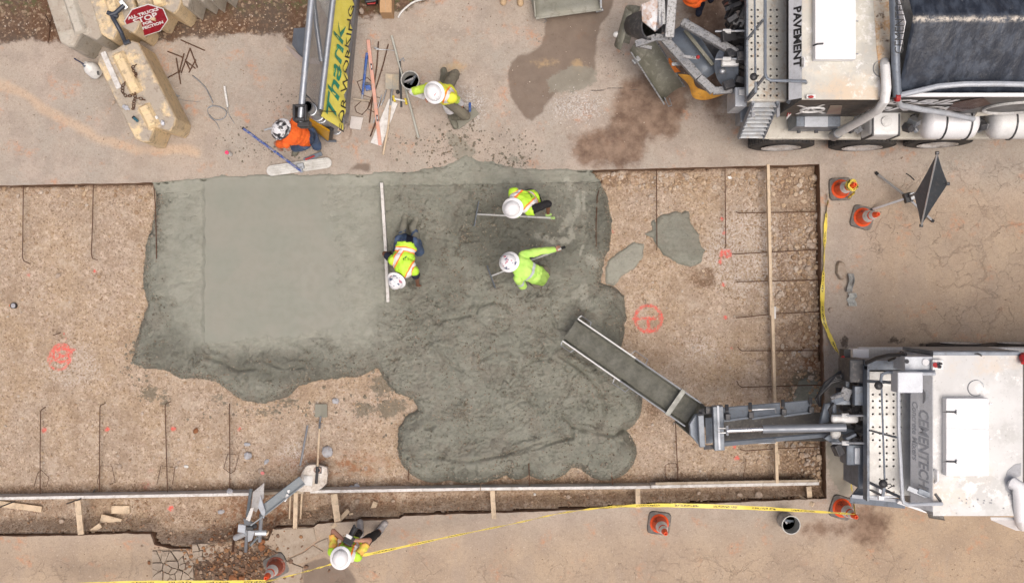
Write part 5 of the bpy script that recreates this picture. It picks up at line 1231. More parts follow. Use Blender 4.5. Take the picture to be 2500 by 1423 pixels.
# ---------------------------------------------------------------- white block, shovel and poles in the lower pit
t = thing('broken_concrete_footing', 'whitish broken concrete footing with a plate and a pipe hole on its top', 'concrete footing', P(765, 1168, -.3))
wcon = M('whitish_concrete', (.74, .71, .66), .85, 0, (.55, .48, .40), dirt=(.36, .28, .21), damt=.4, scale=7, bump=.6, bscale=30)
pl = [(737, 1152), (748, 1136), (765, 1133), (798, 1139), (801, 1160), (797, 1180), (783, 1193), (762, 1200), (735, 1200), (716, 1195), (728, 1178)]
low = [(x + (x - 765) * .06 + rnd.uniform(-3, 3), y + (y - 1168) * .06 + rnd.uniform(-3, 3)) for x, y in pl]
b = MB(); tp = [P(x, y, .04) for x, y in pl]; lo = [P(x, y, -.38) for x, y in low]; nn = len(pl)
b.add([tuple(v) for v in lo + tp], [tuple(range(nn)), tuple(range(nn, 2 * nn))[::-1]] + [(i, nn + i, nn + (i + 1) % nn, (i + 1) % nn) for i in range(nn)])
b.build('body', wcon, t, bevel=.02)
MB().plate([P(742, 1160, .045), P(764, 1161, .045), P(762, 1186, .045), P(741, 1184, .045)], .012, (0, 0, 1)).build('plate', plastic_white, t, bevel=.003)
MB().tube([P(775, 1147, .05) + Vector((.055 * math.cos(a), .045 * math.sin(a), 0)) for a in np.linspace(0, 6.28, 15)[:-1]], .012, 6, closed=True).build('pipe_ring', M('pinkish_pipe', (.40, .27, .22), .6, 0, (.3, .2, .16)), t)
MB().box(P(778, 1147, .042), (.10, .11, .01)).build('hole', black, t)  # solid black plate, stands for the shade inside the pipe ring
t = thing('square_shovel', 'concrete coated square shovel lying on the gravel, handle on the white footing', 'shovel', fz(784, 1060))
c = fz(784, 1000); zb = c.z + .04
rows = [[P(769 + 30 * j / 4, 986 + 32 * i / 3, zb + .02 * abs(j - 2) / 2 + .01) for j in range(5)] for i in range(4)]
MB().sheet(rows).build('blade', M('cement_grey', (.20, .195, .155), .7, 0, (.25, .24, .19)), t, solid=.012)
MB().tube([P(783, 1016, zb + .02), P(781, 1030, zb + .05), P(780, 1048, -.10)], .017, 8).build('socket', galv, t); MB().tube([P(780, 1046, -.10), P(775, 1140, .09)], .017, 8).build('shaft', lumber, t, smooth=True); MB().tube([P(775, 1138, .09), P(772, 1180, .10)], .024, 8).build('grip', black, t, smooth=True)
solo(MB().cyl(P(751, 1038, -.15), P(733, 1136, .05), .017, seg=8), 'grey_pole', galv, 'thin grey pole left of the coated shovel handle', 'pole', smooth=True)
# steel post assembly
t = thing('bent_steel_post', 'heap of bent galvanised guard posts and brackets across the trench', 'steel post', P(620, 1270, -.2))
st2 = M('dark_galvanised', (.17, .20, .22), .5, .1, (.24, .27, .29), dirt=(.3, .3, .3), damt=.3); lgt = M('light_galvanised', (.62, .66, .70), .4, .4, (.5, .53, .57), dirt=(.4, .4, .4), damt=.2)
F = frame(P(738, 1172, .35) - P(640, 1246, .55)); a, bb = P(738, 1172, .30), P(640, 1248, .55)
MB().beam(a, bb, .17, .012).build('channel_web', st2, t); MB().beam(a + F @ Vector((0, .07, .02)), bb + F @ Vector((0, .07, .02)), .012, .07).build('channel_flange', st2, t); MB().beam(a + F @ Vector((0, -.07, .02)), bb + F @ Vector((0, -.07, .02)), .012, .07).build('channel_flange', st2, t)
MB().tube([P(613, 1194, .15), P(604, 1262, .45)], .030, 10).build('post_pipe', st2, t, smooth=True); MB().tube([P(638, 1255, .5), P(634, 1320, .15)], .032, 10).build('post_pipe', galvb, t, smooth=True); MB().tube([P(600, 1345, .02), P(603, 1290, .4)], .028, 10).build('post_pipe', galvb, t, smooth=True)
MB().tube([P(612, 1330, .02), P(630, 1310, .2)], .02, 8).build('strut', st2, t)
MB().tube([P(575, 1312, .15), P(600, 1300, .35)], .05, 12).build('sleeve', lgt, t, smooth=True); MB().tube([P(622, 1300, .3), P(650, 1300, .25)], .05, 12).build('sleeve', lgt, t, smooth=True)
MB().tube([P(650, 1300, .25), P(653, 1302, .24)], .046, 12).build('sleeve_end', lumber, t)
MB().plate([P(645, 1178, .25), P(644, 1215, .35), P(625, 1250, .45), P(613, 1240, .4), P(618, 1200, .25)], .012).build('gusset_plate', form_white, t)
MB().plate([P(636, 1210, .75), P(648, 1250, .6), P(644, 1266, .55), P(630, 1238, .7)], .05).build('gusset_plate', lgt, t)
MB().plate([P(620, 1238, .6), P(610, 1272, .6), P(600, 1268, .6), P(612, 1240, .62)], .02).build('bracket', form_white, t)
MB().plate([P(582, 1280, .5), P(600, 1282, .5), P(598, 1300, .45), P(580, 1298, .45)], .03).build('bracket', lgt, t)
MB().plate([P(594, 1266, .55), P(616, 1276, .55), P(610, 1286, .5), P(596, 1278, .5)], .03).build('bracket', galv, t)
MB().box(P(610, 1288, .5), (.12, .06, .08)).build('hinge', black, t, bevel=.01); MB().ell(P(621, 1283, .55), (.05, .05, .04), sub=0).build('bolt_head', black, t)
MB().plate([P(605, 1295, .5), P(622, 1296, .5), P(615, 1318, .4), P(605, 1322, .35)], .02).build('bracket', lgt, t)
MB().beam(P(612, 1282, .6), P(642, 1260, .6), .02, .03).build('lever', st2, t)
MB().plate([P(700, 1205, .45), P(705, 1208, .45), P(697, 1225, .4), P(692, 1222, .4)], .015).build('clip', white_paint, t); MB().plate([P(708, 1195, .4), P(704, 1210, .4), P(700, 1208, .4), P(702, 1196, .4)], .01).build('clip', white_paint, t)

# ---------------------------------------------------------------- rocks that can be picked out
rocks = [(606, 1111, .085, stone_g, 'bluish grey rock in the gravel left of the footing'), (651, 1126, .05, stone_g, 'smaller bluish rock below the bluish grey rock'), (638, 1148, .06, stone_m, 'pale rock with a pink painted spot'), (604, 1084, .05, stone_g, 'small pale blue rock above the bluish grey rock'),
         (800, 1101, .11, stone_g, 'large round grey rock above the white footing'), (820, 978, .055, stone_g, 'bluish stone chip right of the shovel blade'), (479, 1051, .05, clay, 'lump of orange clay between the third and fourth dowel bars'), (293, 1137, .04, stone_m, 'yellowish stone right of the second wire chair'),
         (1860, 428, .085, stone_m, 'large tan stone beside the top of the long stud'), (1674, 429, .06, stone_m, 'flat tan stone at the top edge of the pit'), (1640, 427, .05, stone_m, 'tan stone at the top edge left of its neighbour'), (1978, 600, .07, stone_m, 'pinkish stone by the right wall below the second dowel'), (1975, 560, .06, stone_m, 'pinkish stone by the right wall below the first dowel'),
         (1972, 655, .06, stone_m, 'tan stone by the right wall above the third dowel'), (1975, 590, .05, stone_m, 'narrow stone by the right wall'), (1970, 860, .10, stone_m, 'round flat stone at the end of the fifth dowel'), (1950, 862, .045, stone_g, 'white square stone on the fifth dowel'), (1853, 884, .06, stone_m, 'pale stone left of the stud below the fifth dowel'),
         (1968, 1130, .07, stone_m, 'brown stone near the lower right corner of the pit'), (1965, 1110, .05, stone_m, 'brown stone above its neighbour near the lower right corner'), (1851, 1207, .075, stone_m, 'round tan stone in the trench'), (1705, 1203, .045, stone_m, 'stone in the trench left of the round tan one'), (1806, 1208, .045, stone_m, 'angular stone in the trench near the round tan one'), (1075, 1193 + 12, .03, stone_m, 'small stone in the trench left of the white brace'),
         (1072, 1205, .035, stone_m, 'pale stone in the trench below the form board'), (1388, 1212, .045, stone_m, 'buff stone in the trench between two braces'), (873, 1222, .05, stone_m, 'sliver of pale stone above the photographer'), (1306, 1206, .03, plastic_white, 'white stone chip in the trench'), (960, 1222, .04, stone_m, 'stone in the trench right of the small tan offcut'),
         (151, 1272, .05, stone_m, 'stone in the trench left of the far left brace'), (540, 1248, .05, stone_g, 'white rock with red paint in the trench at the left'), (562, 1198, .06, stone_g, 'grey rag of concrete on the left form board'), (1650, 588, .0, stone_m, ''), (143, 673, .05, stone_m, 'pale stone in the left gravel below the hooked bars'), (342, 490, .045, stone_m, 'pale flat stone beside the wet concrete at the top left'),
         (2027, 756, .05, stone_m, 'small stone on the pavement by the yellow tape'), (872, 1186, .05, stone_g, 'grey stone behind the form board above the photographer'), (858, 1189, .045, stone_g, 'dark grey stone beside the grey stone behind the form board'), (430, 1122, .03, stone_m, 'round stone beside the third wire chair'), (437, 1128, .035, stone_m, 'second round stone beside the third wire chair'), (455, 1138, .03, plastic_white, 'white chip right of the third wire chair'),
         (1775, 650, .03, stone_m, 'stone right of the red paint dash'), (893, 1143, .035, stone_m, 'tan stone left of the lowest concrete lobe'), (928, 1144, .03, stone_m, 'second tan stone left of the lowest concrete lobe')]
for i, (px, py, r, mt, lab) in enumerate(rocks):
    if not lab: continue
    onp = (px > 2010) or py > 1330
    c = P(px, py, 0) if onp else fz(px, py)
    if lab.startswith('grey rag'): c = P(px, py, -.02)
    mb = MB().stone((0, 0, r * .35), r, random.Random(i * 7 + 1), 1); o = mb.build('rock', mt, None, local=True, bevel=0); o.location = c; tag(o, lab, 'rock', 'rocks in and around the pit')
t = bpy.data.objects  # painted spot on the pale rock
solo(MB().ell(fz(643, 1153) + Vector((0, 0, .055)), (.035, .03, .012), sub=1), 'painted_chip', M('pink_spray', (.8, .22, .2), .7, 0, (.75, .3, .28)), 'pink sprayed stone chip on the pale rock', 'stone chip')
# two pieces on the right pavement
cc = M('rubble_concrete', (.40, .34, .28), .9, 0, (.30, .23, .17), bump=.9, bscale=25)
o = MB(); rr = random.Random(9); pts = [(-.05, .16), (.03, .15), (.08, .06), (.09, -.05), (.05, -.17), (-.02, -.16), (-.09, -.06), (-.08, .08)]
o.prism(pts, 0, .09, [(x * .85 + .005, y * .88) for x, y in pts]); o = o.build('concrete_chunk', cc, None, local=True, bevel=.015); o.location = P(2051, 660); tag(o, 'brown lump of broken concrete on the right pavement', 'concrete lump')
t = thing('crushed_channel', 'crushed grey metal strip lying below the brown lump on the right pavement', 'metal strip', P(2079, 705))
gm = M('chalky_metal', (.36, .36, .34), .7, .1, (.27, .27, .26), dirt=(.2, .18, .15), damt=.3)
rows = [[P(2070 + 3 * math.sin(i) + 14 * j / 3, 668 + 9 * i, .02 + .05 * (abs(j - 1.5) / 1.5) + .02 * math.sin(i * 1.7 + j)) for j in range(4)] for i in range(6)]
MB().sheet(rows).build('channel', gm, t, solid=.006)
rows = [[P(2070 + 4 * math.sin(i * 2.2) + 20 * j / 3, 715 + 8 * i, .03 + .03 * math.sin(i * 2 + j * 1.3)) for j in range(4)] for i in range(5)]
MB().sheet(rows).build('crumpled_end', M('chalky_pale', (.52, .53, .50), .7, .1, (.4, .41, .39)), t, solid=.006)
# ---------------------------------------------------------------- broken pavement at the lower left: each fragment its own piece
frag_m = M('old_pavement_fragment', (.40, .33, .26), .9, 0, (.32, .26, .20), dirt=(.2, .15, .11), damt=.35, bump=.5, bscale=30)
rr = random.Random(21); seeds = [(rr.uniform(378, 470), rr.uniform(1345, 1470)) for _ in range(34)] + [(rr.uniform(475, 520), rr.uniform(1330, 1365)) for _ in range(7)]
def cell(seeds, i, bb):
    poly = [(bb[0], bb[2]), (bb[1], bb[2]), (bb[1], bb[3]), (bb[0], bb[3])]; sx0, sy0 = seeds[i]
    for j, (x1, y1) in enumerate(seeds):
        if j == i: continue
        mx, my, nx, ny = (sx0 + x1) / 2, (sy0 + y1) / 2, x1 - sx0, y1 - sy0; out = []
        for k in range(len(poly)):
            a, b = poly[k], poly[(k + 1) % len(poly)]; da = (a[0] - mx) * nx + (a[1] - my) * ny; db = (b[0] - mx) * nx + (b[1] - my) * ny
            if da <= 0: out.append(a)
            if da * db < 0: t_ = da / (da - db); out.append((a[0] + (b[0] - a[0]) * t_, a[1] + (b[1] - a[1]) * t_))
        poly = out
        if not poly: return None
    return poly
for i in range(len(seeds)):
    bb = (372, 474, 1342, 1490) if i < 34 else (470, 525, 1325, 1368)
    pc = cell(seeds, i, bb)
    if not pc or len(pc) < 3: continue
    cx_, cy_ = sum(p[0] for p in pc) / len(pc), sum(p[1] for p in pc) / len(pc)
    zt = .012 + rr.uniform(0, .035); sh = rr.uniform(.94, .99); mb = MB()
    ptw = [P(cx_ + (x - cx_) * sh, cy_ + (y - cy_) * sh) for x, y in pc][::-1]; rot = Euler((rr.uniform(-.05, .05), rr.uniform(-.05, .05), rr.uniform(-.04, .04))).to_matrix()
    c0 = P(cx_, cy_, 0); q = [(p.x - c0.x, p.y - c0.y) for p in ptw]
    mb.prism(q, -.05, zt, [(x * .93, y * .93) for x, y in q]); mb.v = [tuple(rot @ Vector(v)) for v in mb.v]
    o = mb.build('pavement_fragment', frag_m, None, local=True, bevel=.006); o.location = c0; o.parent = pavement
slabc = M('pavement_slab_piece', (.42, .35, .275), .9, 0, (.36, .29, .22), dirt=(.28, .21, .15), damt=.25, bump=.3, bscale=40)
for k, pc in enumerate([[(667, 1291), (767, 1287), (773, 1318), (740, 1345), (700, 1362), (690, 1350), (672, 1322)], [(704, 1364), (741, 1348), (765, 1330), (790, 1345), (757, 1366), (725, 1378)], [(776, 1322), (800, 1312), (806, 1345), (795, 1343), (768, 1328)], [(740, 1384), (700, 1368), (668, 1398), (690, 1430), (735, 1425)]]):
    cx_, cy_ = sum(p[0] for p in pc) / len(pc), sum(p[1] for p in pc) / len(pc); c0 = P(cx_, cy_, 0)
    q = [(P(x, y).x - c0.x, P(x, y).y - c0.y) for x, y in pc][::-1]
    mb = MB().prism(q, -.03, .014 + .006 * k, [(x * .985, y * .985) for x, y in q]); o = mb.build('pavement_fragment', slabc, None, local=True, bevel=.006); o.location = c0; o.parent = pavement

# ---------------------------------------------------------------- loose gravel (nobody could count it)
def scatter(name, n, region, size, mat, seed, label, zf=None, protos=10):
    r = np.random.RandomState(seed); vs, fs = ico()[0]; V = []; F = []
    base = np.array([tuple(v) for v in vs]); fa = np.array(fs)
    pts = []; tries = 0
    while len(pts) < n and tries < n * 30:
        tries += 1; x, y, w = region(r)
        if r.rand() > w: continue
        pts.append((x, y))
    P_ = np.array(pts); kx = (H + .25) / H / S; X = (P_[:, 0] - CX) * kx; Y = (CY - P_[:, 1]) * kx
    Z = floor_z(X, Y) if zf is None else zf(X, Y)
    # keep clear of the wet concrete
    dw = sdf(X, Y, WET); ok = dw < .0
    for sp in (SP1, SP2): ok &= sdf(X / 1.0155, Y / 1.0155, sp) < .0
    X, Y, Z = X[ok], Y[ok], Z[ok]; m_ = len(X)
    s = size[0] * (size[1] / size[0]) ** (r.rand(m_) ** 2.2)
    for i in range(m_):
        a = r.rand() * 6.28; c, s_ = math.cos(a), math.sin(a); b = base * np.array([1, r.uniform(.6, 1), r.uniform(.45, .8)]) * r.uniform(.8, 1.15, (len(base), 1)) * s[i]
        b = np.stack([b[:, 0] * c - b[:, 1] * s_, b[:, 0] * s_ + b[:, 1] * c, b[:, 2]], 1) + [X[i], Y[i], Z[i] + s[i] * .25]
        V.append(b); F.append(fa + i * len(base))
    V = np.concatenate(V); F = np.concatenate(F)
    me = bpy.data.meshes.new(name); me.from_pydata(V.tolist(), [], F.tolist()); me.materials.append(mat)
    cid = me.attributes.new('tone', 'FLOAT', 'POINT'); cid.data.foreach_set('value', np.repeat(r.rand(m_), len(base)).astype(np.float32))
    o = link(bpy.data.objects.new(name, me)); tag(o, label, 'gravel', kind='stuff'); return o
def grav_mat(nm, cols):
    n = N(nm); t_ = n.attr('tone'); r_ = n.nd('ShaderNodeValToRGB'); n.set(r_.inputs[0], t_); r_.color_ramp.interpolation = 'CONSTANT'
    e = r_.color_ramp.elements
    while len(e) < len(cols): e.new(.5)
    for i, c in enumerate(cols): e[i].position = i / len(cols); e[i].color = (*c, 1)
    c = n.mix(n.step(n.noise(30, 4, .7), .4, .65, 0, .6), r_.outputs[0], (.24, .16, .10)); return n.fin(c, .9, 0, .2)
gm1 = grav_mat('gravel_pieces', [(.50, .38, .26), (.40, .29, .19), (.56, .45, .34), (.33, .23, .15), (.45, .34, .25), (.52, .45, .38), (.37, .27, .18)])
gm2 = grav_mat('dark_gravel_pieces', [(.29, .19, .12), (.37, .25, .17), (.22, .14, .09), (.44, .33, .24), (.33, .22, .15)])
def reg_all(r):
    x, y = r.uniform(-20, 2000), r.uniform(425, 1190); w = .55
    if x > 1450: w = .9
    if 500 < x < 1010 and y > 920: w = .85
    return x, y, w
def reg_e(r):
    x = 2000 - abs(r.normal(0, 55)); y = r.uniform(420, 1175); return x, y, 1.0 if y > 520 else .5
def reg_n(r):
    x = r.uniform(1460, 1990) if r.rand() < .75 else r.uniform(0, 370); y = (418 if x > 1000 else 452) + abs(r.normal(0, 22)) + 8; return x, y, 1
def reg_t(r): return r.uniform(-20, 2010), r.uniform(1200, 1300), .9
def reg_t2(r):
    x = r.uniform(-20, 2010); yb = 1306 if x < 650 else (1275 - (x - 770) * .045); return x, r.uniform(1208, yb), 1
scatter('loose_gravel', 6500, reg_all, (.007, .036), gm1, 1, 'small loose gravel over the pit floor')
scatter('edge_stones', 950, reg_e, (.018, .062), gm1, 2, 'coarse broken stones along the right wall of the pit')
scatter('edge_stones', 520, reg_n, (.018, .062), gm1, 3, 'coarse broken stones along the top wall of the pit')
scatter('trench_gravel', 1300, reg_t2, (.010, .036), gm2, 4, 'brown gravel and clods on the trench floor')
def reg_c(r): return r.normal(590, 70), r.normal(1352, 38), 1
scatter('soil_clods', 900, reg_c, (.010, .05), grav_mat('clod_pieces', [(.26, .12, .06), (.20, .12, .08), (.33, .17, .08), (.36, .27, .2), (.17, .11, .08)]), 5, 'reddish clods and rubble heaped at the broken pavement', zf=lambda X, Y: np.maximum(floor_z(X, Y), np.where(Y < yS(X), .01, -1)))
def reg_g(r): return (r.normal(1410, 34), r.normal(262, 20), 1) if r.rand() < .6 else (r.normal(1150, 20), r.normal(262, 26), 1)
scatter('pale_chippings', 900, reg_g, (.004, .012), grav_mat('pale_chips', [(.66, .63, .60), (.50, .48, .46), (.34, .33, .32), (.72, .70, .68)]), 6, 'pale chippings spilt on the upper pavement', zf=lambda X, Y: X * 0 + .0)
def reg_s(r):
    x, y = r.uniform(0, 870), r.uniform(-30, 95); return (x, y, 1)
scatter('soil_gravel', 900, reg_s, (.006, .022), gm1, 7, 'gravel sprinkled over the brown soil at the top left', zf=lambda X, Y: X * 0 + .004)
def reg_p(r):
    x, y = r.uniform(0, 2500), r.uniform(0, 1423); ok = (y < 400 and x < 1820) or y > 1320 or (x > 2030 and 380 < y < 840); return (x, y, 1.0 if ok else 0.0)
gp = grav_mat('grit_pieces', [(.22, .16, .12), (.60, .52, .43), (.16, .12, .09), (.50, .40, .31), (.30, .20, .13)])
scatter('pavement_grit', 2600, reg_p, (.004, .013), gp, 8, 'grit and crumbs strewn over the pavement', zf=lambda X, Y: X * 0 + .001)
def reg_q(r):
    k = r.randint(5); c_ = [(1070, 370, 45, 22), (1190, 365, 60, 28), (1130, 335, 25, 30), (650, 360, 60, 30), (1250, 400, 30, 12)][k]; x, y = r.normal(c_[0], c_[2]), r.normal(c_[1], c_[3]); return (x, y, 1.0 if y < 418 else 0.0)
scatter('concrete_spatter', 700, reg_q, (.006, .030), grav_mat('spatter_drops', [(.14, .135, .105), (.19, .185, .15), (.16, .15, .12)]), 9, 'dark drops of wet concrete spattered beside the pour', zf=lambda X, Y: X * 0 - .004)
def reg_r(r):
    k = r.randint(3); c_ = [(930, 985, 60, 35), (640, 1000, 90, 16), (330, 880, 18, 50)][k]; return (r.normal(c_[0], c_[2]), r.normal(c_[1], c_[3]), 1.0)
scatter('concrete_spatter', 500, reg_r, (.008, .04), grav_mat('spatter_drops', [(.17, .16, .125), (.22, .21, .17), (.19, .175, .14)]), 10, 'lumps of wet concrete spattered on the gravel', zf=lambda X, Y: floor_z(X, Y) - .006)
# coarse aggregate standing proud of the raked concrete
r = np.random.RandomState(31); pr_ = np.clip(WET_RO - .45, 0, 1) * (.15 + np.clip(fbm(WET_CO[:, 0] * 1.6, WET_CO[:, 1] * 1.6, 4, 91) * 2.2 + .3, 0, 1)); pr_ = pr_ / pr_.sum()
ids = r.choice(len(WET_CO), 9000, p=pr_); base = np.array([tuple(v) for v in ico()[0][0]]); fa = np.array(ico()[0][1]); sz = .006 + .012 * r.rand(len(ids)) ** 2
ctr = WET_CO[ids] + r.uniform(-.008, .008, (len(ids), 3)); ctr[:, 2] = WET_CO[ids][:, 2] + sz * .15
V = (base[None] * sz[:, None, None] * r.uniform(.7, 1.2, (len(ids), len(base), 1)) + ctr[:, None]).reshape(-1, 3); F = (fa[None] + (np.arange(len(ids)) * len(base))[:, None, None]).reshape(-1, 3)
me = bpy.data.meshes.new('aggregate'); me.from_pydata(V.tolist(), [], F.tolist()); me.materials.append(grav_mat('wet_aggregate', [(.15, .15, .12), (.22, .22, .175), (.11, .108, .085), (.30, .285, .235), (.19, .185, .15), (.34, .30, .25)]))
a = me.attributes.new('tone', 'FLOAT', 'POINT'); a.data.foreach_set('value', np.repeat(r.rand(len(ids)), len(base)).astype(np.float32)); o = link(bpy.data.objects.new('aggregate', me)); tag(o, 'coarse aggregate showing in the raked wet concrete', 'aggregate', kind='stuff')
for k, (px, py, r_) in enumerate([(645, 1338 + 0, .0), (640, 1320, .07), (705, 1320, 0), (571, 1413, .08), (592, 1410, .07), (640, 1335, .06), (700, 1345, 0)]):
    if r_: o = MB().stone((0, 0, r_ * .4), r_, random.Random(k), 1).build('clay_clod', clay, None, local=True); o.location = P(px, py, .0); tag(o, ['', 'orange clay clod right of the bent steel post', '', 'orange clay clod at the bottom edge, left of two', 'orange clay clod at the bottom edge, right of two', 'orange clay clod just above the dirty cone'][k], 'clay clod', 'orange clay clods')
# ---------------------------------------------------------------- people
def cloth(nm, col, col2=None, dirt=None, damt=.3):
    return M(nm, col, .85, 0, col2 or tuple(c * .8 for c in col), scale=7, dirt=dirt, damt=damt, bump=.35, bscale=22)
skin_b = M('skin_brown', (.20, .095, .055), .55, 0, (.17, .075, .04), bump=.05); skin_l = M('skin_light', (.48, .26, .18), .55, 0, (.42, .21, .14), bump=.05)
olive = M('muddy_boot', (.13, .125, .095), .7, 0, (.17, .165, .125), dirt=(.24, .23, .18), damt=.4, bump=.2); jeans = cloth('blue_denim', (.035, .07, .16), (.07, .11, .19), dirt=(.17, .17, .14), damt=.3)
mudpants = cloth('muddy_trousers', (.15, .135, .10), (.20, .18, .135)); navy = cloth('navy_cloth', (.02, .025, .05)); blackc = cloth('black_cloth', (.014, .013, .015)); limec = cloth('lime_shirt', (.46, .78, .12), (.38, .70, .10)); orangec = cloth('orange_shirt', (.92, .17, .02), (.82, .12, .02))
whitec = cloth('white_cloth', (.74, .73, .74)); glovel = cloth('lime_glove', (.45, .68, .22))
def vest_mat(nm, base=(.50, .82, .05), edge=(.95, .25, .04), wide=False):
    n = N(nm); u = n.m('ABSOLUTE', n.attr('vu')); v = n.attr('vv'); us = n.attr('vu')
    wob = n.m('MULTIPLY', n.m('SUBTRACT', n.noise(4, 3), .5), .03)
    uu = n.m('ADD', u, wob); vv = n.m('ADD', v, wob)
    def band_(x, lo, hi): return n.m('MULTIPLY', n.m('GREATER_THAN', x, lo), n.m('LESS_THAN', x, hi))
    up = n.m('LESS_THAN', vv, .66)
    e = n.m('MAXIMUM', n.m('MULTIPLY', band_(uu, .085, .172), up), band_(vv, .55, .76)); s_ = n.m('MAXIMUM', n.m('MULTIPLY', band_(uu, .105, .152), up), band_(vv, .60, .71))
    c = n.mix(n.step(n.noise(9, 3), .4, .6, 0, .35), base, tuple(x * .8 for x in base))
    logo = n.m('MULTIPLY', n.m('MULTIPLY', band_(v, .20, .40), n.m('LESS_THAN', u, .06)), n.m('GREATER_THAN', n.noise(24, 2), .52))
    c = n.mix(n.m('MULTIPLY', logo, .85), c, (.03, .16, .03)); c = n.mix(e, c, edge); c = n.mix(s_, c, (.74, .72, .70))
    n.bump(n.noise(12, 3), .3, .02); return n.fin(c, .6)
vestm = vest_mat('hi_vis_vest'); vestb = vest_mat('hi_vis_vest_orange', (.80, .80, .06), (1.0, .30, .03))
shirt_band = None
def band_shirt():
    n = N('lime_shirt_with_band'); v = n.attr('vv'); u = n.attr('vu')
    x = n.m('ADD', v, n.m('MULTIPLY', n.m('SUBTRACT', n.noise(5, 2), .5), .05)); b = n.m('MULTIPLY', n.m('GREATER_THAN', x, .34), n.m('LESS_THAN', x, .46))
    b2 = n.m('MULTIPLY', b, n.m('LESS_THAN', u, .14)); c = n.mix(n.step(n.noise(6, 3), .4, .65), (.52, .80, .17), (.42, .72, .13)); c = n.mix(b2, c, (.46, .50, .52)); n.bump(n.noise(9, 4), .5, .03); return n.fin(c, .8)
limeband = band_shirt()
def hat_mat(nm, kind):
    n = N(nm)
    if kind == 'mosaic':
        v = n.vor(13, 'F1', 'Color', n.map(scale=(1, 1, 1))); f = n.sep(v)[0]; c = n.mix(n.m('GREATER_THAN', f, .52), (.03, .03, .035), (.66, .66, .67)); c = n.mix(n.m('GREATER_THAN', n.noise(22, 2), .58), c, (.28, .28, .29))
    elif kind == 'marks':
        z = n.noise(16, 2, .5, n.map(loc=(1, 2, 3))); c = n.mix(n.m('GREATER_THAN', z, .60), (.78, .78, .80), (.08, .11, .20)); c = n.mix(n.m('GREATER_THAN', n.noise(9, 2, .5, n.map(loc=(5, 2, 3))), .66), c, (.5, .2, .25))
    else: c = n.mix(n.step(n.noise(8, 4), .5, .7, 0, .4), (.82, .82, .83), (.62, .61, .60))
    return n.fin(c, .3)
hats = {'plain': hat_mat('white_hard_hat', 'plain'), 'marks': hat_mat('stickered_hard_hat', 'marks'), 'mosaic': hat_mat('black_and_white_hard_hat', 'mosaic'), 'orange': orangec}

def ik(a, b, l1, l2, hint):
    d = b - a; L = d.length; L2 = min(L, (l1 + l2) * .998); b = a + d.normalized() * L2; d = d.normalized()
    x = (l1 * l1 - l2 * l2 + L2 * L2) / (2 * L2); h = math.sqrt(max(l1 * l1 - x * x, 0)); hv = Vector(hint); hv = hv - d * hv.dot(d)
    hv = hv.normalized() if hv.length > 1e-6 else Vector((0, 0, 1)); return a + d * x + hv * h, b
def capsule(mb, a, b, r0, r1):
    a, b = Vector(a), Vector(b); d = b - a; n_ = 6; pts = [a + d * (k / n_) for k in range(n_ + 1)]
    mb.tube(pts, [r0 + (r1 - r0) * k / n_ for k in range(n_ + 1)], 10); mb.ell(a, (r0,) * 3); mb.ell(b, (r1,) * 3)

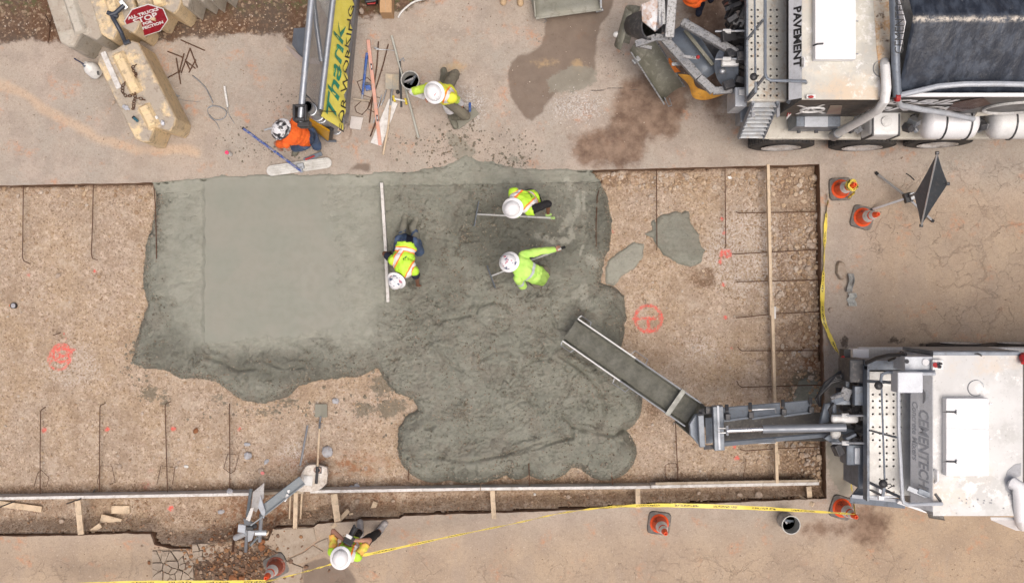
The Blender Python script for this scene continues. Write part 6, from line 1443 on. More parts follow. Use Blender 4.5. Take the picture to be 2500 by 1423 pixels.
def person(label, base, head, shc, pel, shdir, hipdir, hands, feet, toes, eh, kh, hat='plain', skin=skin_l, torso='vest', top=None, sleeve=.7, sleeve2=None, legs=jeans, boots=olive, boot_h=.35, glove=None, face=None, hat_mat_=None, hair=(.03, .02, .015), size=1.0):
    t = thing('person', label, 'person', base); V = Vector
    head, shc, pel = V(head), V(shc), V(pel); sd_, hd_ = V(shdir).normalized(), V(hipdir).normalized()
    up = (shc - pel).normalized(); fwd = sd_.cross(up).normalized(); fwd = -fwd      # chest direction
    if face is not None and fwd.dot(V(face)) < 0: pass
    L = dict(ua=.30, fa=.26, th=.45, sh=.44)
    mb = MB(); segs = []      # (name, a, b, radius)
    def seg(nm, a, b, r0, r1): capsule(mb, a, b, r0, r1); segs.append((nm, V(a), V(b), (r0 + r1) / 2))
    R = Matrix((sd_, (up.cross(sd_)).normalized(), up)).transposed()
    chest = shc - up * .10
    for f, rx, ry in ((.05, .155, .105), (.3, .145, .105), (.55, .155, .115), (.78, .185, .125), (.95, .17, .105)):
        mb.ell(pel.lerp(shc, f), (rx, ry, .14), R)
    mb.ell(pel, (.165, .125, .12), Matrix((hd_, up.cross(hd_).normalized(), up)).transposed()); segs.append(('torso', pel, shc, .13))
    seg('neck', shc + up * .02, shc.lerp(head, .72), .062, .056)
    hu = ((head - shc).normalized() + V((0, 0, .9))).normalized(); look = V(face) if face is not None else V((0, 0, -1)) ; look = (look - hu * look.dot(hu)).normalized(); hs = look.cross(hu)
    RH = Matrix((hs, look, hu)).transposed()
    mb.ell(head, (.077, .098, .118), RH, 1); mb.ell(head - hu * .065 + look * .035, (.052, .06, .05), RH); mb.ell(head + look * .10 - hu * .015, (.014, .022, .024), RH)
    for s_ in (-1, 1): mb.ell(head + hs * .080 * s_ - hu * .01, (.012, .022, .032), RH)
    segs.append(('head', head - hu * .03, head + hu * .03, .09))
    wr = []
    for i, s_ in enumerate((-1, 1)):
        sh = shc + sd_ * (.185 * s_) - up * .03; hd = V(hands[i]); wrist0 = hd
        el, w = ik(sh, wrist0, L['ua'], L['fa'], eh[i]); seg('uarm%d' % i, sh, el, .056, .045); seg('farm%d' % i, el, w, .043, .029)
        d = (w - el).normalized(); side = d.cross(V((0, 0, 1))); side = side.normalized() if side.length > .1 else V((1, 0, 0)); dn = side.cross(d)
        if dn.z > 0: dn = -dn
        mb.ell(w + d * .05, (.052, .042, .018), Matrix((d, side, dn)).transposed())
        for k, (o_, ln) in enumerate(((-.030, .062), (-.010, .072), (.010, .068), (.029, .052))):
            p0 = w + d * .075 + side * o_; p1 = p0 + d * ln * .5 + dn * .012; p2 = p1 + d * ln * .25 + dn * ln * .5
            capsule(mb, p0, p1, .0105, .0095); capsule(mb, p1, p2, .0095, .008)
        p0 = w + d * .03 - side * .035 * (1 if i else -1); p1 = p0 + d * .035 - side * .022 * (1 if i else -1) + dn * .01; capsule(mb, p0, p1, .012, .011); capsule(mb, p1, p1 + d * .025 + dn * .015, .011, .009)
        segs.append(('hand%d' % i, w + d * .01, w + d * .13, .03)); wr.append((w, d, dn, side))
    for i, s_ in enumerate((-1, 1)):
        hp = pel + hd_ * (.095 * s_) - up * .02; an = V(feet[i]); kn, an = ik(hp, an, L['th'], L['sh'], kh[i])
        seg('thigh%d' % i, hp, kn, .088, .060); seg('shin%d' % i, kn, an, .058, .042)
        td = V(toes[i]).normalized(); heel = an - td * .055 - V((0, 0, .055)); toe = an + td * .165 - V((0, 0, .065))
        capsule(mb, heel, toe, .040, .034); capsule(mb, an, an + td * .08 - V((0, 0, .04)), .045, .038); segs.append(('foot%d' % i, heel, toe, .04))
    me = bpy.data.meshes.new('tmp'); me.from_pydata(mb.v, [], mb.f); o = link(bpy.data.objects.new('tmp', me))
    md = o.modifiers.new('r', 'REMESH'); md.mode = 'VOXEL'; md.voxel_size = .0125; md = o.modifiers.new('s', 'SMOOTH'); md.factor = .6; md.iterations = 3
    dg = bpy.context.evaluated_depsgraph_get(); bm_ = bpy.data.meshes.new_from_object(o.evaluated_get(dg)); bpy.data.objects.remove(o); bpy.data.meshes.remove(me)
    nv = len(bm_.vertices); co = np.empty(nv * 3, np.float32); bm_.vertices.foreach_get('co', co); co = co.reshape(-1, 3)
    no = np.empty(nv * 3, np.float32); bm_.vertices.foreach_get('normal', no); no = no.reshape(-1, 3)
    D = []; T = []
    for nm, a, b, r in segs:
        A, B = np.array(a), np.array(b); e = B - A; tt = np.clip(((co - A) @ e) / (e @ e + 1e-9), 0, 1); D.append(np.linalg.norm(co - A - tt[:, None] * e, axis=1) - r); T.append(((co - A) @ e) / (e @ e + 1e-9))
    D = np.array(D); T = np.array(T); cl = D.argmin(0); tp = T[cl, np.arange(nv)]; names = np.array([s_[0] for s_ in segs]); cn = names[cl]
    fl = np.array([list(p.vertices) + [-1] * (4 - len(p.vertices)) for p in bm_.polygons]) if False else None
    npoly = len(bm_.polygons); ls = np.empty(len(bm_.loops), np.int32); bm_.loops.foreach_get('vertex_index', ls); lt = np.empty(npoly, np.int32); bm_.polygons.foreach_get('loop_total', lt)
    st_ = np.concatenate([[0], np.cumsum(lt)[:-1]])
    off = origin_of(t); OFF = np.array(off, dtype=np.float32)
    # body
    bm_.vertices.foreach_set('co', (co - OFF).ravel()); bm_.materials.clear(); bm_.materials.append(skin); bm_.polygons.foreach_set('use_smooth', np.ones(npoly, bool)); bm_.name = 'body'; bm_.update()
    body = link(bpy.data.objects.new('body', bm_)); body.parent = t
    vu = ((co - np.array(shc)) @ np.array(sd_)); Ls = (shc - pel).length; vv = -((co - np.array(shc)) @ np.array(up)) / Ls
    def shell(nm, mask, off_, mat, wr_=.006):
        fm = np.add.reduceat(mask[ls].astype(int), st_) == lt
        idx = np.where(fm)[0]
        if len(idx) < 4: return None
        q = [ls[st_[i]:st_[i] + lt[i]] for i in idx]; used = np.unique(np.concatenate(q)); re = -np.ones(nv, int); re[used] = np.arange(len(used))
        c = co[used]; w_ = fbm(c[:, 0] * 9 + c[:, 2] * 6, c[:, 1] * 9 - c[:, 2] * 5, 3, 7) * wr_
        v = c + no[used] * (off_ + w_)[:, None] - OFF
        m2 = bpy.data.meshes.new(nm); m2.from_pydata(v.tolist(), [], [re[f].tolist() for f in q]); m2.polygons.foreach_set('use_smooth', np.ones(len(q), bool)); m2.materials.append(mat)
        for an_, arr in (('vu', vu), ('vv', vv)):
            a = m2.attributes.new(an_, 'FLOAT', 'POINT'); a.data.foreach_set('value', arr[used].astype(np.float32))
        ob = link(bpy.data.objects.new(nm, m2)); ob.parent = t; md = ob.modifiers.new('solid', 'SOLIDIFY'); md.thickness = .006; md.offset = -1; return ob
    isT = cn == 'torso'; nk = (cn == 'neck') & (tp < .25)
    tors = isT | nk | (((cn == 'thigh0') | (cn == 'thigh1')) & (tp < .12))
    arms = np.char.startswith(cn, 'uarm'); fa = np.char.startswith(cn, 'farm')
    sl = (arms & (tp < (sleeve if sleeve < 1 else 9)) & (tp > -9)) | (fa & (tp < (sleeve - 1 if sleeve > 1 else -9)))
    topm = top or limec
    shell('shirt', (isT | nk | sl), .018, topm, .022)
    if sleeve2:
        for i in range(2): shell('sleeve', (cn == 'farm%d' % i) & (tp < .98) | ((cn == 'uarm%d' % i) & (tp > .75)), .014, sleeve2, .01)
    if torso == 'vest' or torso == 'vestb': shell('safety_vest', (isT & (vv < .98)) | nk | (arms & (tp < .12)), .036, vestm if torso == 'vest' else vestb, .028)
    lg = np.char.startswith(cn, 'thigh') | (np.char.startswith(cn, 'shin') & (tp < .9)) | (isT & (vv > .82))
    shell('trousers', lg, .018, legs, .022)
    for i in range(2): shell('boot', ((cn == 'foot%d' % i) | ((cn == 'shin%d' % i) & (tp > 1 - boot_h))), .022, boots, .004)
    if glove is not None:
        for i in range(2): shell('glove', cn == 'hand%d' % i, .006, glove, .002)
    # face details, hair
    e = MB()
    for s_ in (-1, 1): e.ell(head + look * .088 + hs * .03 * s_ + hu * .005, (.010, .008, .008), RH)
    e.build('eyes', plastic_white, t); MB().ell(head + look * .088 - hu * .055, (.022, .008, .006), RH).build('mouth', red, t); MB().ell(head - look * .02 + hu * .012, (.083, .092, .115), RH, 1).build('hair', M('hair_dark', hair, .8, 0, hair), t, smooth='all')
    # hard hat: brim, shell, ribs
    hm = hats[hat]; c = head + hu * .045
    H0 = MB().lathe([(.125, .0), (.124, .012), (.118, .045), (.104, .085), (.075, .118), (.038, .135), (0, .139)], c=c, R=RH, seg=28, sy=1.12); hat_o = H0.build('hard_hat', hm, t, smooth='all')
    MB().lathe([(.112, .004), (.158, -.012), (.162, -.008), (.160, -.003), (.125, .014)], c=c, R=RH, seg=32, sy=1.10).build('brim', hm if hat == 'mosaic' else hats['plain'] if hat != 'orange' else orangec, hat_o, smooth='all')
    rb = MB()
    for x in (-.03, 0, .03): rb.tube([c + RH @ V((x, .13 * 1.12 * math.sin(a), .006 + .135 * math.cos(a) * (1 - abs(x) * 2))) for a in np.linspace(-1.25, 1.25, 9)], .006, 5)
    if hat != 'mosaic': rb.build('rib', hm if hat == 'plain' else hats['plain'], hat_o, smooth='all')
    return t, wr, dict(RH=RH, head=head, hu=hu, look=look, up=up, shc=shc, pel=pel)
X_ = Vector((1, 0, 0)); Y_ = Vector((0, 1, 0)); Z_ = Vector((0, 0, 1))
# worker in orange, holding the float pole
person('person in an orange shirt and a black and white hard hat', P(745, 350), P(689, 317, 1.42), P(706, 323, 1.30), P(748, 336, .92), (P(712, 300, 1) - P(694, 344, 1)), (P(760, 318, 1) - P(745, 352, 1)),
       [P(683, 364, .80), P(700, 366, .78)], [P(728, 352, .10), P(768, 338, .10)], [(-.45, -.9, 0), (.3, -.95, 0)], [(-.6, .2, -.2), (.6, .3, -.1)], [(-.6, -.6, .5), (.4, -.8, .4)], hat='mosaic', torso='shirt', top=orangec, sleeve=.75, legs=jeans, boots=olive, boot_h=.5, face=(-.6, -.6, -.5))
# worker crouching with a hand float by the bucket
t, w, _ = person('person in a yellow and orange vest crouching beside the bucket and the grey chippings', P(1085, 235), P(1062, 227, 1.42), P(1073, 226, 1.28), P(1092, 232, .80), (P(1050, 208, 1) - P(1098, 240, 1)) * 1, (P(1085, 214, 1) - P(1093, 252, 1)),
       [P(1037, 238, .95), P(1141, 262, .42)], [P(1083, 194, .10), P(1103, 285, .10)], [(0, .9, 0), (.35, -.9, 0)], [(-1, 0, 0), (.5, .7, .3)], [(.7, .5, .4), (.8, -.3, .5)], hat='plain', torso='vestb', top=cloth('yellow_shirt', (.62, .84, .10)), sleeve=.95, sleeve2=whitec, legs=mudpants, boots=olive, boot_h=.75, face=(.5, -.5, -.6)) if False else person('person in a yellow and orange vest crouching beside the bucket and the grey chippings', P(1085, 235), P(1062, 227, 1.42), P(1073, 226, 1.28), P(1092, 232, .80), (P(1098, 236, 1) - P(1048, 214, 1)), (P(1093, 252, 1) - P(1085, 214, 1)),
       [P(1037, 238, .95), P(1141, 262, .42)], [P(1083, 194, .10), P(1103, 285, .10)], [(0, .9, 0), (.35, -.9, 0)], [(-1, 0, 0), (.5, .7, .3)], [(.7, .5, .4), (.8, -.3, .5)], hat='plain', torso='vestb', top=cloth('yellow_shirt', (.62, .84, .10)), sleeve=.95, sleeve2=whitec, legs=mudpants, boots=olive, boot_h=.75, face=(.5, -.5, -.6))
MB().tube([P(1060, 234, 1.585), P(1065, 227, 1.59)], .008, 6).build('hat_sticker', red, t)
MB().lathe([(.10, -.07), (.105, .07)], c=P(1098, 262, .45), R=frame((.2, -.5, .2)), seg=14).build('knee_pad', whitec, t)
t = thing('hand_trowel', 'long grey hand trowel with a blue handle in the chippings', 'trowel', P(1137, 290, 0))
MB().beam(P(1113, 308, .03), P(1164, 270, .03), .15, .02).build('blade', M('cement_grey', (.2, .2, .16)), t, bevel=.006); MB().tube([P(1140, 285, .05), P(1143, 276, .14), P(1147, 268, .16)], .012, 6).build('stem', galv, t); MB().tube([P(1147, 272, .30), P(1147, 252, .40)], .022, 10).build('handle', blue, t, smooth=True)
# kneeling worker with the screed board
person('person in a lime vest kneeling in the wet concrete', P(995, 600, -.03), P(970, 681, .62), P(984, 652, .62), P(993, 592, .55), (P(962, 640, .7) - P(1012, 666, .7)) * -1, (P(1012, 592, .6) - P(978, 585, .6)),
       [P(951, 618, .14), P(1020, 694, .10)], [P(985, 552, .03), P(1008, 556, .03)], [(0.1, .95, -.1), (.3, .95, -.1)], [(-.8, .3, .4), (.9, .2, .4)], [(-.2, -.5, -.5), (.2, -.5, -.5)], hat='marks', torso='vest', top=navy, sleeve=.7, legs=jeans, boots=M('cement_grey', (.2, .2, .16)), boot_h=.6, skin=skin_b, face=(-.3, -.7, -.5))
t = thing('screed_board', 'long pale screed board lying on the wet concrete beside the kneeling worker', 'screed board', P(940, 592, 0))
MB().beam(P(932, 447, .03), P(941, 592, .03), .05, .09).build('board', form_white, t, bevel=.003); MB().beam(P(941, 592, .032), P(948, 737, .03), .05, .09).build('board', form_white, t, bevel=.003)
# placer with the white plain hat
def placer(label, a, b, h0, h1, grip):
    t = thing('concrete_placer', label, 'concrete placer', a, group='long handled concrete placers')
    MB().tube([a, a.lerp(b, .5), b], [.013, .015, .016], 8).build('shaft', plastic_white, t, smooth=True); m_ = (h0 + h1) / 2
    MB().plate([h0, h1, h1 + Vector((.02, 0, .12)), h0 + Vector((.02, 0, .12))], .008).build('blade', steel_grey, t); MB().tube([m_, a.lerp(b, .12)], .012, 6).build('brace', steel_grey, t)
    MB().cyl(b, b + (b - a).normalized() * .06, .022, seg=8).build('grip', grip, t); return t
person('person in a lime vest and plain white hard hat raking the concrete', P(1300, 490, -.03), P(1254, 507, 1.42), P(1272, 493, 1.30), P(1300, 490, .98), (P(1292, 506, 1.3) - P(1262, 474, 1.3)), (P(1312, 502, 1) - P(1298, 476, 1)),
       [P(1262, 525, .78), P(1338, 520, 1.02)][::1], [P(1292, 474, .07), P(1312, 500, .07)], [(-.9, -.2, 0), (-.7, -.7, 0)], [(-.3, -.8, -.5), (.9, .5, .2)], [(-.7, -.3, .3), (-.6, -.5, .3)], hat='plain', torso='vest', top=blackc, sleeve=1.15, legs=navy, boots=olive, boot_h=.7, skin=skin_b, glove=glovel, face=(-.7, -.3, -.6))
placer('concrete placer whose white shaft passes under the plain white hard hat', P(1163, 523, .04), P(1346, 532, 1.0), P(1168, 492, .0), P(1157, 553, .0), glovel)
person('person in a lime long sleeved shirt and a stickered hard hat', P(1315, 672, -.03), P(1246, 641, 1.42), P(1268, 650, 1.32), P(1318, 676, 1.0), (P(1264, 686, 1.3) - P(1276, 628, 1.3)) * -1, (P(1330, 655, 1) - P(1305, 692, 1)),
       [P(1272, 670, .85), P(1356, 609, 1.08)], [P(1300, 682, .07), P(1318, 655, .07)], [(-.8, -.3, 0), (-.7, .2, 0)], [(.2, -.8, .2), (.1, .6, .5)], [(-.6, -.2, .3), (-.6, .2, .3)], hat='marks', torso='shirt', top=limeband, sleeve=2.0, legs=mudpants, boots=olive, boot_h=.7, face=(-.7, .1, -.6))
placer('concrete placer held by the person in the lime long sleeved shirt', P(1199, 674, .04), P(1372, 606, 1.12), P(1188, 648, .0), P(1208, 703, .0), black)
# photographer
t, w, info = person('person with a camera standing at the bottom of the picture', P(893, 1293), P(833, 1360, 1.68), P(841, 1352, 1.44), P(862, 1330, 1.0), (P(880, 1356, 1.4) - P(806, 1340, 1.4)), (P(872, 1333, 1) - P(852, 1326, 1)),
       [P(842, 1320, 1.40), P(862, 1318, 1.38)], [P(878, 1300, .09), P(925, 1298, .09)], [(.0, 1, 0), (.6, .75, 0)], [(-1, .2, -.4), (1, -.1, -.5)], [(0, .8, .1), (.6, .6, .1)], hat='plain', torso='vest', top=M('vest_sleeve', (.66, .80, .08), .8, 0, (.95, .45, .12), scale=10), sleeve=.8, legs=blackc, boots=M('pale_shoe', (.45, .42, .40), .7, 0, (.3, .28, .27)), boot_h=.05, face=(.15, .8, -.5))
t = thing('video_camera', 'black video camera with a white box on it held by the photographer', 'camera', P(852, 1315, 1.2))
F = frame(P(868, 1290, 1.35) - P(850, 1322, 1.42))
MB().box(P(852, 1318, 1.38), (.14, .15, .11), F).build('body', black, t, bevel=.01); MB().cyl(P(856, 1308, 1.39), P(868, 1286, 1.33), .042, .048, seg=16).build('lens', black, t, smooth=True); MB().box(P(847, 1326, 1.43), (.02, .12, .08), F).build('screen', M('screen_grey', (.10, .12, .15), .3, 0, (.08, .1, .13)), t, bevel=.004)
MB().box(P(852, 1309, 1.50), (.05, .10, .07), F).build('white_box', white_paint, t, bevel=.008); MB().tube([P(846, 1304, 1.5), P(838, 1306, 1.45), P(838, 1316, 1.4)], .004, 5).build('cable', rust, t); MB().tube([P(866, 1290, 1.42), P(864, 1280, 1.40)], .02, 8).build('microphone', black, t)
# people at the top edge
person('person in orange bending behind the left mixer chute at the top edge', P(1725, -10), P(1694, -9, 1.25), P(1708, -16, 1.18), P(1745, -30, .92), (.4, .9, 0), (.4, .9, 0), [P(1690, -40, .7), P(1700, -20, .6)], [P(1712, 8, .09), P(1745, -25, .09)], [(-.2, -1, 0), (-.3, -.9, 0)], [(-.5, .5, 0), (-.5, -.5, 0)], [(-.6, 0, .4), (-.6, 0, .4)], hat='orange', torso='shirt', top=orangec, sleeve=.8, legs=navy, boots=navy, boot_h=.2, face=(-.8, 0, -.5))
person('person at the top edge, only tan boot toes in view', P(1250, -22), P(1250, -120, 1.68), P(1250, -105, 1.44), P(1250, -70, 1.0), (1, 0, 0), (1, 0, 0), [P(1215, -70, .8), P(1285, -70, .8)], [P(1230, -20, .09), P(1269, -17, .09)], [(-.05, -1, 0), (.08, -1, 0)], [(-.5, .5, 0), (.5, .5, 0)], [(0, -1, .1), (0, -1, .1)], hat='plain', torso='vest', top=limec, sleeve=.8, legs=jeans, boots=M('tan_leather', (.55, .40, .25), .7, 0, (.48, .34, .2)), boot_h=.3, face=(0, -1, -.3))
# ---------------------------------------------------------------- mixer trucks
def roof_mat(nm, base, tanamt):
    n = N(nm); c = n.mix(n.step(n.noise(1.6, 5, .6), .38, .62), base, tuple(x * .86 for x in base))
    c = n.mix(n.m('MULTIPLY', n.step(n.noise(1.1, 6, .7, n.map(loc=(4, 2, 9))), .50, .66), tanamt), c, (.60, .47, .33))
    c = n.mix(n.m('MULTIPLY', n.step(n.noise(1.7, 6, .75, n.map(loc=(1, 8, 3))), .50, .62), .6), c, (.42, .42, .40))
    c = n.mix(n.m('MULTIPLY', n.step(n.noise(2.4, 6, .75, n.map(loc=(6, 8, 3))), .54, .64), .8), c, (.80, .79, .77))
    c = n.mix(n.m('MULTIPLY', n.step(n.noise(24, 3, .7), .62, .70), .5), c, (.22, .20, .18)); n.bump(n.noise(5, 4), .08, .02)
    return n.fin(c, .42, .0)
roof1 = roof_mat('weathered_cream_roof', (.58, .56, .49), .8); roof2 = roof_mat('weathered_white_roof', (.60, .60, .59), .45)
def rust_edge():
    n = N('rust_stained_cream'); c = n.mix(n.step(n.noise(3, 6, .75), .40, .60), (.62, .56, .46), (.50, .27, .10)); c = n.mix(n.step(n.noise(9, 5, .7), .55, .68), c, (.16, .10, .06)); return n.fin(c, .6)
deckm = M('deck_plate', (.56, .55, .49), .5, .2, (.46, .45, .41), dirt=(.36, .25, .15), damt=.35, scale=5); deckm2 = M('clean_deck_plate', (.66, .66, .63), .45, .2, (.56, .55, .52), dirt=(.38, .35, .30), damt=.2, scale=5)
cream = M('cream_paint', (.60, .57, .50), .45, 0, (.52, .49, .42), dirt=(.34, .29, .22), damt=.3); blackp = M('black_panel', (.028, .027, .028), .5, 0, (.06, .055, .05), dirt=(.14, .12, .10), damt=.35)
palep = M('pale_grey_panel', (.66, .68, .71), .4, 0, (.58, .60, .63), dirt=(.4, .4, .38), damt=.2)
whitep = M('clean_white_panel', (.82, .82, .83), .35, 0, (.79, .79, .80)); lgrey = M('light_grey_panel', (.50, .53, .57), .4, .1, (.42, .45, .49), dirt=(.3, .3, .29), damt=.2); bluegrey = M('blue_grey_steel', (.20, .23, .27), .42, .2, (.16, .185, .22), dirt=(.09, .09, .09), damt=.3)
raw = M('battered_steel', (.24, .25, .265), .5, .3, (.36, .36, .36), dirt=(.10, .095, .09), damt=.7, scale=14, bump=.3); darkst = M('dark_greasy_steel', (.035, .037, .042), .5, .2, (.07, .07, .075), dirt=(.16, .15, .14), damt=.4); chrome = M('chrome', (.75, .76, .78), .2, .9, (.65, .66, .68))
def tarp_mat():
    n = N('navy_tarp'); v = n.map(scale=(1.2, .5, 1), rot=(0, 0, -.45)); f = n.noise(6, 5, .65, v); c = n.mix(n.step(f, .42, .66), (.013, .018, .029), (.048, .060, .082))
    c = n.mix(n.m('MULTIPLY', n.step(n.noise(9, 6, .8, v), .60, .74), .6), c, (.26, .25, .24))
    y = n.sepxyz()[1]; rd = n.m('ABSOLUTE', n.m('SUBTRACT', y, TR_Y)); c = n.mix(n.m('MULTIPLY', n.step(n.m('ADD', rd, n.m('MULTIPLY', n.noise(9, 5, .8), .12)), .11, .05), n.step(n.noise(14, 4, .8), .40, .58)), c, (.50, .45, .38))
    n.bump(n.noise(5, 5, .6, v), .5, .05); return n.fin(c, .42)
def perforated(x0, x1, y0, y1, z, mat, name, parent, rnd_, skip):
    """plate with real round holes on a regular grid"""
    nx = max(1, int(round((x1 - x0) / .095))); ny = max(1, int(round((y1 - y0) / .095))); dx, dy = (x1 - x0) / nx, (y1 - y0) / ny; mb = MB(); ri = .017
    for i in range(nx):
        for j in range(ny):
            cx_, cy_ = x0 + (i + .5) * dx, y0 + (j + .5) * dy
            if skip(i, j, nx, ny): mb.add([(cx_ - dx / 2, cy_ - dy / 2, z), (cx_ + dx / 2, cy_ - dy / 2, z), (cx_ + dx / 2, cy_ + dy / 2, z), (cx_ - dx / 2, cy_ + dy / 2, z)], [(0, 1, 2, 3)]); continue
            vs = []
            for k in range(8):
                a = math.pi / 4 * k; c, s_ = math.cos(a), math.sin(a); m_ = max(abs(c), abs(s_)); vs.append((cx_ + c / m_ * dx / 2, cy_ + s_ / m_ * dy / 2, z))
            vs += [(cx_ + ri * math.cos(math.pi / 4 * k), cy_ + ri * math.sin(math.pi / 4 * k), z) for k in range(8)] + [(cx_ + ri * math.cos(math.pi / 4 * k), cy_ + ri * math.sin(math.pi / 4 * k), z - .03) for k in range(8)]
            mb.add(vs, [(k, (k + 1) % 8, 8 + (k + 1) % 8, 8 + k) for k in range(8)] + [(8 + k, 8 + (k + 1) % 8, 16 + (k + 1) % 8, 16 + k) for k in range(8)])
    return mb.build(name, mat, parent)
def wheel(cx_, yo, sgn, r, parent, w=.30):
    """sgn=-1: outer face towards -Y"""
    R = Matrix.Rotation(math.pi / 2 * (1 if sgn < 0 else -1), 3, 'X')
    prof = [(r * .56, .0), (r * .60, .02), (r * .80, .012), (r * .93, .015), (r, .05), (r, w - .05), (r * .93, w), (r * .56, w)]
    c = Vector((cx_, yo, r)); t = MB().lathe([(a, -b) for a, b in prof], c=c, R=R, seg=40, caps=False).build('tyre', rubber, parent, smooth=True)
    tr = MB()
    for k in range(40):
        a = 2 * math.pi * k / 40; v = Vector((math.cos(a), 0, math.sin(a))); F = Matrix((v.cross(Y_), Y_, v)).transposed(); tr.box(c + v * (r + .003) + Y_ * (-sgn) * w / 2, (.05, w * .8, .02), F)
    tr.build('tread', rubber, t)
    rim = MB().lathe([(r * .62, .004), (r * .56, -.004), (r * .52, -.03), (r * .42, -.05), (r * .30, -.055), (r * .26, -.02), (r * .14, -.01), (0, -.01)], c=c, R=R, seg=32, caps=False).build('rim', M('wheel_rim', (.74, .73, .71), .35, .2, (.60, .58, .56), dirt=(.25, .2, .16), damt=.4), t, smooth=True)
    lb = MB()
    for k in range(10): a = 2 * math.pi * k / 10; lb.ell(c + Vector((math.cos(a) * r * .24, -sgn * .045 * 1, math.sin(a) * r * .24)), (.016, .02, .016), sub=0)
    lb.build('lug_nuts', darkst, t)
    return t
def ladder(a0, a1, b0, b1, n_, parent):
    l = MB().beam(a0, a1, .03, .06); l.beam(b0, b1, .03, .06); l = l.build('ladder', bluegrey, parent)
    for k in range(n_):
        f = (k + .5) / n_; MB().beam(a0.lerp(a1, f), b0.lerp(b1, f), .07, .02).build('rung', galv, l)
def rail(pts, parent, r=.02, nm='hand_rail', mat=None): return MB().tube([P(*p) for p in pts], r, 8).build(nm, mat or bluegrey, parent, smooth=True)
def trough(a, b, up, w, depth, nm, mat, parent, n_=8, th=.01, full=.5):
    a, b = Vector(a), Vector(b); d = (b - a).normalized(); s_ = d.cross(Vector(up)).normalized(); u = s_.cross(d); rows = []
    for k in range(5):
        p = a.lerp(b, k / 4); rows.append([p + s_ * (w / 2 * math.cos(math.pi * (1 + j / n_))) + u * (depth * math.sin(math.pi * (1 + j / n_))) for j in range(n_ + 1)])
    return MB().sheet(rows).build(nm, mat, parent, smooth='all', solid=th)

# ===== upper truck
T1 = thing('mixer_truck', 'cream volumetric concrete mixer truck with a navy tarp, in the upper right corner', 'mixer truck', (6.2, 3.5, 0), group='volumetric concrete mixer trucks')
hx0, hx1 = P(1958, 0, 3.0).x, P(2172, 0, 3.0).x; hy0 = P(0, 243, 3.0).y; hy1 = hy0 + 2.05; xe = 10.4; oy = 2.39
MB().b6(hx0, hx1, hy0, hy1, 1.72, 2.985).build('hopper_body', blackp, T1)
MB().b6(hx0 - .0, hx1, hy0 - .004, hy1, 2.985, 3.0).build('hopper_roof', roof1, T1)
MB().plate([P(2128, -60, 3.003), P(2172, -60, 3.003), P(2172, 215, 3.003), P(2150, 205, 3.003), P(2140, 120, 3.003)], .004, (0, 0, 1)).build('stained_roof_edge', rust_edge(), T1)
MB().plate([(hx0, hy1, 2.99), (hx0, hy0 + .02, 2.99), (hx0 - .13, hy0 + .02, 2.84), (hx0 - .13, hy1, 2.84)], .01, (-.75, 0, .65)).build('rear_panel', palep, T1)
text_mesh('PAVEMENT', .165, ink, T1, (hx0 - .053, (P(0, 15, 2.95).y + P(0, 166, 2.95).y) / 2, 2.951), (0, -1, 0), Vector((.13, 0, .15)).normalized(), .001, bold=.006, sx=1.02)
a, b = P(1990, 145, 3.13), P(2090, -40, 3.13)
hb = MB().b6(a.x, b.x, a.y, b.y, 3.004, 3.13).build('roof_hatch', whitep, T1, bevel=.01)
MB().tube([P(1985, 112, 3.10), P(1996, 108, 3.15), P(2010, 107, 3.15)], .012, 6).build('latch', darkst, hb)
for y in (52, 132): MB().cyl(P(2090, y, 3.09), P(2095, y, 3.09), .01, seg=6).build('hinge', galv, hb)
MB().tube([P(1958, 140, 3.02), P(1964, 143, 3.05), P(1964, 163, 3.05), P(1958, 167, 3.02)], .015, 6).build('grab_handle', white_paint, T1)
MB().tube([P(2160, 152, 3.0), P(2161, 165, 3.14), P(2164, 215, 3.14), P(2160, 246, 3.08), P(2144, 268, 2.8), P(2106, 292, 2.3), P(2046, 325, 1.45)], .064, 14).build('vent_pipe', white_paint, T1, smooth=True)
MB().cyl(P(2046, 325, 1.45), P(2034, 333, 1.3), .08, seg=14).build('pipe_collar', galv, T1)
MB().tube([P(2152 + 20 * math.cos(x), 168 + 20 * math.sin(x), 3.006) for x in np.linspace(1.2, 5, 14)], .006, 5).build('roof_ring', galv, T1)
# side panel graphics (facing the pit)
yy = hy0 - .006
def side(px, z): return Vector((P(px, 0, z).x, yy, z))
for (p0, z0, p1, z1) in ((1945, 1.95, 2010, 2.65), (1950, 2.6, 2012, 2.0)): MB().beam(side(p0, z0), side(p1, z1), .05, .003, up=(0, 1, 0)).build('emblem', white_paint, T1)
MB().tube([side(1983, 2.3) + Vector((.16 * math.cos(x), -.002, .17 * math.sin(x))) for x in np.linspace(0, 6.28, 17)[:-1]], .02, 6, closed=True).build('emblem_ring', white_paint, T1)
MB().plate([side(2017, 1.95), side(2052, 1.95), side(2056, 2.6), side(2027, 2.6)], .004, (0, -1, 0)).build('side_sticker', M('brown_sticker', (.20, .11, .09), .5, 0, (.3, .25, .2)), T1)
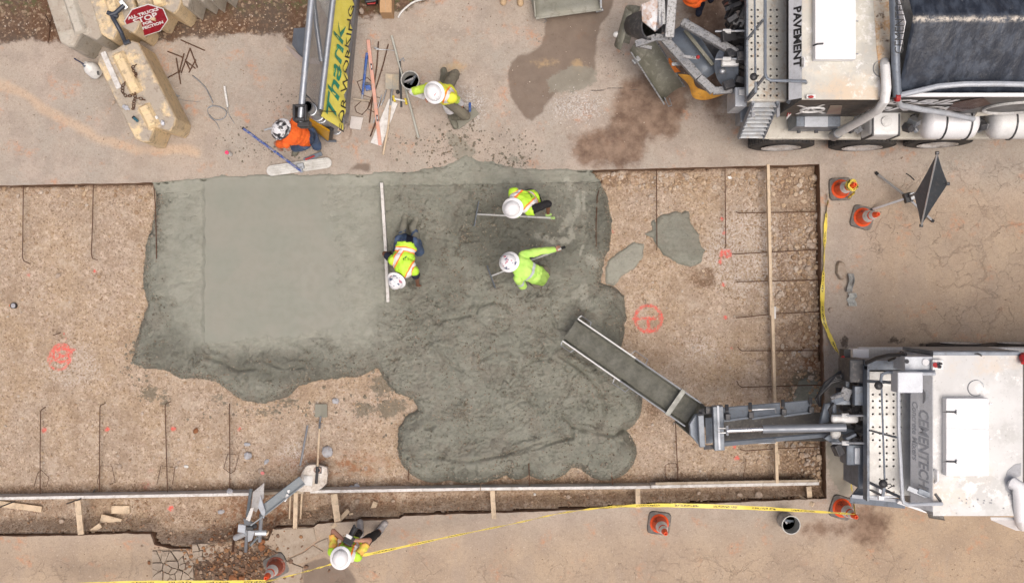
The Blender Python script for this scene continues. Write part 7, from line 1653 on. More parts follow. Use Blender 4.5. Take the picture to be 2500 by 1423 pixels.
# deck, rails, knob
dx0, dx1, dy0 = P(1822, 0, 2.3).x, hx0 - .01, P(0, 247, 2.3).y
perforated(dx0 + .03, dx1, dy0 + .03, hy1 - .1, 2.3, deckm, 'deck_plate', T1, rnd, lambda i, j, nx, ny: i == nx - 1 or (j % 9 == 5) or (i > 4 and j < 5) or (i == 0 and j < 4))
MB().b6(dx0, dx0 + .028, dy0, hy1, 2.2, 2.31).build('deck_rim', bluegrey, T1); MB().b6(dx0 + .028, dx1, dy0, dy0 + .028, 2.2, 2.305).build('deck_rim', cream, T1)
rail([(1868, -40, 3.2), (1868, 180, 3.2), (1872, 192, 3.2), (1882, 197, 3.2), (1966, 199, 3.15), (1968, 203, 3.0)], T1, .022); rail([(1842, -40, 3.05), (1844, 190, 3.05)], T1, .014)
for a, b in (((1824, 98, 2.35), (1864, 48, 3.2)), ((1824, 240, 2.35), (1868, 186, 3.2)), ((1826, 245, 2.32), (1845, 225, 2.9)), ((1845, 225, 2.9), (1845, 200, 2.9))): MB().beam(P(*a), P(*b), .035, .02).build('rail_brace', bluegrey, T1)
MB().ell(P(1840, 188, 3.1), (.055, .055, .04)).build('knob', black, T1)
ladder(P(1837, 252, 2.25), P(1803, 337, 1.05), P(1898, 252, 2.25), P(1862, 337, 1.05), 9, T1)
for x in (1838, 1899): MB().beam(P(x, 244, 2.3), P(x, 284, 1.9), .05, .03).build('ladder_hanger', lgrey, T1)
# chevron plate and lights
MB().plate([P(1919, 292, 1.75), P(1945, 262, 2.1), P(1945, 236, 2.5), P(1925, 262, 2.2)], .01).build('chevron_plate', white_paint, T1)
for k in range(3): MB().beam(P(1923 + 6 * k, 283 - 5 * k, 1.88 + .08 * k), P(1928 + 6 * k, 263 - 7 * k, 2.2 + .06 * k), .04, .012).build('chevron_stripe', red, T1)
MB().beam(P(1924, 250, 2.4), P(1968, 203, 2.9), .05, .05).build('lamp_arm', bluegrey, T1); rr = random.Random(5)
for k in range(9): MB().box(P(1945 + rr.uniform(-12, 22), 222 + rr.uniform(-8, 18), 2.6 + rr.uniform(-.3, .2)), (rr.uniform(.06, .16), rr.uniform(.05, .12), .08), Euler((0, rr.uniform(-1, 1), rr.uniform(0, 3))).to_matrix()).build('lamp_bracket', [raw, darkst, galv][k % 3], T1, bevel=.008)
MB().box(P(1979, 237, 3.05), (.12, .05, .05)).build('lamp_housing', white_paint, T1); MB().ell(P(1980, 237, 3.09), (.04, .02, .02)).build('marker_lamp', red, T1)
# lower works: fender, toolbox, tanks, chassis
fx0, fx1 = P(1816, 0, 1.2).x, P(2445, 0, 1.2).x
pr = []
MB().prism([(fx0 + .10, oy + .02), (fx0 + .4, oy), (fx1 - .03, oy), (fx1, oy + .03), (fx1, oy + .48), (fx0 + .05, oy + .48), (fx0, oy + .2)], 1.04, 1.10).build('fender', cream, T1, bevel=.02)
MB().prism([(fx0 + .45, oy - .0), (fx1 - .03, oy - .0), (fx1 - .03, oy + .02), (fx0 + .45, oy + .02)], .99, 1.045).build('fender_skirt', cream, T1, bevel=.005)
MB().b6(fx1 + .0, xe, oy + .08, oy + .45, .95, 1.12).build('running_board', raw, T1, bevel=.01)
MB().prism([(P(1838, 0, 1.2).x, oy + .46), (P(1905, 0, 1.2).x, oy + .46), (P(1905, 0, 1.2).x, oy + 1), (P(1838, 0, 1.2).x, oy + 1)], 1.12, 1.25).build('rear_fender', cream, T1)
a, b = P(1925, 325, 1.25), P(2052, 286, 1.65)
tb = MB().b6(a.x, b.x, a.y + .03, a.y + .45, 1.22, 1.66).build('tool_box', bluegrey, T1, bevel=.01); MB().b6(a.x + .12, b.x - .2, a.y + .02, a.y + .4, 1.66, 1.68).build('lid', lgrey, tb)
for k in range(3): MB().box((a.x + .15 + .27 * k, a.y + .015, 1.28), (.05, .04, .04)).build('catch', darkst, tb)
cyc = P(0, 300, 1.5).y
for (p0, p1) in ((2248, 2382), (2412, 2560)):
    xa, xb = P(p0, 0, 1.5).x, P(p1, 0, 1.5).x; tk = MB().lathe([(0, 0), (.16, .01), (.23, .06), (.25, .12), (.25, xb - xa - .12), (.23, xb - xa - .06), (.16, xb - xa - .01), (0, xb - xa)], c=(xa, cyc, 1.5), R=frame((1, 0, 0)) @ Matrix(((0, 0, 1), (1, 0, 0), (0, 1, 0))), seg=24).build('water_tank', whitep if p0 < 2300 else white_paint, T1, smooth=True)
    for f in (.35, .8): x_ = xa + (xb - xa) * f; MB().tube([(x_, cyc + .255 * math.sin(t_), 1.5 + .255 * math.cos(t_)) for t_ in np.linspace(-.2 - math.pi / 2 - .5, .6, 9)] , .016, 5).build('strap', darkst, tk)
xa, xb = P(2120, 0, 1.6).x, P(2195, 0, 1.6).x; tk = MB().b6(xa, xb, cyc - .22, cyc + .2, 1.25, 1.7).build('square_tank', white_paint, T1, bevel=.05)
for x_ in (xa + .03, xb - .04): MB().b6(x_ - .012, x_ + .012, cyc - .235, cyc + .1, 1.24, 1.712).build('strap', darkst, tk)
MB().lathe([(.08, 0), (.08, .03), (0, .03)], c=((xa + xb) / 2, cyc - .02, 1.7), seg=16).build('filler_cap', plastic_white, tk)
for (px, py, z_, k) in [(2085, 300, 1.4, 6), (2222, 300, 1.5, 8), (2395, 300, 1.5, 8)]:
    for i in range(k): p = P(px + rr.uniform(-12, 14), py + rr.uniform(-14, 18), z_ + rr.uniform(-.1, .2)); MB().box(p, (rr.uniform(.05, .14), rr.uniform(.05, .12), rr.uniform(.05, .15)), Euler((rr.random(), rr.random(), rr.random())).to_matrix()).build('valve_block', [darkst, raw, galv, darkst][i % 4], T1, bevel=.008)
MB().plate([P(2378, 283, 1.85), P(2422, 279, 1.85), P(2415, 272, 1.9), P(2385, 272, 1.9)], .02).build('valve_cover', cream, T1)
MB().b6(fx0 + .1, xe, 3.0, 4.3, .55, 1.05).build('chassis', darkst, T1); MB().b6(fx0 + .05, xe, oy + .45, 4.75, 1.06, 1.2).build('sub_frame', cream, T1)
for px, yo in ((1906, 2.338), (2104, 2.338), (2288, 2.385)):
    x_ = P(px, 0, .5).x; wheel(x_, yo, -1, .51, T1); wheel(x_, 4.78, 1, .51, T1); MB().cyl((x_, yo + .2, .51), (x_, 4.6, .51), .06, seg=10).build('axle', darkst, T1)
# aggregate bin under a tarp
bx0 = P(2183, 0, 3.0).x; TR_Y = P(0, 46, 3.55).y - 3.5; by0 = hy0 + .05
tarp = tarp_mat(); ridge_y = P(0, 46, 3.55).y; rows = []
for i in range(60):
    x_ = bx0 + .03 + (xe - bx0) * i / 59; row = []
    for j in range(25):
        v = j / 24; y_ = by0 + .04 + (2 * (ridge_y - by0)) * v; h = 1 - abs(2 * v - 1); z_ = 3.02 + .53 * (h ** .85) + .018 * math.sin(x_ * 9 + y_ * 4) * h * (1 - h) * 3 + .03 * float(fbm(np.array([x_ * 2.2 + y_]), np.array([y_ * 1.1]), 3, 5)[0]) * (1 - h * .6)
        row.append((x_, y_, z_))
    rows.append(row)
MB().sheet(rows).build('tarp', tarp, T1, smooth='all', solid=.006)
MB().b6(bx0, xe, by0, by0 + .05, 1.75, 3.0).build('bin_wall', blackp, T1); MB().b6(bx0, xe, 4.62, 4.68, 1.75, 3.0).build('bin_wall', blackp, T1); MB().b6(bx0, bx0 + .04, by0 + .05, 4.62, 1.75, 3.0).build('bin_end', blackp, T1)
MB().b6(bx0, xe, by0 - .02, by0 + .03, 3.0, 3.035).build('bin_top_rail', whitep, T1)
MB().tube([P(2196, 233, 3.04), P(2235, 224, 3.12), P(2290, 211, 3.22), P(2350, 206, 3.25), P(2430, 205, 3.25), P(2560, 208, 3.2)], .038, 8).build('tarp_arm', lgrey, T1, smooth=True)
MB().tube([P(2180, -40, 3.4), P(2184, 60, 3.35), P(2187, 170, 3.15), P(2191, 236, 3.03)], .06, 10).build('tarp_roll', bluegrey, T1, smooth=True)
MB().plate([P(2193, -5, 3.5), P(2210, 55, 3.62), P(2197, 125, 3.25), P(2194, 132, 3.2), P(2190, 60, 3.3), P(2188, -5, 3.3)][::1], .01).build('peak_panel', whitep, T1)
text_mesh('CEMENTECH', .15, ink, T1, P(2196, 52, 3.545), (0, 1, -.08), (-1, 0, -.9), .001, sx=1.1) if False else text_mesh('CEMENTECH', .17, ink, T1, P(2197, 55, 3.60), (.02, 1, -.02), (-1, 0, .0), .001, sx=.85)
def side2(px, z): return Vector((P(px, 0, z).x, by0 - .012, z))
text_mesh('MOBILE', .42, whitep, T1, side2(2235, 2.60), (1, 0, 0), (0, 0, 1), .002, bold=.012, shear=.3, sx=1.15); text_mesh('CONCRETE', .40, whitep, T1, side2(2250, 2.12), (1, 0, 0), (0, 0, 1), .002, bold=.012, shear=.3, sx=1.15)
MB().plate([side2(2330, 1.78), side2(2600, 1.78), side2(2600, 2.98), side2(2400, 2.98), side2(2420, 2.5), side2(2370, 2.1)], .003, (0, -1, 0)).build('side_graphic', M('charcoal_panel', (.09, .09, .095), .45, 0, (.12, .12, .12)), T1)
MB().plate([side2(2310, 2.05), side2(2380, 1.8), side2(2405, 2.1), side2(2440, 2.8), side2(2390, 2.9), side2(2330, 2.6)], .002, (0, -1, 0)).build('side_graphic', M('maroon_panel', (.07, .03, .03), .45, 0, (.10, .05, .04)), T1)
MB().tube([side2(2480, 2.3) + Vector((.42 * math.cos(x), -.02, .42 * math.sin(x))) for x in np.linspace(.8, 5.6, 24)], .022, 6).build('oval_emblem', plastic_white, T1)
text_mesh('R', .55, plastic_white, T1, side2(2487, 2.35), (1, 0, 0), (0, 0, 1), .002, bold=.01, shear=.4)
MB().tube([P(2191, 238, 3.0), P(2196, 257, 2.75), P(2245, 267, 2.5), P(2310, 277, 2.2), P(2376, 291, 1.9)], .042, 10).build('stay_tube', lgrey, T1, smooth=True); MB().cyl(P(2186, 240, 3.06), P(2196, 240, 3.06), .05, seg=10).build('red_fitting', red, T1)
MB().b6(hx1 + .0, bx0, hy0 + .1, 4.6, 1.72, 2.4).build('gap_wall', darkst, T1)
# discharge gear: swung chute and conveyor behind the deck
rr = random.Random(8)
mud2 = M('mud_chute', (.17, .168, .13), .55, .15, (.23, .225, .18), dirt=(.36, .35, .30), damt=.4, scale=5)
ch = trough(P(1566, 105, 1.0), P(1647, 234, .42), (0, 0, 1), .44, .15, 'chute', mud2, T1)
for s_ in (-1, 1):
    d = (P(1647, 234, .42) - P(1566, 105, 1.0)).normalized(); sv = d.cross(Z_).normalized() * .235 * s_; MB().tube([P(1566, 105, 1.0) + sv * .94, P(1647, 234, .42) + sv * .94], .014, 6).build('edge_rail', raw, ch)
MB().tube([P(1622, 238, .45), P(1632, 260, .36), P(1640, 258, .38), P(1634, 240, .42)], .010, 6).build('lip_handle', galv, ch); MB().box(P(1553, 148, .8), (.08, .12, .08), Matrix.Rotation(-.9, 3, 'Z')).build('latch', galv, ch)
# boot: two nested cones of rubber and steel
R_ = frame(Vector((.6, -.25, .9)))
trough(P(1526, 116, 1.0), P(1554, 24, 1.35), (.8, .3, .6), .40, .17, 'hopper_boot', mud2, T1)
MB().lathe([(.17, -.2), (.21, .0), (.22, .25), (.20, .25), (.18, -.1)], c=P(1566, 62, 1.5), R=Matrix((R_.col[1], R_.col[2], R_.col[0])).transposed(), seg=22, caps=False).build('rubber_collar', darkst, T1, smooth=True, solid=.01)
MB().ell(P(1507, 85, 1.1), (.07, .05, .05)).build('pivot_ball', plastic_white, T1)
MB().plate([P(1566, 12, 1.95), P(1612, -8, 1.95), P(1618, 62, 1.9), P(1600, 78, 1.8), P(1568, 52, 1.85)], .04).build('rusty_plate', M('rust_flaked_steel', (.42, .43, .45), .5, .4, (.36, .22, .14), amt=.9, dirt=(.3, .16, .09), damt=.5, scale=5), T1)
MB().beam(P(1643, -40, 2.0), P(1633, 92, 1.8), .14, .12).build('column', raw, T1, bevel=.01); MB().beam(P(1613, -40, 1.98), P(1616, 60, 1.85), .10, .06).build('column_plate', raw, T1); MB().beam(P(1627, -30, 1.7), P(1624, 80, 1.6), .12, .05).build('column_web', darkst, T1)
MB().beam(P(1552, 108, 1.55), P(1600, 92, 1.65), .10, .05).build('cross_arm', raw, T1, bevel=.005); MB().beam(P(1600, 92, 1.65), P(1640, 94, 1.7), .10, .06).build('cross_arm', raw, T1, bevel=.005)
MB().beam(P(1552, 110, 1.5), P(1590, 118, 1.45), .05, .05).build('cross_link', raw, T1)
for a, b, w_ in (((1622, 96, 1.65), (1706, 190, 1.75), .13), ((1706, 190, 1.75), (1742, 224, 1.75), .12), ((1740, 223, 1.75), (1788, 219, 1.8), .11)): MB().beam(P(*a), P(*b), w_, .10).build('boom_arm', raw, T1, bevel=.012)
MB().beam(P(1664, 54, 1.75), P(1800, 132, 1.95), .13, .12).build('upper_arm', raw, T1, bevel=.03)
tr = trough(P(1650, 62, 1.45), P(1728, 182, 1.6), (0, 0, 1), .42, .16, 'conveyor_trough', steel_grey, T1)
MB().plate([P(1700, 82, 1.3), P(1770, 130, 1.35), P(1752, 160, 1.35), P(1716, 130, 1.3)], .03).build('dirty_shield', darkst, T1)
MB().beam(P(1672, 75, 1.55), P(1740, 160, 1.6), .05, .05).build('trough_rail', mud2, T1)
MB().beam(P(1668, 138, 1.95), P(1703, 143, 1.95), .04, .03).build('hose_guard', raw, T1); MB().ell(P(1704, 140, 1.97), (.03, .03, .03)).build('red_knob', red, T1); MB().beam(P(1640, 158, 1.5), P(1664, 156, 1.5), .045, .03).build('strap_bar', galv, T1)
MB().lathe([(.30, 0), (.30, .04), (0, .05)], c=P(1775, 165, 1.7), R=Euler((.4, -.5, 0)).to_matrix(), seg=28, sx=.6).build('pivot_plate', bluegrey, T1, smooth=True); MB().ell(P(1764, 174, 1.86), (.06, .05, .04)).build('grease_cap', galv, T1)
for y in (77, 145): MB().tube([P(1746, y, 2.0), P(1822, y - 1, 2.1)], .018, 8).build('hydraulic_rod', galv, T1, smooth=True); MB().cyl(P(1765, y, 2.02), P(1785, y, 2.05), .035, seg=8).build('rod_joint', plastic_white, T1)
MB().box(P(1782, 153, 1.95), (.25, .12, .10)).build('valve_body', white_paint, T1, bevel=.02)
for k in range(34): p = P(rr.uniform(1775, 1822), rr.uniform(-20, 215), rr.uniform(1.3, 2.1)); MB().box(p, (rr.uniform(.06, .26), rr.uniform(.04, .16), rr.uniform(.05, .2)), Euler((rr.uniform(-.5, .5), rr.uniform(-.5, .5), rr.uniform(-.6, .6))).to_matrix()).build('linkage_part', [darkst, black, darkst, raw][k % 4], T1, bevel=.008)
for k in range(5): MB().tube([P(1790 + 6 * k, 20 + 12 * k, 2.0), P(1776 + rr.uniform(-8, 8), 60 + 10 * k, 1.7), P(1795, 100 + 16 * k, 1.6), P(1822, 120 + 14 * k, 1.9)], .02, 6).build('hose', black, T1, smooth=True)
MB().b6(P(1793, 0, 1.9).x, P(1822, 0, 1.9).x, P(0, 262, 1.9).y, P(0, 215, 1.9).y, 1.4, 1.95).build('side_box', lgrey, T1, bevel=.01); MB().b6(P(1800, 0, 1.9).x, P(1818, 0, 1.9).x, P(0, 236, 1.9).y, P(0, 222, 1.9).y, 1.95, 2.0).build('side_box', white_paint, T1, bevel=.01); MB().b6(P(1806, 0, 1.5).x, P(1832, 0, 1.5).x, P(0, 300, 1.5).y, P(0, 262, 1.5).y, 1.2, 1.55).build('side_bracket', bluegrey, T1, bevel=.01)
# orange cloth hanging on the discharge gear
oc = M('orange_fabric', (.78, .40, .06), .75, 0, (.62, .28, .03), dirt=(.3, .2, .1), damt=.2); rows = []
pa = [((1652, 180), (1672, 182), 1.45), ((1660, 188), (1688, 184), 1.5), ((1673, 198), (1694, 190), 1.45), ((1684, 212), (1694, 202), 1.3), ((1686, 230), (1700, 214), 1.15), ((1694, 244), (1712, 218), 1.1), ((1722, 247), (1732, 226), 1.15), ((1752, 238), (1752, 228), 1.3), ((1772, 229), (1770, 227), 1.5), ((1790, 223), (1789, 221), 1.6)]
for k, (p, q, z_) in enumerate(pa): rows.append([P(p[0], p[1], z_ - .15), P((p[0] + q[0]) / 2, (p[1] + q[1]) / 2, z_ + .05 * math.sin(k * 2)), P(q[0], q[1], z_ + .05)])
oo = solo(MB().sheet(rows), 'orange_cloth', oc, 'orange cloth draped on the discharge gear of the upper mixer truck', 'cloth', smooth='all', solid=.008)
md = oo.modifiers.new('sub', 'SUBSURF'); md.levels = 2; md.render_levels = 2
solo(MB().sheet([[P(1632, 144, 1.3), P(1636, 142, 1.3)], [P(1633, 153, 1.2), P(1643, 156, 1.25)], [P(1648, 178, 1.2), P(1662, 176, 1.25)]]), 'orange_strap', M('deep_orange_fabric', (.62, .18, .02), .75, 0, (.5, .14, .02)), 'deep orange strap end showing beside the folded chute', 'strap', solid=.01)

# ===== lower truck
T2 = thing('mixer_truck', 'white volumetric concrete mixer truck pouring into the pit from the lower right', 'mixer truck', (7.4, -2.0, 0), group='volumetric concrete mixer trucks')
hx0, hx1 = P(2278, 0, 3.0).x, P(2497, 0, 3.0).x; ya, yb = P(0, 1258, 3.0).y, P(0, 868, 3.0).y
MB().b6(hx0, hx1, ya, yb, 1.72, 2.985).build('hopper_body', lgrey, T2); MB().b6(hx0, hx1, ya - .004, yb + .004, 2.985, 3.0).build('hopper_roof', roof2, T2); MB().b6(hx0, hx1, yb + .004, yb + .05, 2.93, 3.01).build('roof_lip', bluegrey, T2)
MB().plate([(hx0, yb - .15, 2.99), (hx0, ya + .05, 2.99), (hx0 - .15, ya + .05, 2.64), (hx0 - .15, yb - .15, 2.64)], .01, (-.919, 0, .394)).build('rear_panel', palep, T2); MB().beam((hx0 - .098, yb - .15, 2.77), (hx0 - .098, ya + .05, 2.77), .012, .02).build('panel_seam', lgrey, T2)
stn = M('faded_lettering', (.26, .28, .32), .5, 0, (.40, .42, .45), scale=12); PS = Vector((.15, 0, .35)).normalized(); PN = Vector((-.919, 0, .394)); text_mesh('CEMENTECH', .24, stn, T2, Vector((hx0 - .060, (P(0, 990, 2.9).y + P(0, 1200, 2.9).y) / 2, 2.85)) + PN * .012, (0, -1, 0), PS, .001, bold=.007, sx=.78, shear=.2)
text_mesh('Concrete Mixers', .14, stn, T2, Vector((hx0 - .120, (P(0, 985, 2.8).y + P(0, 1120, 2.8).y) / 2, 2.71)) + PN * .012, (0, -1, 0), PS, .001, bold=.003, sx=.85, shear=.2)
MB().lathe([(.10, 0), (.10, .003), (0, .003)], c=Vector((hx0 - .06, P(0, 968, 2.9).y, 2.85)) + PN * .012, R=frame((-1, 0, 0)) @ Matrix(((0, 0, 1), (1, 0, 0), (0, 1, 0))), seg=6).build('maker_emblem', stn, T2)
a, b = P(2310, 1162, 3.13), P(2415, 972, 3.13)
hb = MB().b6(a.x, b.x, a.y, b.y, 3.004, 3.13).build('roof_hatch', whitep, T2, bevel=.012); MB().box(((a.x + b.x) / 2, P(0, 1047, 3.13).y, 3.131), (b.x - a.x - .01, .008, .004), Matrix.Rotation(-.03, 3, 'Z')).build('seam', galv, hb)
for y in (1006, 1127): MB().tube([P(2303, y, 3.02), P(2312, y - 1, 3.14), P(2336, y, 3.15)], .012, 6).build('latch', darkst, hb); MB().cyl(P(2336, y - 5, 3.15), P(2336, y + 5, 3.15), .014, seg=6).build('latch_pin', galv, hb)
for y in (985, 1070): MB().cyl(P(2415, y, 3.08), P(2422, y, 3.08), .012, seg=6).build('hinge', whitep, hb)
MB().tube([P(2282, 1147, 3.02), P(2289, 1150, 3.06), P(2290, 1172, 3.06), P(2283, 1179, 3.02)], .016, 6).build('grab_handle', whitep, T2)
MB().tube([P(2383 + 20 * math.cos(x), 947 + 19 * math.sin(x), 3.006) for x in np.linspace(1, 6.2, 20)], .006, 5).build('roof_ring', galv, T2)
sta = M('grey_sediment', (.34, .345, .36), .8, 0, (.44, .45, .47), scale=20)
MB().plate([P(2452, 1170, 3.003), P(2460, 1148, 3.003), P(2478, 1133, 3.003), P(2493, 1130, 3.003), P(2492, 1160, 3.003), P(2474, 1168, 3.003), P(2464, 1188, 3.003), P(2470, 1208, 3.003), P(2455, 1195, 3.003)], .003, (0, 0, 1)).build('sediment_patch', sta, T2)
MB().tube([P(2474, 1182, 3.0), P(2476, 1180, 3.1), P(2486, 1186, 3.12), P(2490, 1215, 3.1), P(2492, 1262, 3.0), P(2498, 1282, 2.6)], .085, 14).build('vent_pipe', whitep, T2, smooth=True); MB().plate([P(2418, 1262, 2.8), P(2480, 1288, 2.2), P(2500, 1288, 2.2), P(2492, 1262, 2.8)], .04).build('gusset', whitep, T2)
for k in range(26): MB().stone(P(rr.uniform(2330, 2480), rr.gauss(1225, 14), 3.005), .012, rr).build('grit', sta, T2) if k % 2 == 0 else None
dx0, dx1 = P(2116, 0, 2.3).x, hx0 - .16; dya, dyb = P(0, 1214, 2.3).y, P(0, 902, 2.3).y
perforated(dx0 + .04, hx0 - .01, dya + .03, dyb - .03, 2.3, deckm2, 'deck_plate', T2, rnd, lambda i, j, nx, ny: (j % 8 == 3) or (i == 0 and j < 8) or j > ny - 4 or (i >= nx - 1))
MB().b6(dx0, dx0 + .038, dya - .05, dyb + .05, 2.15, 2.315).build('deck_rim', bluegrey, T2, bevel=.004); MB().b6(dx0, dx1 + .1, dyb, dyb + .13, 2.2, 2.33).build('deck_rim', bluegrey, T2); MB().b6(dx0 + .04, dx1, dya, dya + .025, 2.2, 2.305).build('deck_rim', lgrey, T2)
rail([(2157, 912, 3.05), (2150, 925, 3.05), (2152, 940, 3.05), (2160, 1180, 3.05)], T2, .014); rail([(2282, 912, 3.1), (2200, 912, 3.2), (2193, 922, 3.2), (2194, 1050, 3.2), (2203, 1215, 3.2), (2206, 1226, 3.2), (2216, 1231, 3.2), (2300, 1229, 3.05)], T2, .026, mat=lgrey); rail([(2150, 935, 3.05), (2152, 914, 3.05), (2165, 909, 3.05), (2282, 906, 3.05)], T2, .022)
for a, b in (((2124, 1050, 2.5), (2192, 1068, 3.2)), ((2124, 1178, 2.4), (2200, 1214, 3.1)), ((2118, 930, 2.4), (2190, 934, 3.1)), ((2126, 1195, 2.4), (2155, 1210, 2.9)), ((2155, 1210, 2.9), (2160, 1180, 2.95))): MB().beam(P(*a), P(*b), .04, .02).build('rail_brace', bluegrey, T2)
for x, y in ((2145, 941), (2156, 1180)): MB().ell(P(x, y, 3.1), (.06, .06, .045)).build('knob', black, T2)
MB().tube([P(2160, 1181, 3.1), P(2174, 1181, 3.1), P(2178, 1186, 3.08), P(2168, 1192, 3.05)], .008, 5).build('whip_cable', black, T2)
a, b = P(2192, 959, 3.25), P(2254, 908, 3.25); MB().b6(a.x, b.x, a.y, b.y, 3.0, 3.25).build('control_cabinet', M('pale_cabinet', (.62, .65, .69), .4, 0, (.55, .58, .62)), T2, bevel=.015)
a, b = P(2209, 905, 3.0), P(2278, 870, 3.0); MB().b6(a.x, b.x, a.y, b.y, 2.6, 3.0).build('switch_box', lgrey, T2, bevel=.01); MB().cyl(P(2214, 882, 3.0), P(2214, 882, 3.02), .03, seg=10).build('switch', darkst, T2); MB().cyl(P(2260, 884, 3.0), P(2260, 884, 3.03), .045, seg=12).build('button', whitep, T2)
MB().box(P(2288, 890, 3.05), (.15, .14, .06)).build('lamp_box', white_paint, T2, bevel=.01); MB().cyl(P(2284, 891, 3.08), P(2284, 891, 3.12), .035, seg=12).build('red_lamp', red, T2)
for k in range(5): MB().ell(P(2293 + rr.uniform(-6, 6), 895 + rr.uniform(-8, 8), 3.12), (.03, .02, .03), sub=0).build('cable_gland', darkst, T2)
MB().tube([P(2115, 886, 2.3), P(2140, 874, 2.5), P(2170, 867, 2.7), P(2212, 865, 2.9)], .03, 8).build('hose', black, T2, smooth=True); MB().tube([P(2170, 880, 2.5), P(2190, 872, 2.7), P(2212, 866, 2.85)], .02, 8).build('hose', black, T2, smooth=True)
# diamond plate fender at the top side
dpm = N('diamond_plate'); cc_ = dpm.mix(dpm.step(dpm.noise(3, 4), .4, .6), (.60, .60, .60), (.50, .49, .47)); ch_ = dpm.nd('ShaderNodeTexChecker'); dpm.set(ch_.inputs['Vector'], dpm.map(rot=(0, 0, .78))); ch_.inputs['Scale'].default_value = 28; dpm.bump(ch_.outputs[1], .6, .01); dpm_ = dpm.fin(dpm.mix(dpm.m('MULTIPLY', ch_.outputs[1], .25), cc_, (.35, .35, .35)), .4, .5)
fy1, fy0 = P(0, 847, 1.25).y, P(0, 905, 1.25).y; fxa = P(2095, 0, 1.25).x
MB().b6(fxa, xe, fy0, fy1, 1.17, 1.25).build('fender', dpm_, T2, bevel=.02); MB().box(P(2096, 862, 1.4), (.25, .14, .2)).build('step_box', whitep, T2, bevel=.01); MB().b6(P(2210, 0, 2.0).x, hx1, yb + .01, yb + .06, 1.9, 2.9).build('side_skin', bluegrey, T2)
MB().tube([P(2195, 862, 2.2), P(2200, 857, 2.25), P(2206, 860, 2.2)], .008, 5).build('wire_loop', black, T2); MB().tube([P(2378, 863, 3.0), P(2390, 864, 3.03), P(2396, 868, 3.0)], .012, 5).build('wire_loop', black, T2)
MB().b6(fxa + .1, xe, -2.75, -1.2, .55, 1.1).build('chassis', darkst, T2); MB().b6(fxa + .2, xe, -3.1, fy0 - .01, 1.1, 1.17).build('sub_frame', darkst, T2)
for px in (2330, 2470): x_ = P(px, 0, .5).x + .1; wheel(x_, fy1 + .02, 1, .51, T2); wheel(x_, -3.2, -1, .51, T2)
MB().b6(hx1 + .02, xe, ya + .1, yb - .1, 1.7, 2.9).build('aggregate_bin', blackp, T2); MB().tube([P(2497, 868, 3.0), P(2497, 872, 3.05), P(2502, 885, 3.1)], .05, 8).build('red_band', red, T2)
# near side foot rails and scoop
MB().beam(P(2076, 1218, 1.9), P(2210, 1232, 2.2), .10, .06).build('foot_rail', bluegrey, T2, bevel=.005); MB().beam(P(2080, 1210, 1.95), P(2205, 1222, 2.2), .05, .05).build('foot_rail', lgrey, T2); MB().beam(P(2240, 1196, 2.9), P(2290, 1216, 2.95), .08, .06).build('side_arm', bluegrey, T2, bevel=.01); MB().beam(P(2215, 1190, 2.9), P(2262, 1210, 2.9), .06, .05).build('side_arm', lgrey, T2)
MB().plate([P(2195, 1222, 2.3), P(2262, 1240, 2.2), P(2262, 1252, 2.15), P(2190, 1228, 2.25)], .03).build('guard_plate', whitep, T2)
MB().sheet([[P(2258 + 13 * i + 2 * j, 1238 + 5 * j + 2 * i, 2.2 - .10 * j + .06 * math.sin(1.5 * i + j)) for i in range(4)] for j in range(6)]).build('rubber_flap', M('dusty_rubber', (.15, .14, .13), .8, 0, (.24, .23, .21), dirt=(.3, .28, .26), damt=.3, scale=9), T2, smooth='all', solid=.012)
MB().tube([P(2283, 1205, 3.0), P(2296, 1222, 3.0), P(2302, 1246, 2.9), P(2308, 1254, 2.9)], .02, 6).build('hose', darkst, T2, smooth=True); MB().box(P(2150, 1205, 2.4), (.07, .16, .06)).build('white_bracket', whitep, T2)
# rear boxes and hydraulic clutter
MB().box(P(2083, 902, 1.9), (.28, .34, .5)).build('battery_box', darkst, T2, bevel=.02); MB().box(P(2063, 880, 1.6), (.10, .35, .2)).build('valve_rack', black, T2); MB().ell(P(2058, 874, 1.75), (.03, .04, .03)).build('red_cap', red, T2)
for k in range(44): p = P(rr.uniform(2045, 2112), rr.uniform(915, 1120), rr.uniform(1.2, 2.0)); MB().box(p, (rr.uniform(.05, .22), rr.uniform(.04, .2), rr.uniform(.05, .2)), Euler((rr.uniform(-.4, .4), rr.uniform(-.4, .4), rr.uniform(-.5, .5))).to_matrix()).build('linkage_part', [darkst, black, steel_grey, darkst, raw][k % 5], T2, bevel=.008)
for k in range(6): MB().tube([P(2080, 900 + 4 * k, 1.8), P(2050 - 4 * k, 908 + 5 * k, 1.75), P(2015 - 3 * k, 935 + 6 * k, 1.7), P(1992 + 2 * k, 975 + 3 * k, 1.6)], .026, 7).build('hose', black, T2, smooth=True)
for y in (1014, 1081): MB().tube([P(2030, y, 2.1), P(2115, y, 2.2)], .018, 8).build('hydraulic_rod', galv, T2, smooth=True); MB().cyl(P(2055, y, 2.12), P(2072, y, 2.13), .035, seg=8).build('rod_joint', plastic_white, T2)
MB().tube([P(2032, 970, 1.9), P(2036, 990, 1.9), P(2037, 1008, 1.9)], .035, 8).build('pipe_tee', bluegrey, T2, smooth=True); MB().cyl(P(2028, 972, 1.95), P(2060, 962, 1.95), .03, seg=8).build('pipe_tee', raw, T2)
for pts in ([(2014, 985), (2032, 982), (2024, 1030), (2002, 1035)], [(2025, 1060), (2045, 1068), (2062, 1090), (2046, 1092), (2012, 1070)]): MB().plate([P(x, y, 1.85) for x, y in pts], .08).build('gusset', steel_grey, T2, bevel=.01)
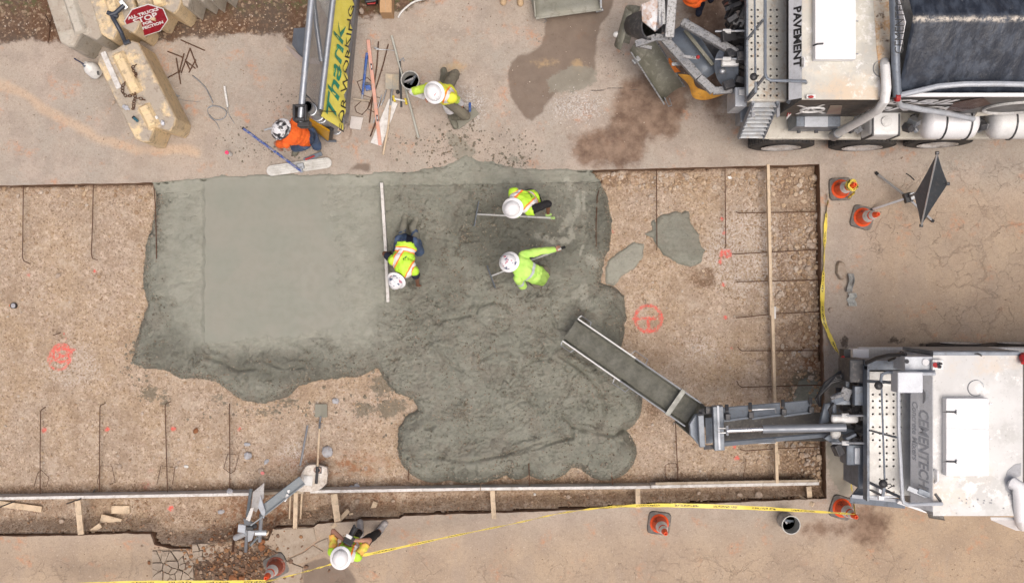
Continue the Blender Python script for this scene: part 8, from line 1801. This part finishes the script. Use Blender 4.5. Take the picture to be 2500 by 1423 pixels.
MB().tube([P(2035, 984, 1.95), P(2024, 1000, 1.98), P(2030, 1018, 1.95), P(2046, 1026, 1.9)], .02, 7).build('hose', black, T2, smooth=True); MB().box(P(2062, 1022, 2.0), (.40, .12, .1)).build('valve_body', white_paint, T2, bevel=.04); MB().ell(P(2040, 1058, 1.95), (.08, .08, .06)).build('grease_cap', plastic_white, T2)
MB().beam(P(2068, 930, 1.9), P(2068, 975, 1.9), .05, .05).build('frame_bar', steel_grey, T2); MB().beam(P(2100, 925, 1.9), P(2100, 980, 1.9), .06, .05).build('frame_bar', steel_grey, T2); MB().beam(P(2040, 982, 1.9), P(2108, 982, 1.95), .06, .05).build('frame_bar', steel_grey, T2)
MB().box(P(2102, 965, 2.1), (.22, .28, .1)).build('cover_box', steel_grey, T2, bevel=.01); MB().box(P(2080, 1106, 1.9), (.26, .30, .3)).build('junction_box', steel_grey, T2, bevel=.015); MB().box(P(2092, 1112, 2.06), (.08, .24, .04)).build('junction_lid', lgrey, T2, bevel=.008)
MB().b6(P(2093, 0, 1.9).x, P(2114, 0, 1.9).x, P(0, 1190, 1.9).y, P(0, 1130, 1.9).y, 1.3, 1.95).build('hose_reel_box', steel_grey, T2, bevel=.01); MB().b6(P(2086, 0, 1.4).x, P(2097, 0, 1.4).x, P(0, 1185, 1.4).y, P(0, 1140, 1.4).y, 1.1, 1.5).build('pale_panel', whitep, T2)
MB().lathe([(.11, 0), (.11, .03), (.08, .03), (.08, 0)], c=P(2085, 1150, 1.35), seg=18).build('hose_coil', black, T2); MB().plate([P(2076, 1215, 1.8), P(2096, 1190, 1.8), P(2116, 1185, 1.8), P(2116, 1218, 1.8)], .04).build('corner_plate', steel_grey, T2)
# boom
zl, zr = 1.30, 1.75
MB().b6(P(1770, 0, 1.2).x, P(2035, 0, 1.2).x, P(0, 1078, 1.2).y, P(0, 1008, 1.2).y, 1.10, 1.14).build('belt', M('conveyor_belt', (.022, .02, .02), .6, 0, (.05, .045, .04), dirt=(.12, .11, .09), damt=.3), T2)
bpan = M('boom_panel', (.185, .21, .24), .42, .15, (.15, .175, .205), dirt=(.1, .1, .1), damt=.2)
for (x0, x1) in ((1762, 1827), (1836, 1905), (1914, 1980)):
    f = lambda x: 996 - (x - 1762) * .085
    MB().plate([P(x0, f(x0), 1.55), P(x1, f(x1), 1.62), P(x1, f(x1) + 27, 1.5), P(x0, f(x0) + 30, 1.42)], .02).build('side_panel', bpan, T2)
    MB().beam(P(x0, f(x0) + 31, 1.4), P(x1, f(x1) + 28, 1.48), .03, .08).build('panel_rib', steel_grey, T2)
for x in (1775, 1832, 1912, 1979):
    f = 996 - (x - 1762) * .085; MB().beam(P(x - 1, f - 8, 1.62), P(x, f + 10, 1.66), .05, .03).build('toggle', black, T2, bevel=.006); MB().box(P(x + 1, f + 22, 1.55), (.08, .10, .08)).build('toggle_base', darkst, T2, bevel=.01)
MB().plate([P(1762, 1080, 1.45), P(2025, 1058, 1.7), P(2025, 1066, 1.66), P(1762, 1090, 1.4)], .03).build('lower_panel', bpan, T2); MB().tube([P(1836, 1000, 1.66), P(1892, 997, 1.68), P(1894, 1008, 1.66)], .012, 6).build('grab_bar', galv, T2)
MB().beam(P(1751, 990, 1.62), P(1755, 1097, 1.55), .155, .12).build('cross_member', bpan, T2, bevel=.008); MB().beam(P(1752.5, 990, 1.685), P(1756.5, 1097, 1.615), .03, .02).build('cross_rib', lgrey, T2)
MB().beam(P(1722, 1000, 1.45), P(1736, 1000, 1.45), .1, .1).build('end_block', darkst, T2)
MB().plate([P(1684, 1035, 1.4), P(1698, 1012, 1.4), P(1718, 1010, 1.4), P(1722, 1090, 1.35), P(1708, 1088, 1.35), P(1686, 1062, 1.38)], .12).build('end_cap', M('end_cap_paint', (.27, .31, .355), .42, .1, (.23, .265, .31), dirt=(.15, .15, .15), damt=.15), T2, bevel=.01)
MB().beam(P(1710, 1012, 1.55), P(1714, 1090, 1.5), .09, .08).build('end_beam', bpan, T2, bevel=.01); MB().plate([P(1706, 1000, 1.3), P(1736, 993, 1.35), P(1738, 1010, 1.35), P(1706, 1012, 1.3)], .06).build('end_bracket', darkst, T2); MB().plate([P(1722, 1020, 1.2), P(1748, 1018, 1.2), P(1750, 1080, 1.2), P(1724, 1082, 1.2)], .03).build('end_floor', steel_grey, T2); MB().beam(P(1718, 1092, 1.4), P(1748, 1090, 1.45), .06, .04).build('end_bracket', darkst, T2)
MB().tube([P(1775, 1051, 1.85), P(1866, 1047, 1.92)], .036, 12).build('cylinder_rod', chrome, T2, smooth=True); MB().tube([P(1862, 1047, 1.92), P(2065, 1043, 2.1)], .062, 14).build('cylinder_barrel', M('cylinder_paint', (.26, .28, .31), .35, .3, (.22, .24, .27)), T2, smooth=True)
for y in (1045, 1056): MB().tube([P(1754, y, 1.82), P(1778, y, 1.84)], .012, 6).build('clevis', galv, T2)
MB().cyl(P(1775, 1038, 1.86), P(1776, 1062, 1.84), .022, seg=8).build('clevis_pin', galv, T2); MB().tube([P(1892, 1070, 1.7), P(1894, 1080, 1.65), P(1850, 1082, 1.6)], .01, 6).build('safety_pin', galv, T2)
# chute filled with wet concrete
A, B = P(1692, 1012, 1.12), P(1392, 805, .42); cm = M('chute_skin', (.12, .12, .098), .55, .1, (.16, .16, .13), dirt=(.28, .28, .25), damt=.2)
d = (B - A).normalized(); sv = d.cross(Z_).normalized(); mid = A.lerp(B, .52)
for k, (p, q) in enumerate(((A, mid), (mid, B))):
    c_ = trough(p, q, (0, 0, 1), .42, .19, 'chute', cm, T2)
    for s_ in (-1, 1): MB().beam(p + sv * .22 * s_ + Z_ * .01, q + sv * .22 * s_ + Z_ * .01, .022, .02).build('edge_rail', white_paint if k else galv, c_)
fl = []
for i in range(40):
    p = A.lerp(B, i / 39) + Z_ * -.10; fl.append([p + sv * (.19 * (2 * j / 8 - 1)) + Z_ * (.035 * (1 - (2 * j / 8 - 1) ** 2) * (1 + .3 * math.sin(i * 1.3)) + .008 * math.sin(i * 2.1 + j * 1.7)) for j in range(9)])
cf = MB().sheet(fl).build('concrete_stream', M('chute_concrete', (.095, .095, .076), .6, 0, (.16, .158, .128), scale=14, bump=1.0, bscale=45), T2, smooth='all')
for s_ in (-1, 1):
    for (f0, f1, o_) in ((1.0, .90, .06), (.56, .44, .08)):
        a_, b_ = A.lerp(B, f0) + sv * .235 * s_, A.lerp(B, f1) + sv * .235 * s_; MB().tube([a_, a_ + sv * o_ * s_ + d * -.02, b_ + sv * o_ * s_ + d * .02, b_], .009, 6).build('handle', galv, T2)
MB().beam(A.lerp(B, .14) + sv * .24 + Z_ * .03, A.lerp(B, .14) - sv * .24 + Z_ * .03, .08, .02).build('chute_clamp', M('wet_band', (.30, .31, .28), .5, .2, (.22, .22, .2)), T2, bevel=.004)
trough(P(1718, 1040, 1.2), P(1672, 1000, 1.07), (0, 0, 1), .50, .22, 'discharge_boot', M('muddy_boot_rubber', (.13, .125, .10), .6, 0, (.18, .17, .14)), T2)
